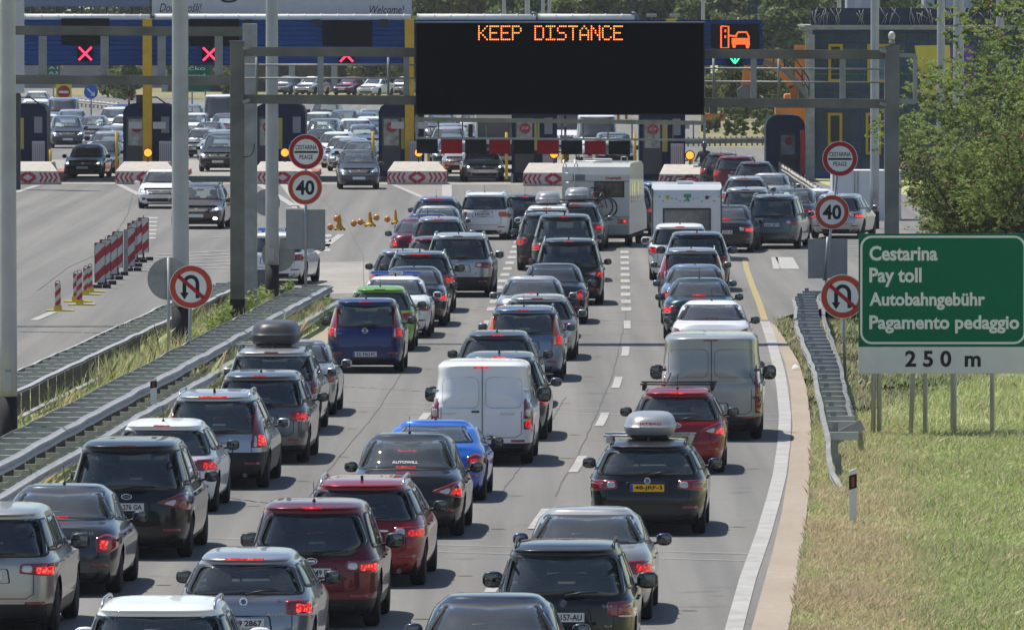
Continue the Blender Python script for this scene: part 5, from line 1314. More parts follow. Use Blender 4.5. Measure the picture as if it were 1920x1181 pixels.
YB = mat('rubber_yellow', (.52, .38, .03), .6, noise=.2); DB = mat('rubber_dark', (.03, .03, .032), .8)
def board(xc, wd, top, bot, base, label, small):
    g = G(xc, base); D = g.y; t = thing('lane_board' if not small else 'lane_beacon', (g.x, D, 0), label, 'barrier board' if not small else 'beacon', 'large striped boards' if not small else 'small striped beacons')
    X0, X1, z0, z1 = RX(xc - wd / 2, bot, xc + wd / 2, top, D); w = (X1 - X0) / 2
    z0 = max(z0, .12)
    m = MB(); m.bbox(-w, w, -.03, .03, z0, z1, .012); pn = m.build('striped_panel', STS if small else ST, t)
    m = MB()
    if not small:
        m.box(-w - .012, -w, -.035, .035, z0, z1); m.box(w, w + .012, -.035, .035, z0, z1); m.box(-w - .012, w + .012, -.035, .035, z1, z1 + .014); m.build('frame', BLACKP, pn)
        m = MB(); m.bbox(-.22, .05, -.28, .28, 0, .09, .02); m.bbox(.08, .30, -.2, .2, 0, .10, .02); m.build('rubber_foot', DB, t)
        m = MB(); m.tube([(0, 0, .05), (0, 0, z0 + .02)], .03, 6); m.build('stem', DB, t)
        m = MB(); m.tube([(0, .0, z1), (0, 0, z1 + .09)], .012, 6); m.build('handle', BLACKP, t)
    else:
        m.tube([(-w * .8, 0, z1), (-w * .6, 0, z1 + .05), (0, 0, z1 + .07), (w * .6, 0, z1 + .05), (w * .8, 0, z1)], .012, 6); m.build('handle', RR, t)
        m = MB(); m.prism([(-.30, -.22), (.42, -.22), (.42, .22), (-.30, .22)], 0, .03, 'z'); m.prism([(-.10, -.10), (.10, -.10), (.10, .10), (-.10, .10)], .03, z0 + .02, 'z'); m.build('yellow_foot', YB, t)
for a in ((108.5, 11, 531, 574, 583, 'lone small striped beacon nearest to the white dash', 1), (142, 10, 513, 556, 566, 'small striped beacon left in the pair with a shared yellow foot', 1), (149, 11, 511, 566, 572, 'foremost small striped beacon on the wide yellow foot', 1),
          (160.5, 9, 503, 547, 553, 'small striped beacon between the pair and the large boards', 1), (169, 9, 499, 541, 548, 'small striped beacon closest to the large boards', 1),
          (187.5, 19, 456, 530, 540, 'large striped board nearest to the small beacons', 0), (198, 19, 450, 523, 533, 'second large striped board of the near cluster', 0), (211, 18, 442, 514, 524, 'third large striped board of the near cluster', 0), (221, 18, 435, 502, 516, 'last large striped board of the near cluster', 0),
          (246, 14, 428, 499, 508, 'large striped board beside a grey post', 0), (248, 17, 419, 484, 500, 'large striped board second in the far cluster', 0), (257, 18, 415, 478, 492, 'large striped board third in the far cluster', 0), (269, 19, 409, 473, 488, 'farthest large striped board', 0)): board(*a)
g = G(236, 509); t = thing('steel_post', (g.x, g.y, 0), 'plain grey post leaning by the striped boards', 'post'); m = MB(); m.box(-.05, .05, -.04, .04, 0, 1.25); m.box(-.062, -.05, -.06, .06, 0, 1.25); m.box(.05, .062, -.06, .06, 0, 1.25); m.build('upright', GALV, t)
# --- orange bells with lamps
OR = mat('bell_orange', (.55, .29, .02), .45, noise=.1); OB = mat('lamp_orange', (.60, .20, .015), .25, 0, .6)
def bell(x0, x1, top, base, balls, label):
    xc = (x0 + x1) / 2; g = G(xc, base); D = g.y; t = thing('warning_bell', (g.x, D, 0), label, 'warning light', 'yellow warning bells'); s = D / F; w = (x1 - x0) / 2 * s; h = (base - top) * s
    m = MB(); m.lathe([(w * 1.0, 0.03), (w * 1.0, .07), (w * .72, .11), (w * .42, h * .35), (w * .30, h * .72), (w * .22, h * .84), (w * .24, h * .88), (w * .12, h * .98), (0, h)], 18); m.build('bell_body', OR, t)
    m = MB(); 
    for k in range(5): a = k * 1.256; m.box(w * .8 * math.cos(a) - .03, w * .8 * math.cos(a) + .03, w * .8 * math.sin(a) - .03, w * .8 * math.sin(a) + .03, 0, .04)
    m.build('feet', DB, t)
    for bx, by in balls:
        c = P(bx, by, D); c = Vector((c.x - g.x, 0, max(c.z, .12))); r = 6.3 * s
        m = MB(); m.sphere(c, r, 14); bl = m.build('lamp', OB, t); m = MB(); m.tube([(0, 0, h * .5 if c.z > .3 else h * .25), c], .015, 5); m.build('lamp_arm', YB, bl)
bell(625, 648, 401, 432, [(619, 426), (631, 410)], 'yellow warning bell left of the other two, with two orange lamps')
bell(682, 705, 396, 425, [(663, 421), (676, 416), (706, 408)], 'middle yellow warning bell with three orange lamps')
bell(733, 750, 392, 421, [(726, 411)], 'yellow warning bell with one orange lamp beside the red car')
# --- litter
g = G(1484, 694); t = tag(MB().add([(0, 0, .02), (.16, .05, .06), (.22, .22, .03), (.05, .2, .09), (.1, .12, .12)], [(0, 1, 4), (1, 2, 4), (2, 3, 4), (3, 0, 4)]).build('crumpled_paper', mat('paper', (.7, .7, .7), .8), None, (g.x, g.y, .01)), 'crumpled white paper lying on the brown shoulder', 'litter')
# ================================================================ toll plaza
NAVYB = mat('booth_navy', (.008, .014, .045), .5, spec=.12, noise=.15); YEL = mat('column_yellow', (.52, .33, .02), .5, noise=.1); CONC = mat('concrete', (.44, .41, .36), .9, noise=.12, bump=.2)
BLUEC = mat('fascia_blue', (.012, .052, .20), .5, spec=.12, noise=.12, nscale=.6); DUCT = mat('duct_white', (.72, .71, .68), .5, noise=.06)
REDK = mat('kerb_red', (.36, .12, .09), .8, noise=.2); PAP = mat('notice_white', (.42, .42, .42), .6)
# canopy
DC = 417.0
zb0 = P(740, 121, DC).z; zt0 = P(740, 38, DC).z; XA = P(45, 0, DC).x - 3; XB = P(1430, 0, DC).x
t = thing('toll_canopy', ((XA + XB) / 2, DC, 0), 'long blue canopy over the toll lanes with white pipe along its top', 'canopy'); O = t.location
m = MB(); xa, xb = XA - O.x, XB - O.x
m.box(xa, xb, .06, 13, zb0 + .1, zt0 - .1); m.build('roof_slab', mat('canopy_soffit', (.16, .17, .18), .8), t)
m = MB(); nrib = 9; prof = []
for i in range(nrib):
    z = zb0 + (zt0 - zb0) * i / nrib; dz = (zt0 - zb0) / nrib; prof += [(0.0, z), (0.0, z + dz * .7), (.035, z + dz * .78), (.035, z + dz * .94)]
prof.append((0, zt0)); fs = []; vs = []
for y, z in prof: vs += [(xa, y - .02, z), (xb, y - .02, z)]
m.add(vs, [(2 * i, 2 * i + 1, 2 * i + 3, 2 * i + 2) for i in range(len(prof) - 1)]); m.build('fascia', BLUEC, t)
m = MB(); m.box(xa, xb, -.05, .05, zb0 - .05, zb0); m.build('fascia_trim', mat('trim_navy', (.01, .02, .06), .5), t)
segs = [(45, 280), (290, 770), (782, 1005), (1010, 1190)]
for a, b in segs:
    X0, X1 = P(a, 0, DC).x - O.x, P(b, 0, DC).x - O.x; m = MB(); m.tube([(X0, .3, zt0 + .10), (X1, .3, zt0 + .08)], .17, 12)
    x = X0
    while x < X1: m.tube([(x, .3, zt0 + .09), (x + .04, .3, zt0 + .09)], .195, 12); x += .72
    m.build('top_pipe', DUCT, t)
for x in (1005, 1193):
    X = P(x, 0, DC).x - O.x; m = MB(); m.tube([(X, .3, zt0 - .1), (X, .3, zt0 + .12), (X - .08, .3, zt0 + .25), (X - .2, .3, zt0 + .27)], .11, 10); m.build('pipe_elbow', mat('elbow_blue_grey', (.12, .15, .2), .5), t)
m = MB(); m.box(P(1404, 0, DC).x - O.x, P(1406, 0, DC).x - O.x, .2, .24, zt0, zt0 + .75); m.box(P(1417, 0, DC).x - O.x, P(1419, 0, DC).x - O.x, .2, .24, zt0, zt0 + .75); m.box(P(1404, 0, DC).x - O.x, P(1419, 0, DC).x - O.x, .2, .24, zt0 + .73, zt0 + .78); m.build('roof_ladder', BLUEC, t)
for x in (1222, 1266):
    m = MB(); X = P(x, 0, DC).x - O.x; m.bbox(X - .22, X + .22, .1, .4, zt0 + .12, zt0 + .26, .03); m.tube([(X, .25, zt0), (X, .25, zt0 + .14)], .03, 6); m.build('floodlight', mat('floodlight_grey', (.3, .29, .27), .5), t)
for x in (466, 593, 720):
    m = MB(); X = P(x, 0, DC).x - O.x; m.bbox(X - .18, X + .18, -.3, -.05, zt0 - .22, zt0 + .03, .02); m.build('fascia_lamp', BLACKP, t)
for x in (277, 768, 1258):
    X = P(x, 0, DC).x; t2 = thing('canopy_column', (X, DC - .45, 0), {277: 'yellow canopy column above the left amber lamp', 768: 'yellow canopy column at the left edge of the big display', 1258: 'yellow canopy column right of the warning plates'}[x], 'column', 'yellow canopy columns')
    m = MB(); m.bbox(-.20, .20, -.15, .15, 0, P(0, 36, DC - .45).z, .02); m.build('shaft', YEL, t2)
    for s in (-1, 1):
        m = MB(); m.bbox(s * .52 - .28, s * .52 + .28, -.22, -.17, 2.28, 2.58, .01); m.build('notice_board', [PAP, GREYP][0], t2)
# lane displays on the fascia
XR = emis('red_cross_led', (1.0, .03, .10), 2.0)
def lanedisp(xa, xb, ya, yb, sx, sy, label, kind):
    X0, X1, z0, z1 = RX(xa, yb, xb, ya, DC - .15); t = thing('lane_display', (X0, DC - .15, z0), label, 'display', 'lane displays on the canopy')
    m = MB(); m.bbox(0, X1 - X0, 0, .12, 0, z1 - z0, .02); m.build('display_case', PANEL, t)
    c = P(sx, sy, DC - .15) - t.location; m = MB(); m.bbox(c.x - .34, c.x + .34, -.06, .0, c.z - .34, c.z + .34, .02); s = m.build('signal_box', PANEL, t)
    m = MB()
    if kind == 'x':
        for k in (-1, 1):
            ribbon(m, [(c.x - .28, c.z - .28 * k), (c.x + .28, c.z + .28 * k)], .085, -.075 - .002 * k, -.065)
        m.build('red_cross', XR, s)
    else:
        ribbon(m, [(c.x, c.z + .26), (c.x, c.z - .1)], .07, -.075, -.065); ribbon(m, [(c.x - .24, c.z + .08), (c.x, c.z - .22)], .07, -.076, -.066); ribbon(m, [(c.x + .24, c.z + .08), (c.x, c.z - .22)], .07, -.077, -.067)
        m.build('green_arrow', emis('green_led', (.05, 1.0, .45), 1.4), s)
    return t
lanedisp(115, 205, 35, 84, 160, 101, 'black lane display over the leftmost red cross', 'x')
lanedisp(355, 448, 36, 86, 393, 102, 'black lane display half hidden by the second mast', 'x')
lanedisp(605, 698, 38, 88, 650, 104, 'black lane display whose red cross is cut by the gantry beam', 'x')
td = lanedisp(1333, 1424, 45, 94, 1378, 110, 'lane display with orange car symbol and green arrow', 'g'); O = td.location
m = MB(); DD = DC - .15; q = lambda x, y: tuple((P(x, y, DD) - O).xz)
def poly(pts, w=.07): ribbon(m, [q(*p) for p in pts], w, -.02, -.008)
poly([(1352, 50), (1366, 50), (1366, 90), (1352, 90), (1352, 50)]); poly([(1360, 56), (1360, 61)]); poly([(1360, 67), (1360, 72)]); poly([(1366, 67), (1382, 69)])
poly([(1378, 70), (1384, 61), (1400, 61), (1405, 72)]); m.prism([q(1372, 72), q(1405, 72), q(1406, 84), q(1372, 84)], -.02, -.008); m.prism([q(1373, 84), q(1380, 84), q(1379, 90), q(1374, 90)], -.02, -.008); m.prism([q(1398, 84), q(1406, 84), q(1404, 91), q(1399, 91)], -.02, -.008)
m.build('car_symbol', emis('orange_led', (1.0, .12, .02), 1.1), td)
# barriers blocks, lamps, booths
ISL = [(52, 1), (272, 1), (530, 1), (782, 1), (1037, 1), (1293, 1)]
CHR = mat('chevron_red', (.42, .02, .04), .5, noise=.15); CHW = mat('chevron_white', (.50, .49, .46), .6, noise=.1)
names = ['far left concrete block', 'block left of the white oncoming hatchback', 'block behind the left sign cluster', 'block between the yellow column and the bronze saloon', 'block left of the motorhome', 'block behind the caravan']
for i, (x, _) in enumerate(ISL):
    yb = 346 + (i - 3) * 3 if i > 3 else 346; g = G(x, yb); D = g.y; w = 1.27
    t = thing('concrete_nose_block', (g.x, D, 0), names[i].replace('block', 'sloping concrete nose block') if 'concrete' not in names[i] else 'sloping concrete nose block at the far left', 'concrete block', 'concrete nose blocks of the toll islands')
    m = MB(); vs = [(-w, 0, 0), (w, 0, 0), (w, 0, .56), (-w, 0, .56), (-w * .72, 1.6, .92), (w * .72, 1.6, .92), (w, 3.2, 0), (-w, 3.2, 0), (w * .8, 3.2, .92), (-w * .8, 3.2, .92)]
    m.add(vs, [(0, 1, 2, 3), (3, 2, 5, 4), (4, 5, 8, 9), (1, 6, 8, 5, 2), (0, 3, 4, 9, 7), (6, 7, 9, 8), (0, 7, 6, 1)]); m.build('block', CONC, t)
    m = MB(); m.box(-w + .04, w - .04, -.025, -.004, .07, .53); p = m.build('chevron_board', CHW, t)
    m = MB()
    for s in (-1, 1):
        for k in range(4):
            cx = s * (.52 + k * .20); ribbon(m, [(cx - s * .0, .50), (cx - s * .12 if False else cx + s * .12, .30), (cx, .10)], .085, -.034, -.026)
    for sx, sz in ((-1, -1), (1, -1), (1, 1), (-1, 1)): pass
    ribbon(m, [(-.34, .30), (-.02, .51)], .14, -.033, -.026); ribbon(m, [(.34, .30), (.02, .51)], .14, -.0335, -.026); ribbon(m, [(-.34, .30), (-.02, .09)], .14, -.0345, -.026); ribbon(m, [(.34, .30), (.02, .09)], .14, -.035, -.026)
    m.build('red_chevrons', CHR, p)
    if i:
        lt = thing('amber_lamp', (g.x + .05, D + 1.9, .90), 'lit round amber lamp on the ' + names[i], 'lamp', 'amber lamps of the toll islands')
        m = MB(); m.tube([(0, 0, 0), (0, 0, .25)], .03, 6); m.build('stem', BLACKP, lt)
        m = MB(); m.disc((0, 0, .42), .21, 20, 'y', .12); hs = m.build('lamp_housing', BLACKP, lt); m = MB(); m.lathe([(.165, -.0), (.15, -.04), (.08, -.06), (.0, -.065)], 18, Matrix.Translation((0, 0, .42)), 'y'); m.build('amber_lens', AMBERLIT, hs)
    it = thing('toll_island', (g.x, D + 3.3, 0), 'raised kerbed island behind the ' + names[i], 'traffic island', 'toll islands')
    m = MB(); m.bbox(-1.15, 1.15, 0, 22, 0, .20, .03); m.build('kerb', REDK, it)
    # booth
    bx = {0: 40, 1: 278, 2: 525, 3: 752, 4: 1002, 5: 1242}[i]; Db = D + 6.5; X = P(bx, 0, Db).x
    bt = thing('toll_booth', (X, Db, .2), 'navy rounded toll booth behind the ' + names[i], 'toll booth', 'toll booths')
    hw = 1.10 if i < 3 else .98; hh = 3.15
    pr = [(-hw, 0), (hw, 0), (hw, hh - .35), (hw - .10, hh - .12), (hw - .32, hh), (-hw + .32, hh), (-hw + .10, hh - .12), (-hw, hh - .35)]
    m = MB(); m.prism(pr, 0, 3.4); m.build('shell', NAVYB, bt)
    m = MB(); m.box(-hw + .15, -hw + .95, -.02, -.002, .25, 2.6); d_ = m.build('door', mat('booth_door', (.05, .055, .06), .4), bt)
    m = MB(); m.box(-hw + .22, -hw + .88, -.035, -.021, 1.35, 2.5); m.build('door_window', mat('booth_glass', (.22, .24, .22), .1, 0, .3, noise=.6, nscale=2.5), d_)
    m = MB(); m.box(-hw + .98, -hw + 1.38 if False else -hw + 1.2, -.03, -.002, 1.2, 2.55); m.build('yellow_notice', mat('notice_yellow', (.34, .31, .08), .6), bt)
    m = MB(); m.disc((-hw + .58, -.05, 2.15), .24, 8, 'y', .012); s_ = m.build('stop_notice', mat('stop_red', (.30, .03, .04), .5), bt); link('lettering', text_mesh('STOP', .30, .11, .002, .02, PAP), s_, (-hw + .43, -.052, 2.10))
    m = MB(); m.box(hw - .55, hw - .2, -.02, -.002, 1.9, 2.6); m.build('notice', mat('notice_grey', (.20, .21, .23), .6), bt)
    m = MB(); m.bbox(hw - .62, hw - .08, -.55, -.03, .35, 1.55, .02); 
    cb = m.build('cabinet', mat('cabinet_white', (.38, .39, .41), .6), bt)
    m = MB(); [m.box(hw - .58 + k * .09, hw - .565 + k * .09, -.56, -.55, .38, 1.45) for k in range(6)]; m.build('cabinet_slats', GREYP, cb)
    m = MB(); m.tube([(-.2, 0.1, hh - .02), (-.1, .1, hh + .28), (.35, .1, hh + .30), (.75, .1, hh + .02)], .03, 6); m.build('roof_hoop', BLACKP, bt)
    m = MB(); m.bbox(-.55, -.05, .3, .8, hh, hh + .4, .04); m.build('air_conditioner', GREYP, bt)
    for k, s in enumerate((-1, 1)):
        pt = thing('yellow_bollard', (X + s * (hw + .22), Db - 1.6, .2), ('left' if s < 0 else 'right') + ' yellow bollard by the ' + names[i], 'bollard', 'yellow bollards by the booths')
        m = MB(); m.tube([(0, 0, 0), (0, 0, 2.0 if s < 0 else 1.2)], .065, 10); m.build('tube', YEL, pt)
# raised red-white boom
for x, ya, yb, lab in ((242, 160, 245, 'upright red-white barrier arm left of the first yellow column'), (974, 228, 345, 'upright red-white barrier arm under the warning plates'), (1060, 214, 300, 'upright red-white barrier arm behind the lorries')):
    X0, X1, z0, z1 = RX(x - 2, yb, x + 2, ya, 421); t = thing('barrier_arm', ((X0 + X1) / 2, 421, .2), lab, 'barrier arm', 'upright barrier arms'); 
    m = MB(); m.box(-.16, .16, -.15, .15, 0, .95); m.build('motor_box', YEL, t); m = MB(); m.tube([(0, 0, .9), (0, 0, z1 - .2)], .05, 8); m.build('arm', ST, t)
# billboards above the canopy
X0, X1, z0, z1 = RX(285, 30, 772, -60, 419.5); t = thing('billboard', ((X0 + X1) / 2, 419.5, z0), 'pale grey welcome billboard standing on the canopy', 'billboard')
w = X1 - X0; m = MB(); m.bbox(-w / 2, w / 2, 0, .2, 0, z1 - z0, .03); bp = m.build('panel', mat('billboard_grey', (.44, .45, .48), .6, noise=.05), t)
O = t.location
for s_, (x0, y0, x1, y1), mt, sh in (('Dobrodošli!', (299, 7, 378, 23), SI, .3), ('Welcome!', (693, 11, 758, 26), SI, .3), ('Zagreb', (330, -48, 560, 6), SI, .2)):
    a, b, c, d = RX(x0, y1, x1, y0, 419.4); link('lettering', text_mesh(s_, b - a, d - c, .006, .0, mt, sh), bp, (a - O.x, -.002, c - O.z))
for x in (300, 400, 520, 640, 760):
    m = MB(); X = P(x, 0, 420).x - O.x; m.tube([(X, .3, -.6), (X, .3, .5)], .06, 6); m.build('support', GREYP, t)
X0, X1, z0, z1 = RX(46, 13, 280, -60, 425); t = thing('billboard', ((X0 + X1) / 2, 425, z0), 'blue-grey billboard at the top left corner', 'billboard'); w = X1 - X0
m = MB(); m.bbox(-w / 2, w / 2, 0, .2, 0, z1 - z0, .03); m.build('panel', mat('billboard_blue', (.16, .20, .29), .6), t)
for k in range(5): m = MB(); m.tube([(-w / 2 + .3 + k * w / 5, .3, -1.2), (-w / 2 + .3 + k * w / 5, .3, .5)], .05, 6); m.build('support', GREYP, t)
# clad column far left
X0, X1, z0, z1 = RX(8, 175, 45, -60, 400); t = thing('clad_pylon', ((X0 + X1) / 2, 400, 0), 'white corrugated pylon behind the leftmost mast', 'pylon'); w = X1 - X0
m = MB()
for k in range(34):
    z = z0 + (z1 - z0) * k / 34; m.box(-w / 2, w / 2, -.4 - (.0), .4, z, z + (z1 - z0) / 34 - .035)
m.box(-w / 2 + .02, w / 2 - .02, -.37, .37, z0, z1); m.build('cladding', mat('cladding_white', (.50, .51, .52), .6), t); m = MB(); m.box(-.25, .25, -.2, .2, 0, z0); m.build('stem', GREYP, t)
# --- the glass building on the right
DB_ = 424.0
X0, X1 = P(1524, 0, DB_).x, P(2000, 0, DB_).x; zt = P(0, 56, DB_).z; t = thing('office_building', (X0, DB_, 0), 'dark blue glass building with yellow window frames right of the lanes', 'building'); W0 = X1 - X0
GLS = nodes_mix('facade_blue_glass', [(.010, .018, .045), (.035, .075, .13), (.05, .10, .12)], .5, .06, 0, (1, 1, 1), 1.2); 
m = MB(); m.box(0, W0, 0, 9, 0, zt); m.build('wall', mat('wall_navy', (.03, .07, .22), .5), t)
xs = np.linspace(.12, W0 - .1, 12); zs = [0.3, 1.7, 3.05, 3.9, 4.9, 6.0, zt - .12]
m = MB()
for i in range(11):
    for k in range(6): m.box(xs[i] + .03, xs[i + 1] - .03, -.03, -.005, zs[k] + .03, zs[k + 1] - .03)
m.build('glass_panels', GLS, t)
for x0, x1, y0, y1 in ((1553, 1580, 83, 154), (1626, 1666, 83, 154), (1552, 1579, 212, 272), (1623, 1652, 212, 290)):
    a, b, c, d = RX(x0, y1, x1, y0, DB_); a -= X0; b -= X0; fr_ = .12
    m = MB(); m.box(a, b, -.10, -.04, d - fr_, d); m.box(a, b, -.10, -.04, c, c + fr_); m.box(a, a + fr_, -.101, -.04, c + fr_, d - fr_); m.box(b - fr_, b, -.101, -.04, c + fr_, d - fr_); wn = m.build('window', mat('frame_yellow', (.50, .33, .02), .5), t)
    m = MB(); m.box(a + fr_, b - fr_, -.06, -.04, c + fr_, d - fr_); m.build('pane', mat('pane_dark', (.02, .03, .045), .08) if x0 != 1626 else mat('pane_blue', (.10, .17, .30), .2), wn)
m = MB(); m.box(-.6, W0, -.9, -.1, zt, zt + .12); m.box(-.4, W0, -.7, 9, zt + .12, zt + .2); m.build('roof', mat('roof_edge_pale', (.30, .29, .26), .8, noise=.2), t)
m = MB(); m.box(-.1, W0, -.3, -.2, zt + .2, zt + .95); pr_ = m.build('parapet', mat('parapet_navy', (.02, .035, .07), .4, noise=.3), t)
r_ = random.Random(9); m = MB()
for k in range(70):
    x = r_.uniform(0, W0); m.tube([(x, -.36, zt + .2), (x + r_.uniform(-.15, .15), -.40, zt + .5), (x + r_.uniform(-.3, .3), -.36, zt + r_.uniform(.7, 1.0))], .02, 4)
o_ = m.build('roof_wires', mat('wire_grey', (.28, .27, .25), .6), pr_); o_['kind'] = 'stuff'
m = MB(); m.box(0, W0, -.08, -.035, 4.55, 4.62); m.build('green_band', mat('band_green', (.03, .16, .10), .4), t)
for x0, x1, lab in ((1588, 1650, 'pale cabin on the roof of the glass building, left one'), (1732, 1822, 'pale cabin with dark doorway on the roof beside two masts')):
    a, b, c, d = RX(x0, 30, x1, -50, 428); ct = thing('roof_cabin', ((a + b) / 2, 428, zt + .2), lab, 'cabin', 'roof cabins'); ww = (b - a) / 2
    m = MB(); m.bbox(-ww, ww, 0, 2.5, 0, 2.2, .04); m.box(-ww + .02, -ww + .10, -.02, .0, 0.1, 2.15); m.build('cabin_body', mat('cabin_pale', (.30, .33, .40), .6), ct)
    m = MB(); m.box(-ww * .55, -ww * .1, -.03, -.001, .1, 2.0); m.build('door', BLACKP if x0 > 1700 else mat('cabin_door', (.36, .38, .43), .6), ct)
# stair/arch between canopy and building
t = thing('curved_footbridge', (P(1430, 0, 421).x, 421, 0), 'curved grey stair bridge between canopy and glass building', 'footbridge'); O = t.location
pts = [(1430, 116), (1450, 121), (1470, 131), (1488, 147), (1503, 166), (1516, 188)]; m = MB(); pl_ = [P(x, y, 421) - O for x, y in pts]
for a, b in zip(pl_[:-1], pl_[1:]): beam(m, a, b, .8, .10)
m.build('deck', mat('bridge_grey', (.20, .20, .20), .7), t)
for dz in (.45, .9):
    m = MB(); m.tube([p + Vector((0, -.7, dz)) for p in pl_], .03, 6); m.build('handrail', mat('rail_navy', (.03, .045, .08), .5), t)
m = MB(); [m.tube([p + Vector((0, -.7, 0)), p + Vector((0, -.7, .9))], .03, 6) for p in pl_]; m.build('balusters', mat('rail_navy', (1, 1, 1)), t)
# right booth
t = thing('toll_booth', (P(1473, 0, 426).x, 426, 0), 'tall navy toll booth with domed roof beside the glass building', 'toll booth', 'toll booths'); m = MB(); hw = .86; hh = P(0, 216, 426).z
m.prism([(-hw, 0), (hw, 0), (hw, hh - .5), (hw - .06, hh - .25), (hw - .25, hh - .06), (hw - .5, hh), (-hw + .5, hh), (-hw + .25, hh - .06), (-hw + .06, hh - .25), (-hw, hh - .5)], 0, 3); m.build('shell', mat('dome_booth_blue', (.02, .04, .09), .5, spec=.15), t)
m = MB(); m.box(-.28, .48, -.02, -.002, .3, hh - .75); d_ = m.build('door', mat('booth_door', (1, 1, 1)), t); m = MB(); m.box(-.2, .4, -.035, -.021, 1.0, hh - .9); m.build('door_window', mat('booth_poster', (.26, .27, .30), .4, noise=.5, nscale=2.5), d_)
m = MB(); m.disc((.15, -.05, hh - 1.15), .2, 8, 'y', .01); m.build('stop_notice', mat('stop_red', (1, 1, 1)), t)
t = thing('clad_column', (P(1519, 0, 421).x, 421, 0), 'pale column with red vertical band at the corner of the glass building', 'column'); m = MB(); m.box(-.2, .2, 0, .4, 0, P(0, 66, 421).z); m.build('shaft', mat('column_pale', (.34, .33, .32), .7, noise=.25, nscale=3), t)
m = MB(); m.box(-.42, -.21, 0, .3, .2, P(0, 245, 421).z); m.build('red_band', mat('red_panel', (.34, .03, .03), .5), t)
# banners
def banner(px, D, mt, label):
    a = [P(x, y, D) for x, y in px]; c = a[0]; t = thing('banner', (c.x, D, c.z), label, 'banner', 'banners on the glass building'); n_ = 10; vs = []
    for j in range(n_ + 1):
        for i in range(n_ + 1):
            u, v = i / n_, j / n_; p = (a[0].lerp(a[1], u)).lerp(a[3].lerp(a[2], u), v) - c; vs.append((p.x, math.sin(u * 7) * .06, p.z))
    m = MB(); m.smooth = True; m.add(vs, [(j * (n_ + 1) + i, j * (n_ + 1) + i + 1, (j + 1) * (n_ + 1) + i + 1, (j + 1) * (n_ + 1) + i) for j in range(n_) for i in range(n_)])
    cl = m.build('cloth', mt, t); return t, c
t, c = banner([(1715, 86), (1781, 85), (1785, 185), (1732, 196)], 419, mat('banner_yellow', (.50, .43, .07), .7), 'yellow banner with blue and white emblem')
m = MB(); q = lambda x, y: tuple((P(x, y, 419) - c).xz)
m.prism([q(1742, 121), q(1752, 135), q(1756, 142), q(1742, 140)], -.12, -.08); m.mi = 1; m.prism([q(1744, 150), q(1756, 150), q(1758, 158), q(1745, 157)], -.12, -.08); m.mi = 2; m.prism([q(1727, 139), q(1772, 145), q(1772, 149), q(1727, 143)], -.12, -.08)
m.build('emblem', [mat('emblem_green', (.12, .25, .2), .6), mat('emblem_blue', (.06, .1, .4), .6), PAP], t)
banner([(1780, 88), (1823, 87), (1828, 150), (1786, 185)], 419.5, mat('banner_purple', (.14, .055, .30), .7), 'purple banner right of the yellow one')
# white site wall and rail on the right
a, b, c_, d = RX(1561, 416, 1690, 320, 347); t = thing('site_container', ((a + b) / 2, 347, 0), 'white container wall behind the right sign cluster', 'container'); ww = (b - a) / 2
m = MB(); m.box(-ww, ww, 0, 2.4, 0, d); m.build('container_body', mat('container_white', (.58, .59, .61), .6, noise=.04), t)
m = MB(); [m.box(-ww + x - .02, -ww + x + .02, -.03, -.001, 0, d) for x in (.02, .8, .92, 1.6, 2.2)]; m.build('wall_ribs', GALV, t)
def guard(px, D0_, D1_, label, n=16, h=.75, post=True, mt=GALVD):
    a = P(px[0][0], px[0][1], D0_); b = P(px[1][0], px[1][1], D1_); t = thing('guard_rail', ((a.x + b.x) / 2, (a.y + b.y) / 2, 0), label, 'guard rail', 'far guard rails'); O = t.location
    z = max(.35, (a.z + b.z) / 2)
    rail_mesh([(a.x + (b.x - a.x) * i / n - O.x, a.y + (b.y - a.y) * i / n - O.y) for i in range(n + 1)], 1, z - .3, .02, 3).build('rail', mt, t)
    for i in range(n + 1): link('post', POSTM, t, (a.x + (b.x - a.x) * i / n - O.x, a.y + (b.y - a.y) * i / n - O.y, z - .70))
guard([(1462, 320), (1562, 352)], 419, 352, 'weathered guard rail from the domed booth to the white container', mt=mat('rail_beige', (.34, .31, .26), .7, .1, noise=.2))
guard([(1240, 256), (1440, 262)], 508, 512, 'long guard rail beyond the toll plaza, behind the motorcyclist', 20)
for o in S.objects:
    if o.get('label', '').startswith('long guard rail beyond'): 
        pass
guard([(75, 178), (222, 196)], 700, 655, 'pale guard rail behind the queue at the upper left', 20, mt=mat('rail_pale', (.42, .40, .38), .6))
guard([(985, 322), (960, 330)], 425, 413, 'short guard rail at the concrete block left of the motorhome', 3)
guard([(748, 322), (720, 315)], 413, 425, 'short guard rail beside the left yellow bollards', 3)
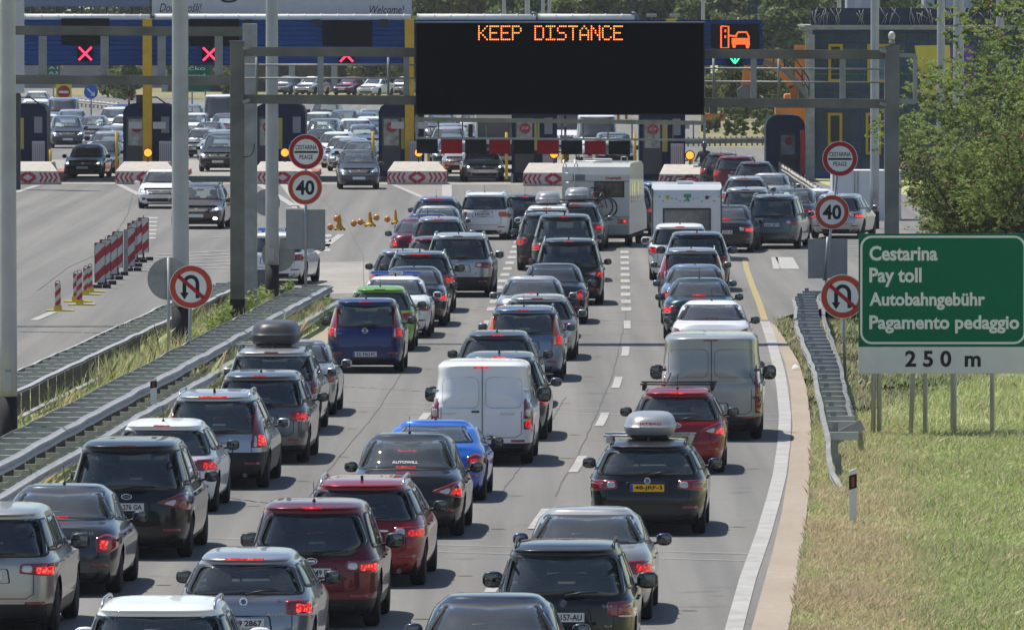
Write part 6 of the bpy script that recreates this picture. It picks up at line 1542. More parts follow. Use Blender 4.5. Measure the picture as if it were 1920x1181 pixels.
# far road signs
def rsign(px, D, parts, label, name='road_sign_far'):
    pass
def fsign(x, y, D, label, build, name='road_sign'):
    t = thing(name, (P(x, 0, D).x, D, 0), label, 'road sign'); c = P(x, y, D) - t.location; m = MB(); m.tube([(0, .04, 0), (0, .04, c.z + .3)], .05, 6); m.build('post', GALV, t); build(t, c); return t
def ne(t, c):
    m = MB(); m.box(c.x - .53, c.x + .53, -.02, 0, c.z - .58, c.z + .58); m.build('yellow_board', mat('board_yellow', (.62, .56, .03), .5), t)
    m = MB(); m.disc((c.x, -.04, c.z), .44, 24, 'y', .015); d = m.build('red_disc', SR, t); m = MB(); m.box(c.x - .33, c.x + .33, -.05, -.041, c.z - .08, c.z + .08); m.build('white_bar', PLATE, d)
fsign(119.5, 173, 650, 'no entry sign on a fluorescent yellow board beyond the plaza', ne, 'no_entry_sign')
def ba(t, c):
    m = MB(); m.disc((c.x, -.03, c.z), .44, 24, 'y', .015); d = m.build('blue_disc', mat('sign_blue', (.01, .11, .45), .45), t)
    m = MB(); ribbon(m, [(c.x - .22, c.z + .22), (c.x + .16, c.z - .16)], .09, -.04, -.031); m.prism([(c.x + .24, c.z - .24), (c.x + .24, c.z + .04), (c.x - .04, c.z - .24)], -.0395, -.0305); m.build('white_arrow', PLATE, d)
fsign(170.5, 173, 600, 'round blue sign with white arrow pointing down right', ba, 'keep_right_sign')
def gs(w, h, txt):
    def f(t, c):
        m = MB(); m.box(c.x - w / 2, c.x + w / 2, -.03, 0, c.z - h / 2, c.z + h / 2); p = m.build('green_panel', GREEN_S, t)
        for k, s in enumerate(txt): link('lettering', text_mesh(s, w * .7, h * .16, .01, .0, SLET), p, (c.x - w * .35, -.035, c.z + h * (.22 - .28 * k)))
        m = MB(); m.tube([(w * .35, .04, 0), (w * .35, .04, c.z + .3)], .05, 6); m.build('post', GALV, t)
    return f
fsign(360, 144, 640, 'green direction sign reading zapad behind the second mast', gs(2.5, 1.9, ['Lučko', '- zapad']), 'direction_sign')
fsign(100, 138, 720, 'small green direction sign beyond the left lanes', gs(1.0, 1.4, ['A1', 'A3']), 'direction_sign')
# low service buildings beyond the left lanes
t = thing('service_building', (P(560, 0, 770).x, 770, 0), 'long low service building with pale pillars behind the queue', 'building')
zz0 = P(0, 122, 770).z; m = MB(); m.box(-11, 14, 3, 12, 0, zz0 + 2.5); m.build('wall', mat('wall_shade', (.14, .14, .14), .9, noise=.4, nscale=.8), t); m = MB(); m.box(-12, 15, -.5, 12, zz0 + .6, zz0 + 1.2); m.build('roof', mat('roof_white', (.4, .4, .4), .8), t)
for k in range(8): m = MB(); m.box(-11 + k * 3.4, -10.5 + k * 3.4, 0, .5, 0, zz0 + .6); m.build('pillar', mat('pillar_pale', (.38, .38, .37), .8), t)
for k in range(5): m = MB(); m.box(-9 + k * 4.4, -6.5 + k * 4.4, 2.96, 3, .8, 2.6); m.build('window', mat('win_warm', (.20, .17, .14), .2, noise=.5, nscale=.8), t)
t = thing('warehouse', (P(205, 0, 800).x, 800, 0), 'pale warehouse with yellow hoardings behind the leftmost lanes', 'building'); m = MB(); m.box(-8, 8, 0, 9, 0, 3.4); m.build('wall', mat('wall_pale', (.30, .30, .30), .9, noise=.15, nscale=.5), t)
for k, x in enumerate((-5, -.5, 1.3)): m = MB(); m.box(x, x + 1.2, -.06, 0, 1.7, 2.6); m.build('hoarding', mat('hoarding_yellow', (.52, .48, .06), .6) , t)
m = MB(); m.box(-8.2, 8.2, -.2, 9.2, 3.4, 3.7); m.build('roof', mat('roof_white', (1, 1, 1)), t)
t = thing('warehouse', (P(370, 0, 820).x, 820, 0), 'low grey warehouse behind the second mast', 'building'); m = MB(); m.box(-4, 5, 0, 9, 0, 4.2); m.build('wall', mat('wall_grey', (.24, .25, .26), .9, noise=.15), t); m = MB(); m.box(-4.2, 5.2, -.2, 9.2, 4.2, 4.5); m.build('roof', mat('roof_white', (1, 1, 1)), t)
# excavators
ORX = mat('excavator_orange', (.55, .17, .02), .5, noise=.12)
def excavator(D, arm, body, label, name='excavator', k=1.0):
    O = Vector((P(body[0], 0, D).x, D, 0)); t = thing(name, O, label, 'excavator', 'orange excavators'); q = lambda x, y: tuple((P(x, y, D) - O).xz)
    m = MB(); m.bbox(-1.4 * k, 1.4 * k, -1.2 * k, 1.2 * k, .1 * k, .95 * k, .2 * k); m.build('tracks', BLACKP, t)
    m = MB(); m.bbox(-1.4 * k, 1.3 * k, -1.2 * k, 1.2 * k, 1.05 * k, 2.2 * k, .15 * k); m.build('body', ORX, t); m = MB(); m.bbox(-.2 * k, .9 * k, -1.25 * k, .1, 2.2 * k, 3.2 * k, .1 * k); m.build('cab', [mat('cab_glass', (.04, .05, .06), .15)], t)
    for i, seg in enumerate(arm):
        m = MB(); 
        for a, b in zip(seg[:-1], seg[1:]): ribbon(m, [q(*a), q(*b)], (.62 if i == 0 else .45) * k, -.22 - .01 * i, .22 - .01 * i)
        m.build(['boom', 'stick', 'bucket_arm'][i], ORX, t)
    return t, q
t, q = excavator(520, [[(1502, 240), (1490, 160), (1455, 120), (1420, 105)], [(1420, 105), (1402, 130), (1398, 160)]], (1502, 240), 'orange excavator with raised arm behind the green arrow', 'excavator')
m = MB(); m.prism([q(1382, 168), q(1396, 158), q(1408, 166), q(1408, 182), q(1384, 183)], -.5, .5); m.build('bucket', mat('bucket_grey', (.12, .12, .13), .6), t)
t, q = excavator(560, [[(1500, 170), (1500, 85)]], (1515, 235), 'second orange excavator whose upright arm shows by the glass building', 'excavator')
excavator(570, [[(1345, 232), (1352, 215), (1358, 226)]], (1333, 236), 'small orange excavator standing in the dry grass right of the display', 'excavator', .42)
GR = mat('container_green', (.05, .16, .06), .6, noise=.2); r_ = random.Random(3)
for k, x in enumerate((886, 902, 918, 1056, 1078, 1098, 1116, 1134, 1152, 1168)):
    t = thing('stacked_pallet_frame', (P(x, 0, 610).x, 610 + (k % 2) * 3, 0), '%s upright frame, %s from the left in the depot row behind the display' % ('orange' if k % 3 != 1 else 'green', ['first', 'second', 'third', 'fourth', 'fifth', 'sixth', 'seventh', 'eighth', 'ninth', 'last'][k]), 'steel frame', 'orange and green frames in the depot')
    m = MB(); w = .33; m.box(-w, -w + .16, 0, .2, 0, 3.4); m.box(w - .16, w, 0, .2, 0, 3.3); m.box(-w + .16, w - .16, .02, .18, 1.0, 1.25); m.box(-w + .16, w - .16, .02, .18, 2.4, 2.7); m.build('frame', ORX if k % 3 != 1 else GR, t)
# ================================================================ oncoming cars and the far queue
QO = 'oncoming cars past the toll plaza'; QB = 'far queue facing the toll booths'
carf('sedan', 1.81, 4.6, 1.47, WHITE, 301, 391, 'white saloon coming towards the camera just left of the second mast', 1, group=QO, plate='', headlit=True, detail=2, antenna=None, mirror_m=WHITE)
carf('wagon', 1.87, 4.75, 1.56, BROWN, 367, 429, 'brown estate coming towards the camera, cut by mast and gantry post', 3, group=QO, rails=BLACKP, headlit='fog', detail=2, antenna=None)
carf('mpv', 1.77, 4.3, 1.60, DGREY, 673, 355, 'dark grey minivan coming towards the camera left of the chevron block', -2, group=QO, detail=2, antenna=None)
carf('sedan', 1.82, 4.5, 1.42, BEIGE, 908, 341, 'bronze saloon coming through the lane under the red plates', -3, group=QO, headlit=True, detail=2, antenna=None)
carf('sedan', 1.80, 4.7, 1.47, BLACK, 154, 334, 'black saloon with lit headlamps leaving the left toll lane', 4, group=QO, headlit=True, detail=2, antenna=None)
F0 = dict(group=QB, detail=1, antenna=None, seats=False)
far = [ # style, W, L, H, paint, x, y, turn, label
 ('sedan', 1.78, 4.5, 1.46, BLACK, 178, 325, 8, 'second black car close behind the black saloon of the left lane'), ('hatch', 1.78, 4.3, 1.48, SILVER, 184, 305, 8, 'silver hatchback third in the leftmost lane'),
 ('wagon', 1.80, 4.6, 1.55, LGREY, 197, 295, 8, 'pale estate with dark roof stripe fourth in the leftmost lane'), ('mpv', 1.82, 4.5, 1.68, DGREY, 127, 278, -4, 'dark minivan with bright headlamps standing alone left of the queue'),
 ('hatch', 1.75, 4.2, 1.46, WHITE, 90, 265, -4, 'white hatchback beside the far left booth'), ('mpv', 1.8, 4.5, 1.62, SILVER, 136, 261, -3, 'silver minivan directly behind the dark minivan'),
 ('van', 1.95, 5.0, 1.95, STEEL, 114, 247, 0, 'blue-grey van above the silver minivan'), ('suv', 1.85, 4.6, 1.65, DGREY, 92, 244, 0, 'grey SUV next to the blue-grey van'), ('mpv', 1.82, 4.6, 1.68, WHITE, 204, 258, 6, 'white minivan below the round blue arrow sign'),
 ('sedan', 1.75, 4.4, 1.45, SILVER, 226, 266, 6, 'silver saloon touching the second booth'), ('hatch', 1.75, 4.2, 1.5, MGREY, 166, 270, 4, 'grey hatchback between dark and white minivans'),
 ('wagon', 1.8, 4.6, 1.5, WHITE, 66, 214, 0, 'white estate at the top of the leftmost queue'), ('hatch', 1.78, 4.3, 1.5, NAVY, 222, 243, 4, 'navy hatchback at the top right of the leftmost queue'),
 ('mpv', 1.86, 4.75, 1.74, BLACK, 408, 322, 3, 'black people carrier with one lit headlamp between mast and gantry post'), ('hatch', 1.8, 4.3, 1.48, SILVER, 400, 301, 6, 'silver hatchback behind the black people carrier'),
 ('sedan', 1.78, 4.5, 1.45, LGREY, 371, 296, 5, 'grey saloon showing right of the second mast'), ('mpv', 1.78, 4.4, 1.66, MAROON, 418, 272, 3, 'maroon minivan in front of the white van'), ('van', 2.0, 5.4, 2.45, WHITE, 408, 261, 2, 'tall white delivery van in the second queue'),
 ('hatch', 1.75, 4.2, 1.48, STEEL, 352, 244, 3, 'steel blue hatchback left of the tall white van'), ('wagon', 1.78, 4.5, 1.5, WHITE, 358, 264, 3, 'white estate under the steel blue hatchback'), ('hatch', 1.76, 4.2, 1.48, BLACK, 382, 284, 5, 'dark hatchback wedged behind the grey saloon of the second queue'),
 ('wagon', 1.80, 4.7, 1.50, BLACK, 662, 328, 7, 'black estate right behind the oncoming dark minivan'), ('hatch', 1.78, 4.3, 1.48, LGREY, 645, 321, 7, 'grey hatchback third in the middle lane'), ('sedan', 1.78, 4.5, 1.46, SILVER, 633, 315, 7, 'silver saloon fourth in the middle lane'),
 ('wagon', 1.8, 4.6, 1.52, WHITE, 619, 308, 6, 'white estate fifth in the middle lane'), ('sedan', 1.78, 4.6, 1.45, BLUEBLK, 592, 298, 6, 'dark blue roof right of the navy booth'), ('suv', 1.9, 4.8, 1.72, DGREY, 597, 287, 5, 'large dark SUV with wide windscreen in the middle lane'),
 ('hatch', 1.78, 4.3, 1.52, STEEL, 645, 281, 3, 'blue hatchback next to the large dark SUV'), ('wagon', 1.8, 4.6, 1.5, WHITE, 588, 262, 5, 'white roof above the large dark SUV'), ('suv', 1.85, 4.6, 1.62, BLACK, 604, 243, 5, 'black SUV at the top of the middle queue'),
 ('suv', 1.82, 4.5, 1.66, WHITE, 676, 284, -6, 'white SUV angled towards the middle booths'), ('hatch', 1.72, 4.1, 1.5, STEEL, 690, 290, -6, 'small blue car beside the angled white SUV'), ('suv', 1.85, 4.7, 1.7, WHITE, 706, 281, -5, 'white off-roader squeezed against the fourth booth'),
 ('hatch', 1.75, 4.2, 1.5, LGREY, 704, 254, -5, 'pale grey car far behind the white off-roader'), ('hatch', 1.75, 4.2, 1.5, STEEL, 690, 262, -5, 'blue hatchback behind the angled white SUV'), ('mpv', 1.8, 4.5, 1.62, MGREY, 640, 262, 3, 'grey minivan behind the blue hatchback of the middle queue'),
 ('sedan', 1.8, 4.6, 1.46, BEIGE, 863, 326, 4, 'champagne saloon behind the bronze saloon'), ('hatch', 1.8, 4.3, 1.5, BLACK, 843, 317, 5, 'black car behind the champagne saloon'), ('suv', 1.8, 4.4, 1.66, SILVER, 834, 303, 5, 'silver SUV behind the black plates'),
 ('hatch', 1.8, 4.3, 1.5, LGREY, 838, 288, 3, 'grey hatchback above the first red plate'), ('hatch', 1.8, 4.3, 1.5, STEEL, 897, 286, 3, 'blue hatchback above the second black plate'), ('mpv', 1.8, 4.5, 1.6, MGREY, 822, 268, 3, 'grey minivan just under the lower left corner of the display'), ('wagon', 1.8, 4.5, 1.55, SILVER, 884, 264, 2, 'silver estate under the display'),
 ('van', 2.0, 5.2, 2.25, WHITE, 1124, 303, -2, 'white van behind the right hand red plate'), ('suv', 1.9, 4.8, 1.75, BLACK, 1158, 322, -3, 'black off-roader in front of the white van'), ('van', 2.05, 5.4, 2.5, WHITE, 1070, 286, -2, 'white high-roof van left of the depot frames')]
for st, W, L, H, pt, x, y, tn, lab in far:
    big = lab.startswith('tall white') or lab.startswith('white high')
    carf(st, W, L, H, pt, x, y, lab, tn, headlit=('lit' in lab or 'bright' in lab), **F0)
for k, (x, y, pt, lab) in enumerate(((812, 178, MAROON, 'maroon car parked by the service building'), (640, 179, MAROON, 'maroon hatchback parked in front of the pillars'), (685, 181, WHITE, 'white saloon parked in front of the pillars'), (565, 179, SILVER, 'silver car parked at the left end of the service building'), (520, 178, MGREY, 'grey car parked between two masts'), (740, 179, LGREY, 'pale car parked at the right end of the service building'))):
    if k: carf('sedan', 1.78, 4.5, 1.45, pt, x, y, lab, 20, group='cars parked by the service building', detail=0, antenna=None, seats=False)
# lorry
def lorry(x, yb, D, H, W, col, label):
    g = Vector((P(x, 0, D).x, D, 0)); t = thing('lorry', g, label, 'lorry', 'lorries in the toll lanes'); h = W / 2
    m = MB(); m.bbox(-h, h, 0, 2.2, .55, H, .14); m.build('cab', col, t); m = MB(); m.bbox(-h + .12, h - .12, -.03, .02, 1.55, 2.35, .01); m.build('windscreen', mat('lorry_glass', (.05, .07, .08), .08, 0, .6), t)
    m = MB(); m.bbox(-h + .2, h - .2, -.03, .0, .75, 1.3, .01); m.build('grille', GREYP, t)
    for s in (-1, 1):
        m = MB(); m.bbox(s * (h - .28) - .15, s * (h - .28) + .15, -.05, -.01, .62, .82, .01); m.build('headlight', CLEARLENS, t)
        m = MB(); m.bbox(s * (h + .2) - .1, s * (h + .2) + .1, .15, .25, 1.6, 2.2, .02); m.build('mirror', BLACKP, t)
        w_ = link('wheel', wheel_meshes(.48, .28)[0], t, (s * (h - .2), 1.1, .48))
    m = MB(); m.box(-h + .05, h - .05, 2.35, 10, .9, H + .1); m.build('cargo_box', mat('lorry_box', (.5, .5, .5), .6), t); m = MB(); m.box(-h + .2, h - .2, .3, 9.5, .35, .7); m.build('chassis', UNDER, t)
lorry(938, 0, 436, 3.1, 2.3, WHITE, 'white lorry cab standing between the second and third red plates')
# motorhome
def cb(m, t, nm, mt): return m.build(nm, mt, t)
loc, rz = put(1117, 462, 1.2, 5.5); CW = mat('camper_cream', (.50, .49, .45), .35, 0, .4, noise=.06, nscale=.8)
t = thing('motorhome', loc, 'cream motorhome with ladder and bicycles on its back', 'motorhome', None, rz); w, H, L = 1.10, 2.72, 5.6
prf = [(0, .42), (.0, 2.35), (.10, 2.6), (.35, H - .02), (.8, H), (4.6, H), (5.4, 2.6), (5.5, 2.1), (5.9, 1.4), (6.7, 1.05), (6.85, .45)]
m = MB(); m.prism([(y, z) for y, z in prf], -w, w, 'x'); bdy = m.build('body', CW, t)
m = MB(); m.bbox(-w + .02, w - .02, -.05, .05, .40, .72, .04); m.build('bumper', mat('camper_bumper', (.36, .35, .32), .5), t)
m = MB(); m.bbox(-.05, w - .17, -.015, .0, 1.62, 2.14, .004); fr_ = m.build('rear_window_frame', BLACKP, t); m = MB(); m.bbox(.0, w - .22, -.02, -.016, 1.67, 2.09, .001); m.build('rear_window', mat('camper_glass', (.05, .04, .04), .1, 0, .5, noise=.8, nscale=4), t)
m = MB(); m.box(-w + .35, -w + .75, -.012, -.001, 2.16, 2.36); m.build('rear_vent', mat('vent_grey', (.16, .16, .16), .6), t)
m = MB(); m.tube([(-w, -.004, 2.14), (w, -.004, 2.14)], .012, 4); m.tube([(-w, -.004, .98), (w, -.004, .98)], .01, 4); m.build('trim_line', GREYP, t)
link('lettering', text_mesh('Dethleffs', .52, .085, .004, .03, mat('red_print', (1, 1, 1)), .2), t, (.32, -.008, 2.20))
for s in (-1, 1):
    m = MB(); m.bbox(s * .88 - .16, s * .88 + .16, -.03, .0, .78, .92, .01); tl = m.build('tail_light', REDLENS, t); m = MB(); m.bbox(s * .95 - .06, s * .95 + .06, -.04, -.031, .80, .90, .002); m.build('brake_lamp', LITB, tl)
    m = MB(); m.bbox(s * .77 - .05, s * .77 + .05, -.04, -.031, .80, .90, .002); m.build('indicator', ORANGELENS, tl)
    for y in (1.35, 5.4):
        wl = link('wheel', wheel_meshes(.34)[0], t, (s * (w - .14), y, .34)); link('rim', wheel_meshes(.34)[1], wl)
    for y0 in (.7, 1.5, 3.0):
        m = MB(); xx = s * (w + .006); m.box(min(xx, s * w), max(xx, s * w), y0, y0 + .6, 1.45, 2.05); m.build('side_window', mat('camper_glass', (1, 1, 1)), t)
m = MB(); m.box(-w + .05, w - .05, .3, 6.2, .28, .45); m.build('underbody', UNDER, t)
m = MB()
for x in (-w + .05, -w + .42): m.tube([(x, -.10, .95), (x, -.12, 2.55), (x, -.02, H + .10), (x, .45, H + .10), (x, .5, H - .02)], .018, 6)
for z in (1.2, 1.5, 1.8, 2.1, 2.4): m.tube([(-w + .05, -.11, z), (-w + .42, -.11, z)], .014, 6)
m.build('ladder', mat('ladder_alu', (.55, .55, .54), .35, .7), t)
m = MB(); m.bbox(-.25, .35, 1.6, 2.3, H, H + .12, .04); m.build('roof_vent', mat('vent_white', (.5, .5, .48), .5), t)
m = MB(); m.tube([(-w + .1, 1.0, H + .05), (w - .1, 1.0, H + .05)], .02, 6); m.tube([(w - .35, .9, H), (w - .35, .9, H + .2), (w - .15, .9, H + .2), (w - .15, .9, H)], .015, 6); m.build('roof_rack', mat('ladder_alu', (1, 1, 1)), t)
def bicycle(loc, rz, col, label, s=1.0, lean=0, pitch=0):
    t = thing('bicycle', loc, label, 'bicycle', 'bicycles carried by the campers', rz); t.rotation_euler = (lean, pitch, rz); t.scale = (s, s, s)
    for x in (-.5, .5):
        m = MB(); pts = [(x + .32 * math.cos(a), 0, .34 + .32 * math.sin(a)) for a in [2 * math.pi * k / 24 for k in range(25)]]; m.tube(pts, .022, 6, False); wl = m.build('wheel', RUBBER, t)
        m = MB(); pts = [(x + .29 * math.cos(a), 0, .34 + .29 * math.sin(a)) for a in [2 * math.pi * k / 24 for k in range(25)]]; m.tube(pts, .012, 5, False)
        for k in range(10): a = 2 * math.pi * k / 10; m.tube([(x, 0, .34), (x + .29 * math.cos(a), 0, .34 + .29 * math.sin(a))], .003, 3)
        m.build('rim', ALLOY, wl)
    m = MB(); A, B, C_, D_ = (-.5, 0, .34), (-.05, 0, .32), (-.2, 0, .82), (.36, 0, .85)
    for a, b in ((A, B), (A, C_), (B, C_), (C_, D_), (B, D_), (D_, (.5, 0, .34))): m.tube([a, b], .018, 6)
    m.build('frame', col, t); m = MB(); m.tube([(-.2, 0, .8), (-.22, 0, .93)], .014, 6); m.bbox(-.34, -.10, -.06, .06, .93, .97, .015); m.build('saddle', BLACKP, t)
    m = MB(); m.tube([(.36, 0, .85), (.34, 0, .98)], .014, 6); m.tube([(.40, -.26, .99), (.33, -.1, .99), (.33, .1, .99), (.40, .26, .99)], .014, 6); m.build('handlebar', BLACKP, t)
    m = MB(); m.tube([(-.05, -.05, .32), (.05, -.05, .16)], .012, 5); m.disc((-.05, -.05, .32), .09, 14, 'y', .01); m.build('crank', CHROME, t)
R3 = Matrix.Rotation(rz, 3, 'Z'); BKR = mat('bike_red', (.35, .02, .03), .35, 0, .6); BKD = mat('bike_dark', (.04, .04, .05), .35, 0, .6)
bicycle(loc + R3 @ Vector((-.10, -.35, .95)), rz, BKD, 'dark bicycle strapped to the back of the motorhome, its wheel facing out', 1.0)
bicycle(loc + R3 @ Vector((-.25, -.20, .98)), rz + math.pi, BKR, 'red bicycle between the dark one and the motorhome', 1.0)
m = MB(); m.tube([(-.9, 0, .95), (-.9, -.42, .95), (.7, -.42, .95), (.7, 0, .95)], .022, 6); m.build('bicycle_rack', mat('ladder_alu', (1, 1, 1)), t)
# caravan
loc, rz = put(1288, 492, .0, .6); CV = mat('caravan_white', (.60, .61, .62), .3, 0, .5, noise=.04, nscale=.8)
loc.y = 296; loc.x = (1288 - 960) / F * 296
t = thing('caravan', loc, 'white caravan with small coloured stickers and a dark rear window', 'caravan', None, rz); w, H = 1.07, 2.34
prf = [(0.05, .42), (0, .8), (0, 1.95), (.06, 2.18), (.22, H - .03), (.6, H), (4.2, H), (4.6, 2.1), (4.9, 1.3), (4.9, .42)]
m = MB(); m.prism(prf, -w, w, 'x'); m.build('body', CV, t); m = MB(); m.bbox(-w - .012, -w + .03, -.012, .5, .42, H - .12, .006); m.bbox(w - .03, w + .012, -.012, .5, .42, H - .12, .006); m.build('corner_trim', GREYP, t)
m = MB(); m.bbox(-.74, .74, -.03, .01, .86, 1.62, .02); fr_ = m.build('window_frame', BLACKP, t); m = MB(); m.bbox(-.69, .69, -.036, -.031, .91, 1.57, .002); m.build('rear_window', mat('caravan_glass', (.10, .10, .10), .12, 0, .5, noise=.2, nscale=6), t)
r_ = random.Random(2); cols = [mat('sticker_green', (.06, .25, .12), .5), mat('sticker_yellow', (.5, .42, .04), .5), mat('sticker_blue', (.2, .26, .4), .5), mat('sticker_brown', (.14, .04, .04), .5), mat('sticker_grey', (.3, .32, .34), .5)]
def dec(x, z, s, k, ci):
    m = MB()
    if k == 0: m.disc((x, -.012, z), s, 12, 'y', .008)
    elif k == 1: m.prism([(x - s, z - s * .7), (x + s, z - s * .7), (x, z + s)], -.012, -.004)
    else: m.prism([(x - s, z - s * .5), (x + s, z - s * .5), (x + s, z + s * .5), (x - s, z + s * .5)], -.012, -.004)
    m.build('sticker', cols[ci], t)
dec(-.60, 1.95, .07, 0, 1); dec(.02, 1.90, .08, 1, 0); dec(.02, 2.0, .11, 2, 0); dec(.62, 1.95, .06, 0, 3)
for k in range(16): dec(-.98 + k * .13 + r_.uniform(-.02, .02), r_.choice([1.84, 1.91, 1.98]), r_.uniform(.02, .035), r_.randint(0, 2), r_.choice([2, 4, 2, 4, 0]))
for s in (-1, 1):
    m = MB(); m.bbox(s * .85 - .14, s * .85 + .14, -.03, .0, .62, .76, .01); m.build('tail_light', REDLENS, t); link('wheel', wheel_meshes(.32)[0], t, (s * (w - .16), 2.4, .32))
m = MB(); m.bbox(-w, w, -.03, .04, .42, .58, .02); m.build('bumper', mat('caravan_bumper', (.45, .45, .45), .5), t); m = MB(); m.box(-w + .1, w - .1, .2, 4.7, .3, .45); m.build('underbody', UNDER, t)
m = MB(); m.bbox(-.3, .2, 1.2, 1.8, H, H + .09, .03); m.build('roof_vent', CV, t)
# tow car with bicycles on the roof
tc_, pj_ = car('wagon', 1.80, 4.4, 1.42, MGREY, 1288, 474, 'grey car towing the caravan, only its roof load visible', group=QF, detail=1, plate='', crossbars='dark')
R3 = Matrix.Rotation(-heading_at(340), 3, 'Z')
for k, (dx, c_, lab) in enumerate(((-.55, BKD, 'dark bicycle on the left of the roof rack behind the caravan'), (.0, BKR, 'red-framed bicycle in the middle of the roof rack behind the caravan'), (.5, BKD, 'dark bicycle on the right of the roof rack behind the caravan'))):
    bicycle(tc_.location + Vector((dx * .6, 1.3 + k * .35, 1.55)), .25 * (k - 1), c_, lab, .9, 0)
# ---- motorcyclist
def motorcyclist():
    g = G(1320, 322); D = 405.0; X = (1321 - 960) / F * D; bt = thing('motorcycle', (X, D, 0), 'grey motorcycle waiting behind the concrete block at the right', 'motorcycle')
    for y in (0, 1.45):
        m = MB(); m.lathe([(.22, -.07), (.29, -.075), (.31, 0), (.29, .075), (.22, .07)], 24, Matrix.Translation((0, y, .31)), 'x'); w_ = m.build('wheel', RUBBER, bt); m = MB(); m.lathe([(.03, -.06), (.23, -.05), (.23, .05), (.03, .06)], 16, Matrix.Translation((0, y, .31)), 'x'); m.build('rim', ALLOY, w_)
    m = MB(); m.smooth = True; m.bbox(-.16, .16, .25, 1.1, .38, .82, .1); m.sphere((0, .95, .88), .22, 12, (.8, 1.4, .7)); m.build('body', mat('bike_grey', (.10, .10, .11), .35, .3), bt)
    m = MB(); m.bbox(-.15, .15, -.05, .65, .80, .90, .04); m.build('saddle', BLACKP, bt)
    for s in (-1, 1): m = MB(); m.bbox(s * .36 - .13, s * .36 + .13, -.15, .35, .55, .92, .05); m.build('pannier', mat('pannier_white', (.45, .45, .44), .5), bt)
    m = MB(); m.tube([(-.40, 1.1, 1.08), (0, 1.2, 1.05), (.40, 1.1, 1.08)], .018, 6); m.build('handlebar', BLACKP, bt); m = MB(); m.bbox(-.09, .09, -.24, -.20, .70, .77, .01); m.build('tail_light', REDLENS, bt)
    m = MB(); m.tube([(0, 1.45, .31), (0, 1.2, 1.0)], .04, 6); m.build('fork', CHROME, bt)
    # rider: one skinned body
    V = [(0, .35, .96), (0, .38, 1.15), (0, .46, 1.36), (0, .52, 1.50), (0, .55, 1.58),                       # pelvis, waist, chest, neck base, neck
         (-.20, .48, 1.44), (-.30, .72, 1.22), (-.36, 1.02, 1.10), (-.37, 1.12, 1.09), (.20, .48, 1.44), (.30, .72, 1.22), (.36, 1.02, 1.10), (.37, 1.12, 1.09),
         (-.13, .38, .93), (-.24, .78, .78), (-.22, .55, .38), (-.22, .52, .28), (-.22, .70, .25), (.13, .38, .93), (.24, .78, .78), (.22, .55, .38), (.22, .52, .28), (.22, .70, .25), (0, .58, 1.66)]
    E = [(0, 1), (1, 2), (2, 3), (3, 4), (4, 23), (2, 5), (5, 6), (6, 7), (7, 8), (2, 9), (9, 10), (10, 11), (11, 12), (0, 13), (13, 14), (14, 15), (15, 16), (16, 17), (0, 18), (18, 19), (19, 20), (20, 21), (21, 22)]
    Rr = [.17, .16, .18, .09, .065, .085, .06, .045, .045, .085, .06, .045, .045, .11, .085, .06, .055, .045, .11, .085, .06, .055, .045, .06]
    me = bpy.data.meshes.new('person'); me.from_pydata(V, E, []); o = bpy.data.objects.new('person', me); S.collection.objects.link(o); sk = o.modifiers.new('skin', 'SKIN'); sub_ = o.modifiers.new('sub', 'SUBSURF'); sub_.levels = 2; sub_.render_levels = 2
    for v, r in zip(me.skin_vertices[0].data, Rr): v.radius = (r, r * .85)
    me.skin_vertices[0].data[0].use_root = True
    dg = bpy.context.evaluated_depsgraph_get(); m2 = bpy.data.meshes.new_from_object(o.evaluated_get(dg)); bpy.data.objects.remove(o)
    for p in m2.polygons: p.use_smooth = True
    m2.materials.clear(); m2.materials.append(mat('leather_black', (.018, .018, .02), .6, noise=.3)); r = link('person', m2, None, (X, D, 0)); tag(r, 'person in black gear and dark helmet sitting on the motorcycle', 'person')
    m = MB(); m.sphere((0, .60, 1.76), .15, 18, (.9, 1.0, 1.05)); hm = m.build('helmet', mat('helmet_dark', (.03, .03, .035), .2, 0, .8), r); m = MB(); m.sphere((0, .66, 1.76), .125, 14, (.95, 1, .6)); m.build('visor', mat('visor', (.01, .01, .012), .05), hm)
    for s in (-1, 1):
        m = MB(); m.bbox(s * .37 - .045, s * .37 + .045, 1.09, 1.19, 1.045, 1.10, .02)
        for k in range(4): m.tube([(s * .37 + (k - 1.5) * .022, 1.16, 1.10), (s * .37 + (k - 1.5) * .022, 1.20 - abs(k - 1.5) * .006, 1.08), (s * .37 + (k - 1.5) * .022, 1.18, 1.045)], .0095, 6)
        m.tube([(s * .33, 1.10, 1.06), (s * .32, 1.14, 1.04), (s * .335, 1.17, 1.03)], .011, 6); m.build('glove', BLACKP, r)
motorcyclist()
# ================================================================ trees and shrubs
def leaves_mesh(name, P_, size, mats, mi, seed, elong=1.6, up=.3):
    r = np.random.RandomState(seed); k = len(P_); a = r.normal(size=(k, 3)); a[:, 2] *= .6; a /= np.linalg.norm(a, axis=1)[:, None]; b = r.normal(size=(k, 3)); b -= (a * b).sum(1)[:, None] * a; b /= np.linalg.norm(b, axis=1)[:, None]
    s = size * r.uniform(.6, 1.3, (k, 1)); v = np.stack([P_ - a * s * elong * .5, P_ + b * s * .5, P_ + a * s * elong * .5, P_ - b * s * .5], 1).reshape(-1, 3)
    me = bpy.data.meshes.new(name); me.vertices.add(k * 4); me.vertices.foreach_set('co', v.ravel()); me.loops.add(k * 4); me.loops.foreach_set('vertex_index', np.arange(k * 4)); me.polygons.add(k)
    me.polygons.foreach_set('loop_start', np.arange(k) * 4); me.polygons.foreach_set('loop_total', np.full(k, 4))
    for m in mats: me.materials.append(m)
    me.polygons.foreach_set('material_index', mi); me.update(); me.validate(); return me
BARK = mat('bark', (.10, .08, .06), .9, noise=.3)
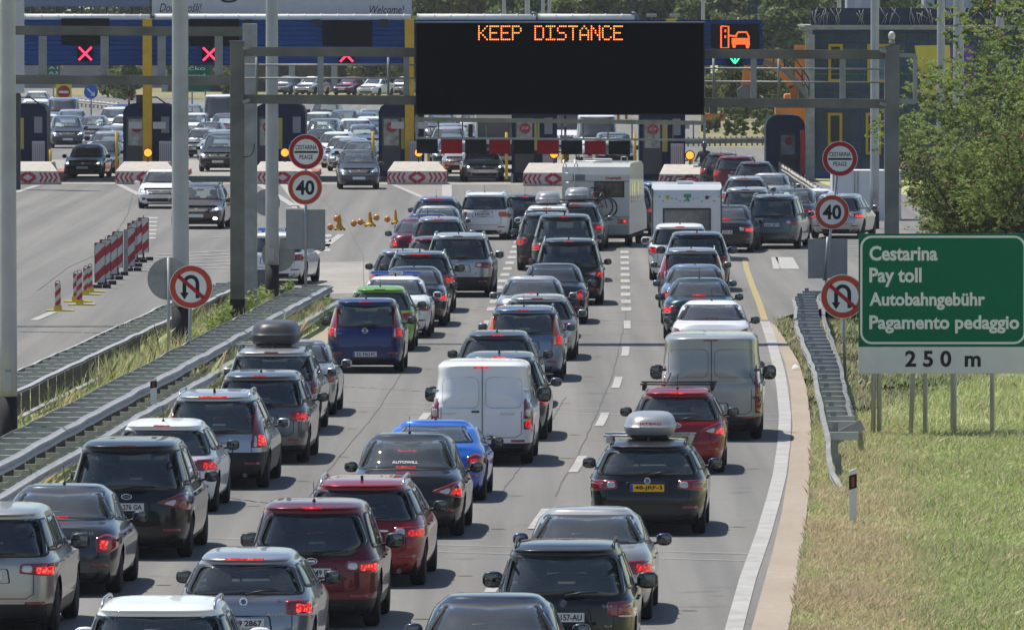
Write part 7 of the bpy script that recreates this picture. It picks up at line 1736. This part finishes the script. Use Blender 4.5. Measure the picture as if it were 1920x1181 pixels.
LF = [leafmat('leaf_deep', (.07, .11, .035), (.12, .17, .055), .4), leafmat('leaf_mid', (.12, .17, .045), (.20, .25, .075), .4), leafmat('leaf_olive', (.16, .18, .07), (.26, .26, .12), .4)]
def crown_points(r, H, R, n, z0=.15, lobes=16):
    C_ = []; 
    for i in range(lobes):
        z = r.uniform(z0, .95) * H; rr = R * (1 - ((z / H - .5) / .58)**2)**.5 if abs(z / H - .5) < .57 else R * .3; a = r.uniform(0, 2 * math.pi); q = rr * math.sqrt(r.uniform(.0, 1)) * .8
        C_.append((q * math.cos(a), q * math.sin(a), z, R * r.uniform(.28, .46)))
    C_ = np.array(C_); idx = r.randint(0, lobes, n); d = r.normal(size=(n, 3)); d /= np.linalg.norm(d, axis=1)[:, None]; rad = r.uniform(.55, 1.08, (n, 1))
    return C_[idx, :3] + d * rad * C_[idx, 3:4] * np.array([1, 1, .8])
def tree_proto(i, H, R, n, leaf, mi_w):
    r = np.random.RandomState(50 + i); pts = crown_points(r, H, R, n); pts[:, 2] = np.maximum(pts[:, 2], .3)
    me = leaves_mesh('crown', pts, leaf, LF, r.choice(3, n, p=mi_w), i)
    m = MB(); m.tube([(0, 0, -.2), (.1, 0, H * .3), (0, .1, H * .75)], [R * .09, R * .06, R * .02], 7)
    for k in range(5): a = k * 1.3; m.tube([(.05, 0, H * (.25 + .08 * k)), (R * .5 * math.cos(a), R * .5 * math.sin(a), H * (.5 + .08 * k))], [R * .035, R * .012], 5)
    return me, m.mesh('trunk', BARK)
PR = [tree_proto(0, 12, 4.2, 5200, .42, [.6, .3, .1]), tree_proto(1, 11, 3.6, 4600, .38, [.2, .5, .3]), tree_proto(2, 13, 4.6, 5600, .42, [.4, .4, .2]), tree_proto(3, 10, 3.4, 4200, .36, [.1, .4, .5])]
rt = random.Random(11)
def place_tree(X, Y, k, s, label='broad green tree in the wood behind the toll plaza', group='trees of the wood behind the toll plaza'):
    cr, tr_ = PR[k]; t = thing('tree', (X, Y, -.1), label, 'tree', group, rt.uniform(0, 6.28)); t.scale = (s, s, s * rt.uniform(.85, 1.1)); link('crown', cr, t); link('trunk', tr_, t)
wood = []
for row, (D, y0, dx) in enumerate(((760, 0, 3.4), (820, 0, 4.2), (890, 0, 4.8), (980, 0, 6.0))):
    X = P(690, 0, D).x; XE = P(2150, 0, D).x
    while X < XE:
        x_px = 960 + X * F / D
        wood.append((X, D + rt.uniform(-14, 14), rt.randint(0, 3), rt.uniform(.5, .85) if row == 0 else rt.uniform(.85, 1.25))); X += dx * rt.uniform(.8, 1.3)
for X in np.arange(P(-60, 0, 1010).x, P(760, 0, 1010).x, 5.0): wood.append((X + rt.uniform(-1.5, 1.5), 1010 + rt.uniform(-20, 20), rt.randint(0, 3), rt.uniform(.8, 1.2)))
for w_ in wood: place_tree(*w_)
# lower bushes in front of the wood
for X, D in [(P(x, 0, 620).x, 620 + rt.uniform(-15, 15)) for x in range(1330, 1560, 17)]: place_tree(X, D, rt.randint(1, 3), rt.uniform(.26, .40), 'low bush at the edge of the dry meadow right of the display', 'bushes along the dry meadow')
for X, D in [(P(x, 0, 560).x, 560 + rt.uniform(-25, 25)) for x in range(1325, 1470, 14)]: place_tree(X, D, rt.randint(1, 3), rt.uniform(.07, .15), 'small weedy bush in the dry meadow right of the display', 'weedy bushes in the dry meadow')
for X, D in [(P(x, 0, 800).x, 800 + rt.uniform(-25, 25)) for x in range(600, 800, 18)]: place_tree(X, D, rt.randint(0, 3), rt.uniform(.26, .42), 'low bush behind the middle queue', 'bushes behind the middle queue')
for X, D in [(P(x, 0, 720).x, 720 + rt.uniform(-15, 15)) for x in list(range(190, 270, 16)) + [420, 436, 330]]: place_tree(X, D, rt.randint(1, 3), rt.uniform(.26, .36), 'low bush by the pale guard rail at the upper left', 'bushes at the upper left')
# ---- acacia on the right: limbs, feathery sprays, seed pods
AC = [leafmat('acacia_leaf', (.18, .25, .06), (.31, .38, .12), .5), leafmat('acacia_light', (.22, .29, .08), (.34, .38, .13), .45), leafmat('acacia_pod', (.16, .075, .045), (.26, .13, .07), .1), leafmat('acacia_dark_leaf', (.06, .10, .02), (.12, .17, .04), .4)]
def branching(base, tips_n, H, R, seed, x_bias=0):
    r = random.Random(seed); m = MB(); tips = []
    def grow(p, d, L_, rad, lv):
        q = p; pts = [p]; rs = [rad]
        for i in range(4):
            d = (d + Vector((r.uniform(-.22, .22), r.uniform(-.22, .22), r.uniform(-.05, .16)))).normalized(); q = q + d * L_ / 4; pts.append(q); rs.append(rad * (1 - .16 * (i + 1)))
            if lv > 0 and i >= 1:
                for _ in range(2):
                    nd = (d + Vector((r.uniform(-1, 1), r.uniform(-1, 1), r.uniform(-.35, .6))) * .9).normalized(); grow(q, nd, L_ * .62, rs[-1] * .6, lv - 1)
            if lv <= 1: tips.append((q, d, lv))
        m.tube(pts, rs, 6 if rad > .03 else 4)
        tips.append((q, d, lv))
    for k in range(tips_n):
        a = 2 * math.pi * k / tips_n + r.uniform(-.3, .3); grow(base, Vector((math.cos(a) * (.55 if k % 2 else 1.3), math.sin(a) * (.55 if k % 2 else 1.3), 1)).normalized(), H * (.55 if k % 2 else .42), .09, 3)
    return m, tips
def acacia(X, D, H, label, seed, n_leaf, ls=.055, z0=0.):
    t = thing('acacia_tree', (X, D, 0), label, 'tree'); m, tips = branching(Vector((0, 0, .6)), 6, H, 3, seed); m.tube([(0, 0, -.2), (0, 0, .7)], [.16, .12], 8); m.build('trunk', BARK, t)
    r = np.random.RandomState(seed); T = np.array([tuple(p) for p, d, l in tips]); k = n_leaf; i = r.randint(0, len(T), k)
    # sprays: leaflets lined up along short twigs
    ns = 1900; si = r.randint(0, len(T), ns); sd = r.normal(size=(ns, 3)); sd[:, 2] = sd[:, 2] * .5 - .15; sd /= np.linalg.norm(sd, axis=1)[:, None]; so_ = T[si] + r.normal(0, .07, (ns, 3)); sl_ = r.uniform(.18, .42, ns)
    j = r.randint(0, ns, k); u = r.uniform(0, 1, k); side = r.choice([-1, 1], k)[:, None]; pr_ = np.cross(sd[j], [0, 0, 1.0]); pr_ /= np.linalg.norm(pr_, axis=1)[:, None] + 1e-6
    pos = so_[j] + sd[j] * (u * sl_[j])[:, None] + pr_ * side * r.uniform(.0, .06, (k, 1)) + r.normal(0, .018, (k, 3))
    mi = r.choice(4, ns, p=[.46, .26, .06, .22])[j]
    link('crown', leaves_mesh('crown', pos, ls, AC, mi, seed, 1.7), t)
    return t
acacia(P(1925, 0, 262).x, 262, 7.6, 'light green acacia with brown seed pods behind the big green sign', 21, 46000, .055)
acacia(P(1868, 0, 256).x, 256, 4.6, 'smaller acacia beside the right gantry post', 33, 30000, .05)
acacia(P(1960, 0, 250).x, 250, 6.4, 'acacia cut by the right edge of the photo', 35, 30000, .055)
acacia(P(1850, 0, 268).x, 268, 3.2, 'bushy low acacia just above the top edge of the big green sign', 37, 30000, .05)
acacia(P(1905, 0, 258).x, 258, 3.8, 'low acacia bush at the right edge of the photo above the green sign', 39, 26000, .05)
# ---- wild plants on the median
def weed(x, y, h, label, seed, n=500, D=None, w=.35):
    D = D or Dy(y); X = (x - 960) / F * D; t = thing('wild_plant', (X, D, .05), label, 'plant', 'wild plants on the median'); r = np.random.RandomState(seed); m = MB(); P_ = []
    for k in range(9):
        a = r.uniform(0, 6.28); q = r.uniform(.1, w); hh = h * r.uniform(.6, 1); p = [(0, 0, 0), (q * .5 * math.cos(a), q * .5 * math.sin(a), hh * .6), (q * math.cos(a), q * math.sin(a), hh)]; m.tube(p, [.012, .008, .003], 4)
        for _ in range(n // 9): u = r.uniform(.1, 1); P_.append([q * u * math.cos(a) + r.normal(0, .05), q * u * math.sin(a) + r.normal(0, .05), hh * u + r.normal(0, .04)])
    m.build('stem', BG[0], t); P_ = np.array(P_); link('leaves', leaves_mesh('leaves', P_, .055, [AC[0], AC[1]], r.choice(2, len(P_), p=[.6, .4]), seed, 2.2), t)
for k, (x, D, h) in enumerate(((400, 226, .75), (415, 228, .85), (428, 230, .7), (462, 240, .9), (478, 242, .8), (452, 236, .85), (436, 232, .9), (490, 246, .7), (375, 220, .6), (330, 205, .5), (350, 212, .5), (300, 200, .4), (500, 250, .7), (535, 255, .6))):
    weed(x, 600, h, ['leafy wild plant growing among the median grass near the masts'][0], 70 + k, 420, D)
for k, (x, y, h) in enumerate(((605, 600, .55), (596, 590, .5), (612, 612, .35), (590, 610, .45))):
    X = x; weed(x, y, h, 'dry weed beside the nose of the median barrier', 90 + k, 300)

# ---- the warm air over the plaza
m = MB(); m.box(-420, 420, -8, 1350, -1.1, 24); hz = m.build('haze', []); hm = bpy.data.materials.new('haze'); hm.use_nodes = True; n = hm.node_tree; n.nodes.clear(); o = n.nodes.new('ShaderNodeOutputMaterial'); v = n.nodes.new('ShaderNodeVolumePrincipled')
v.inputs['Color'].default_value = (.86, .9, .97, 1); v.inputs['Density'].default_value = .00007; v.inputs['Anisotropy'].default_value = .2; n.links.new(v.outputs[0], o.inputs['Volume']); hz.data.materials.append(hm); tag(hz, kind='stuff')
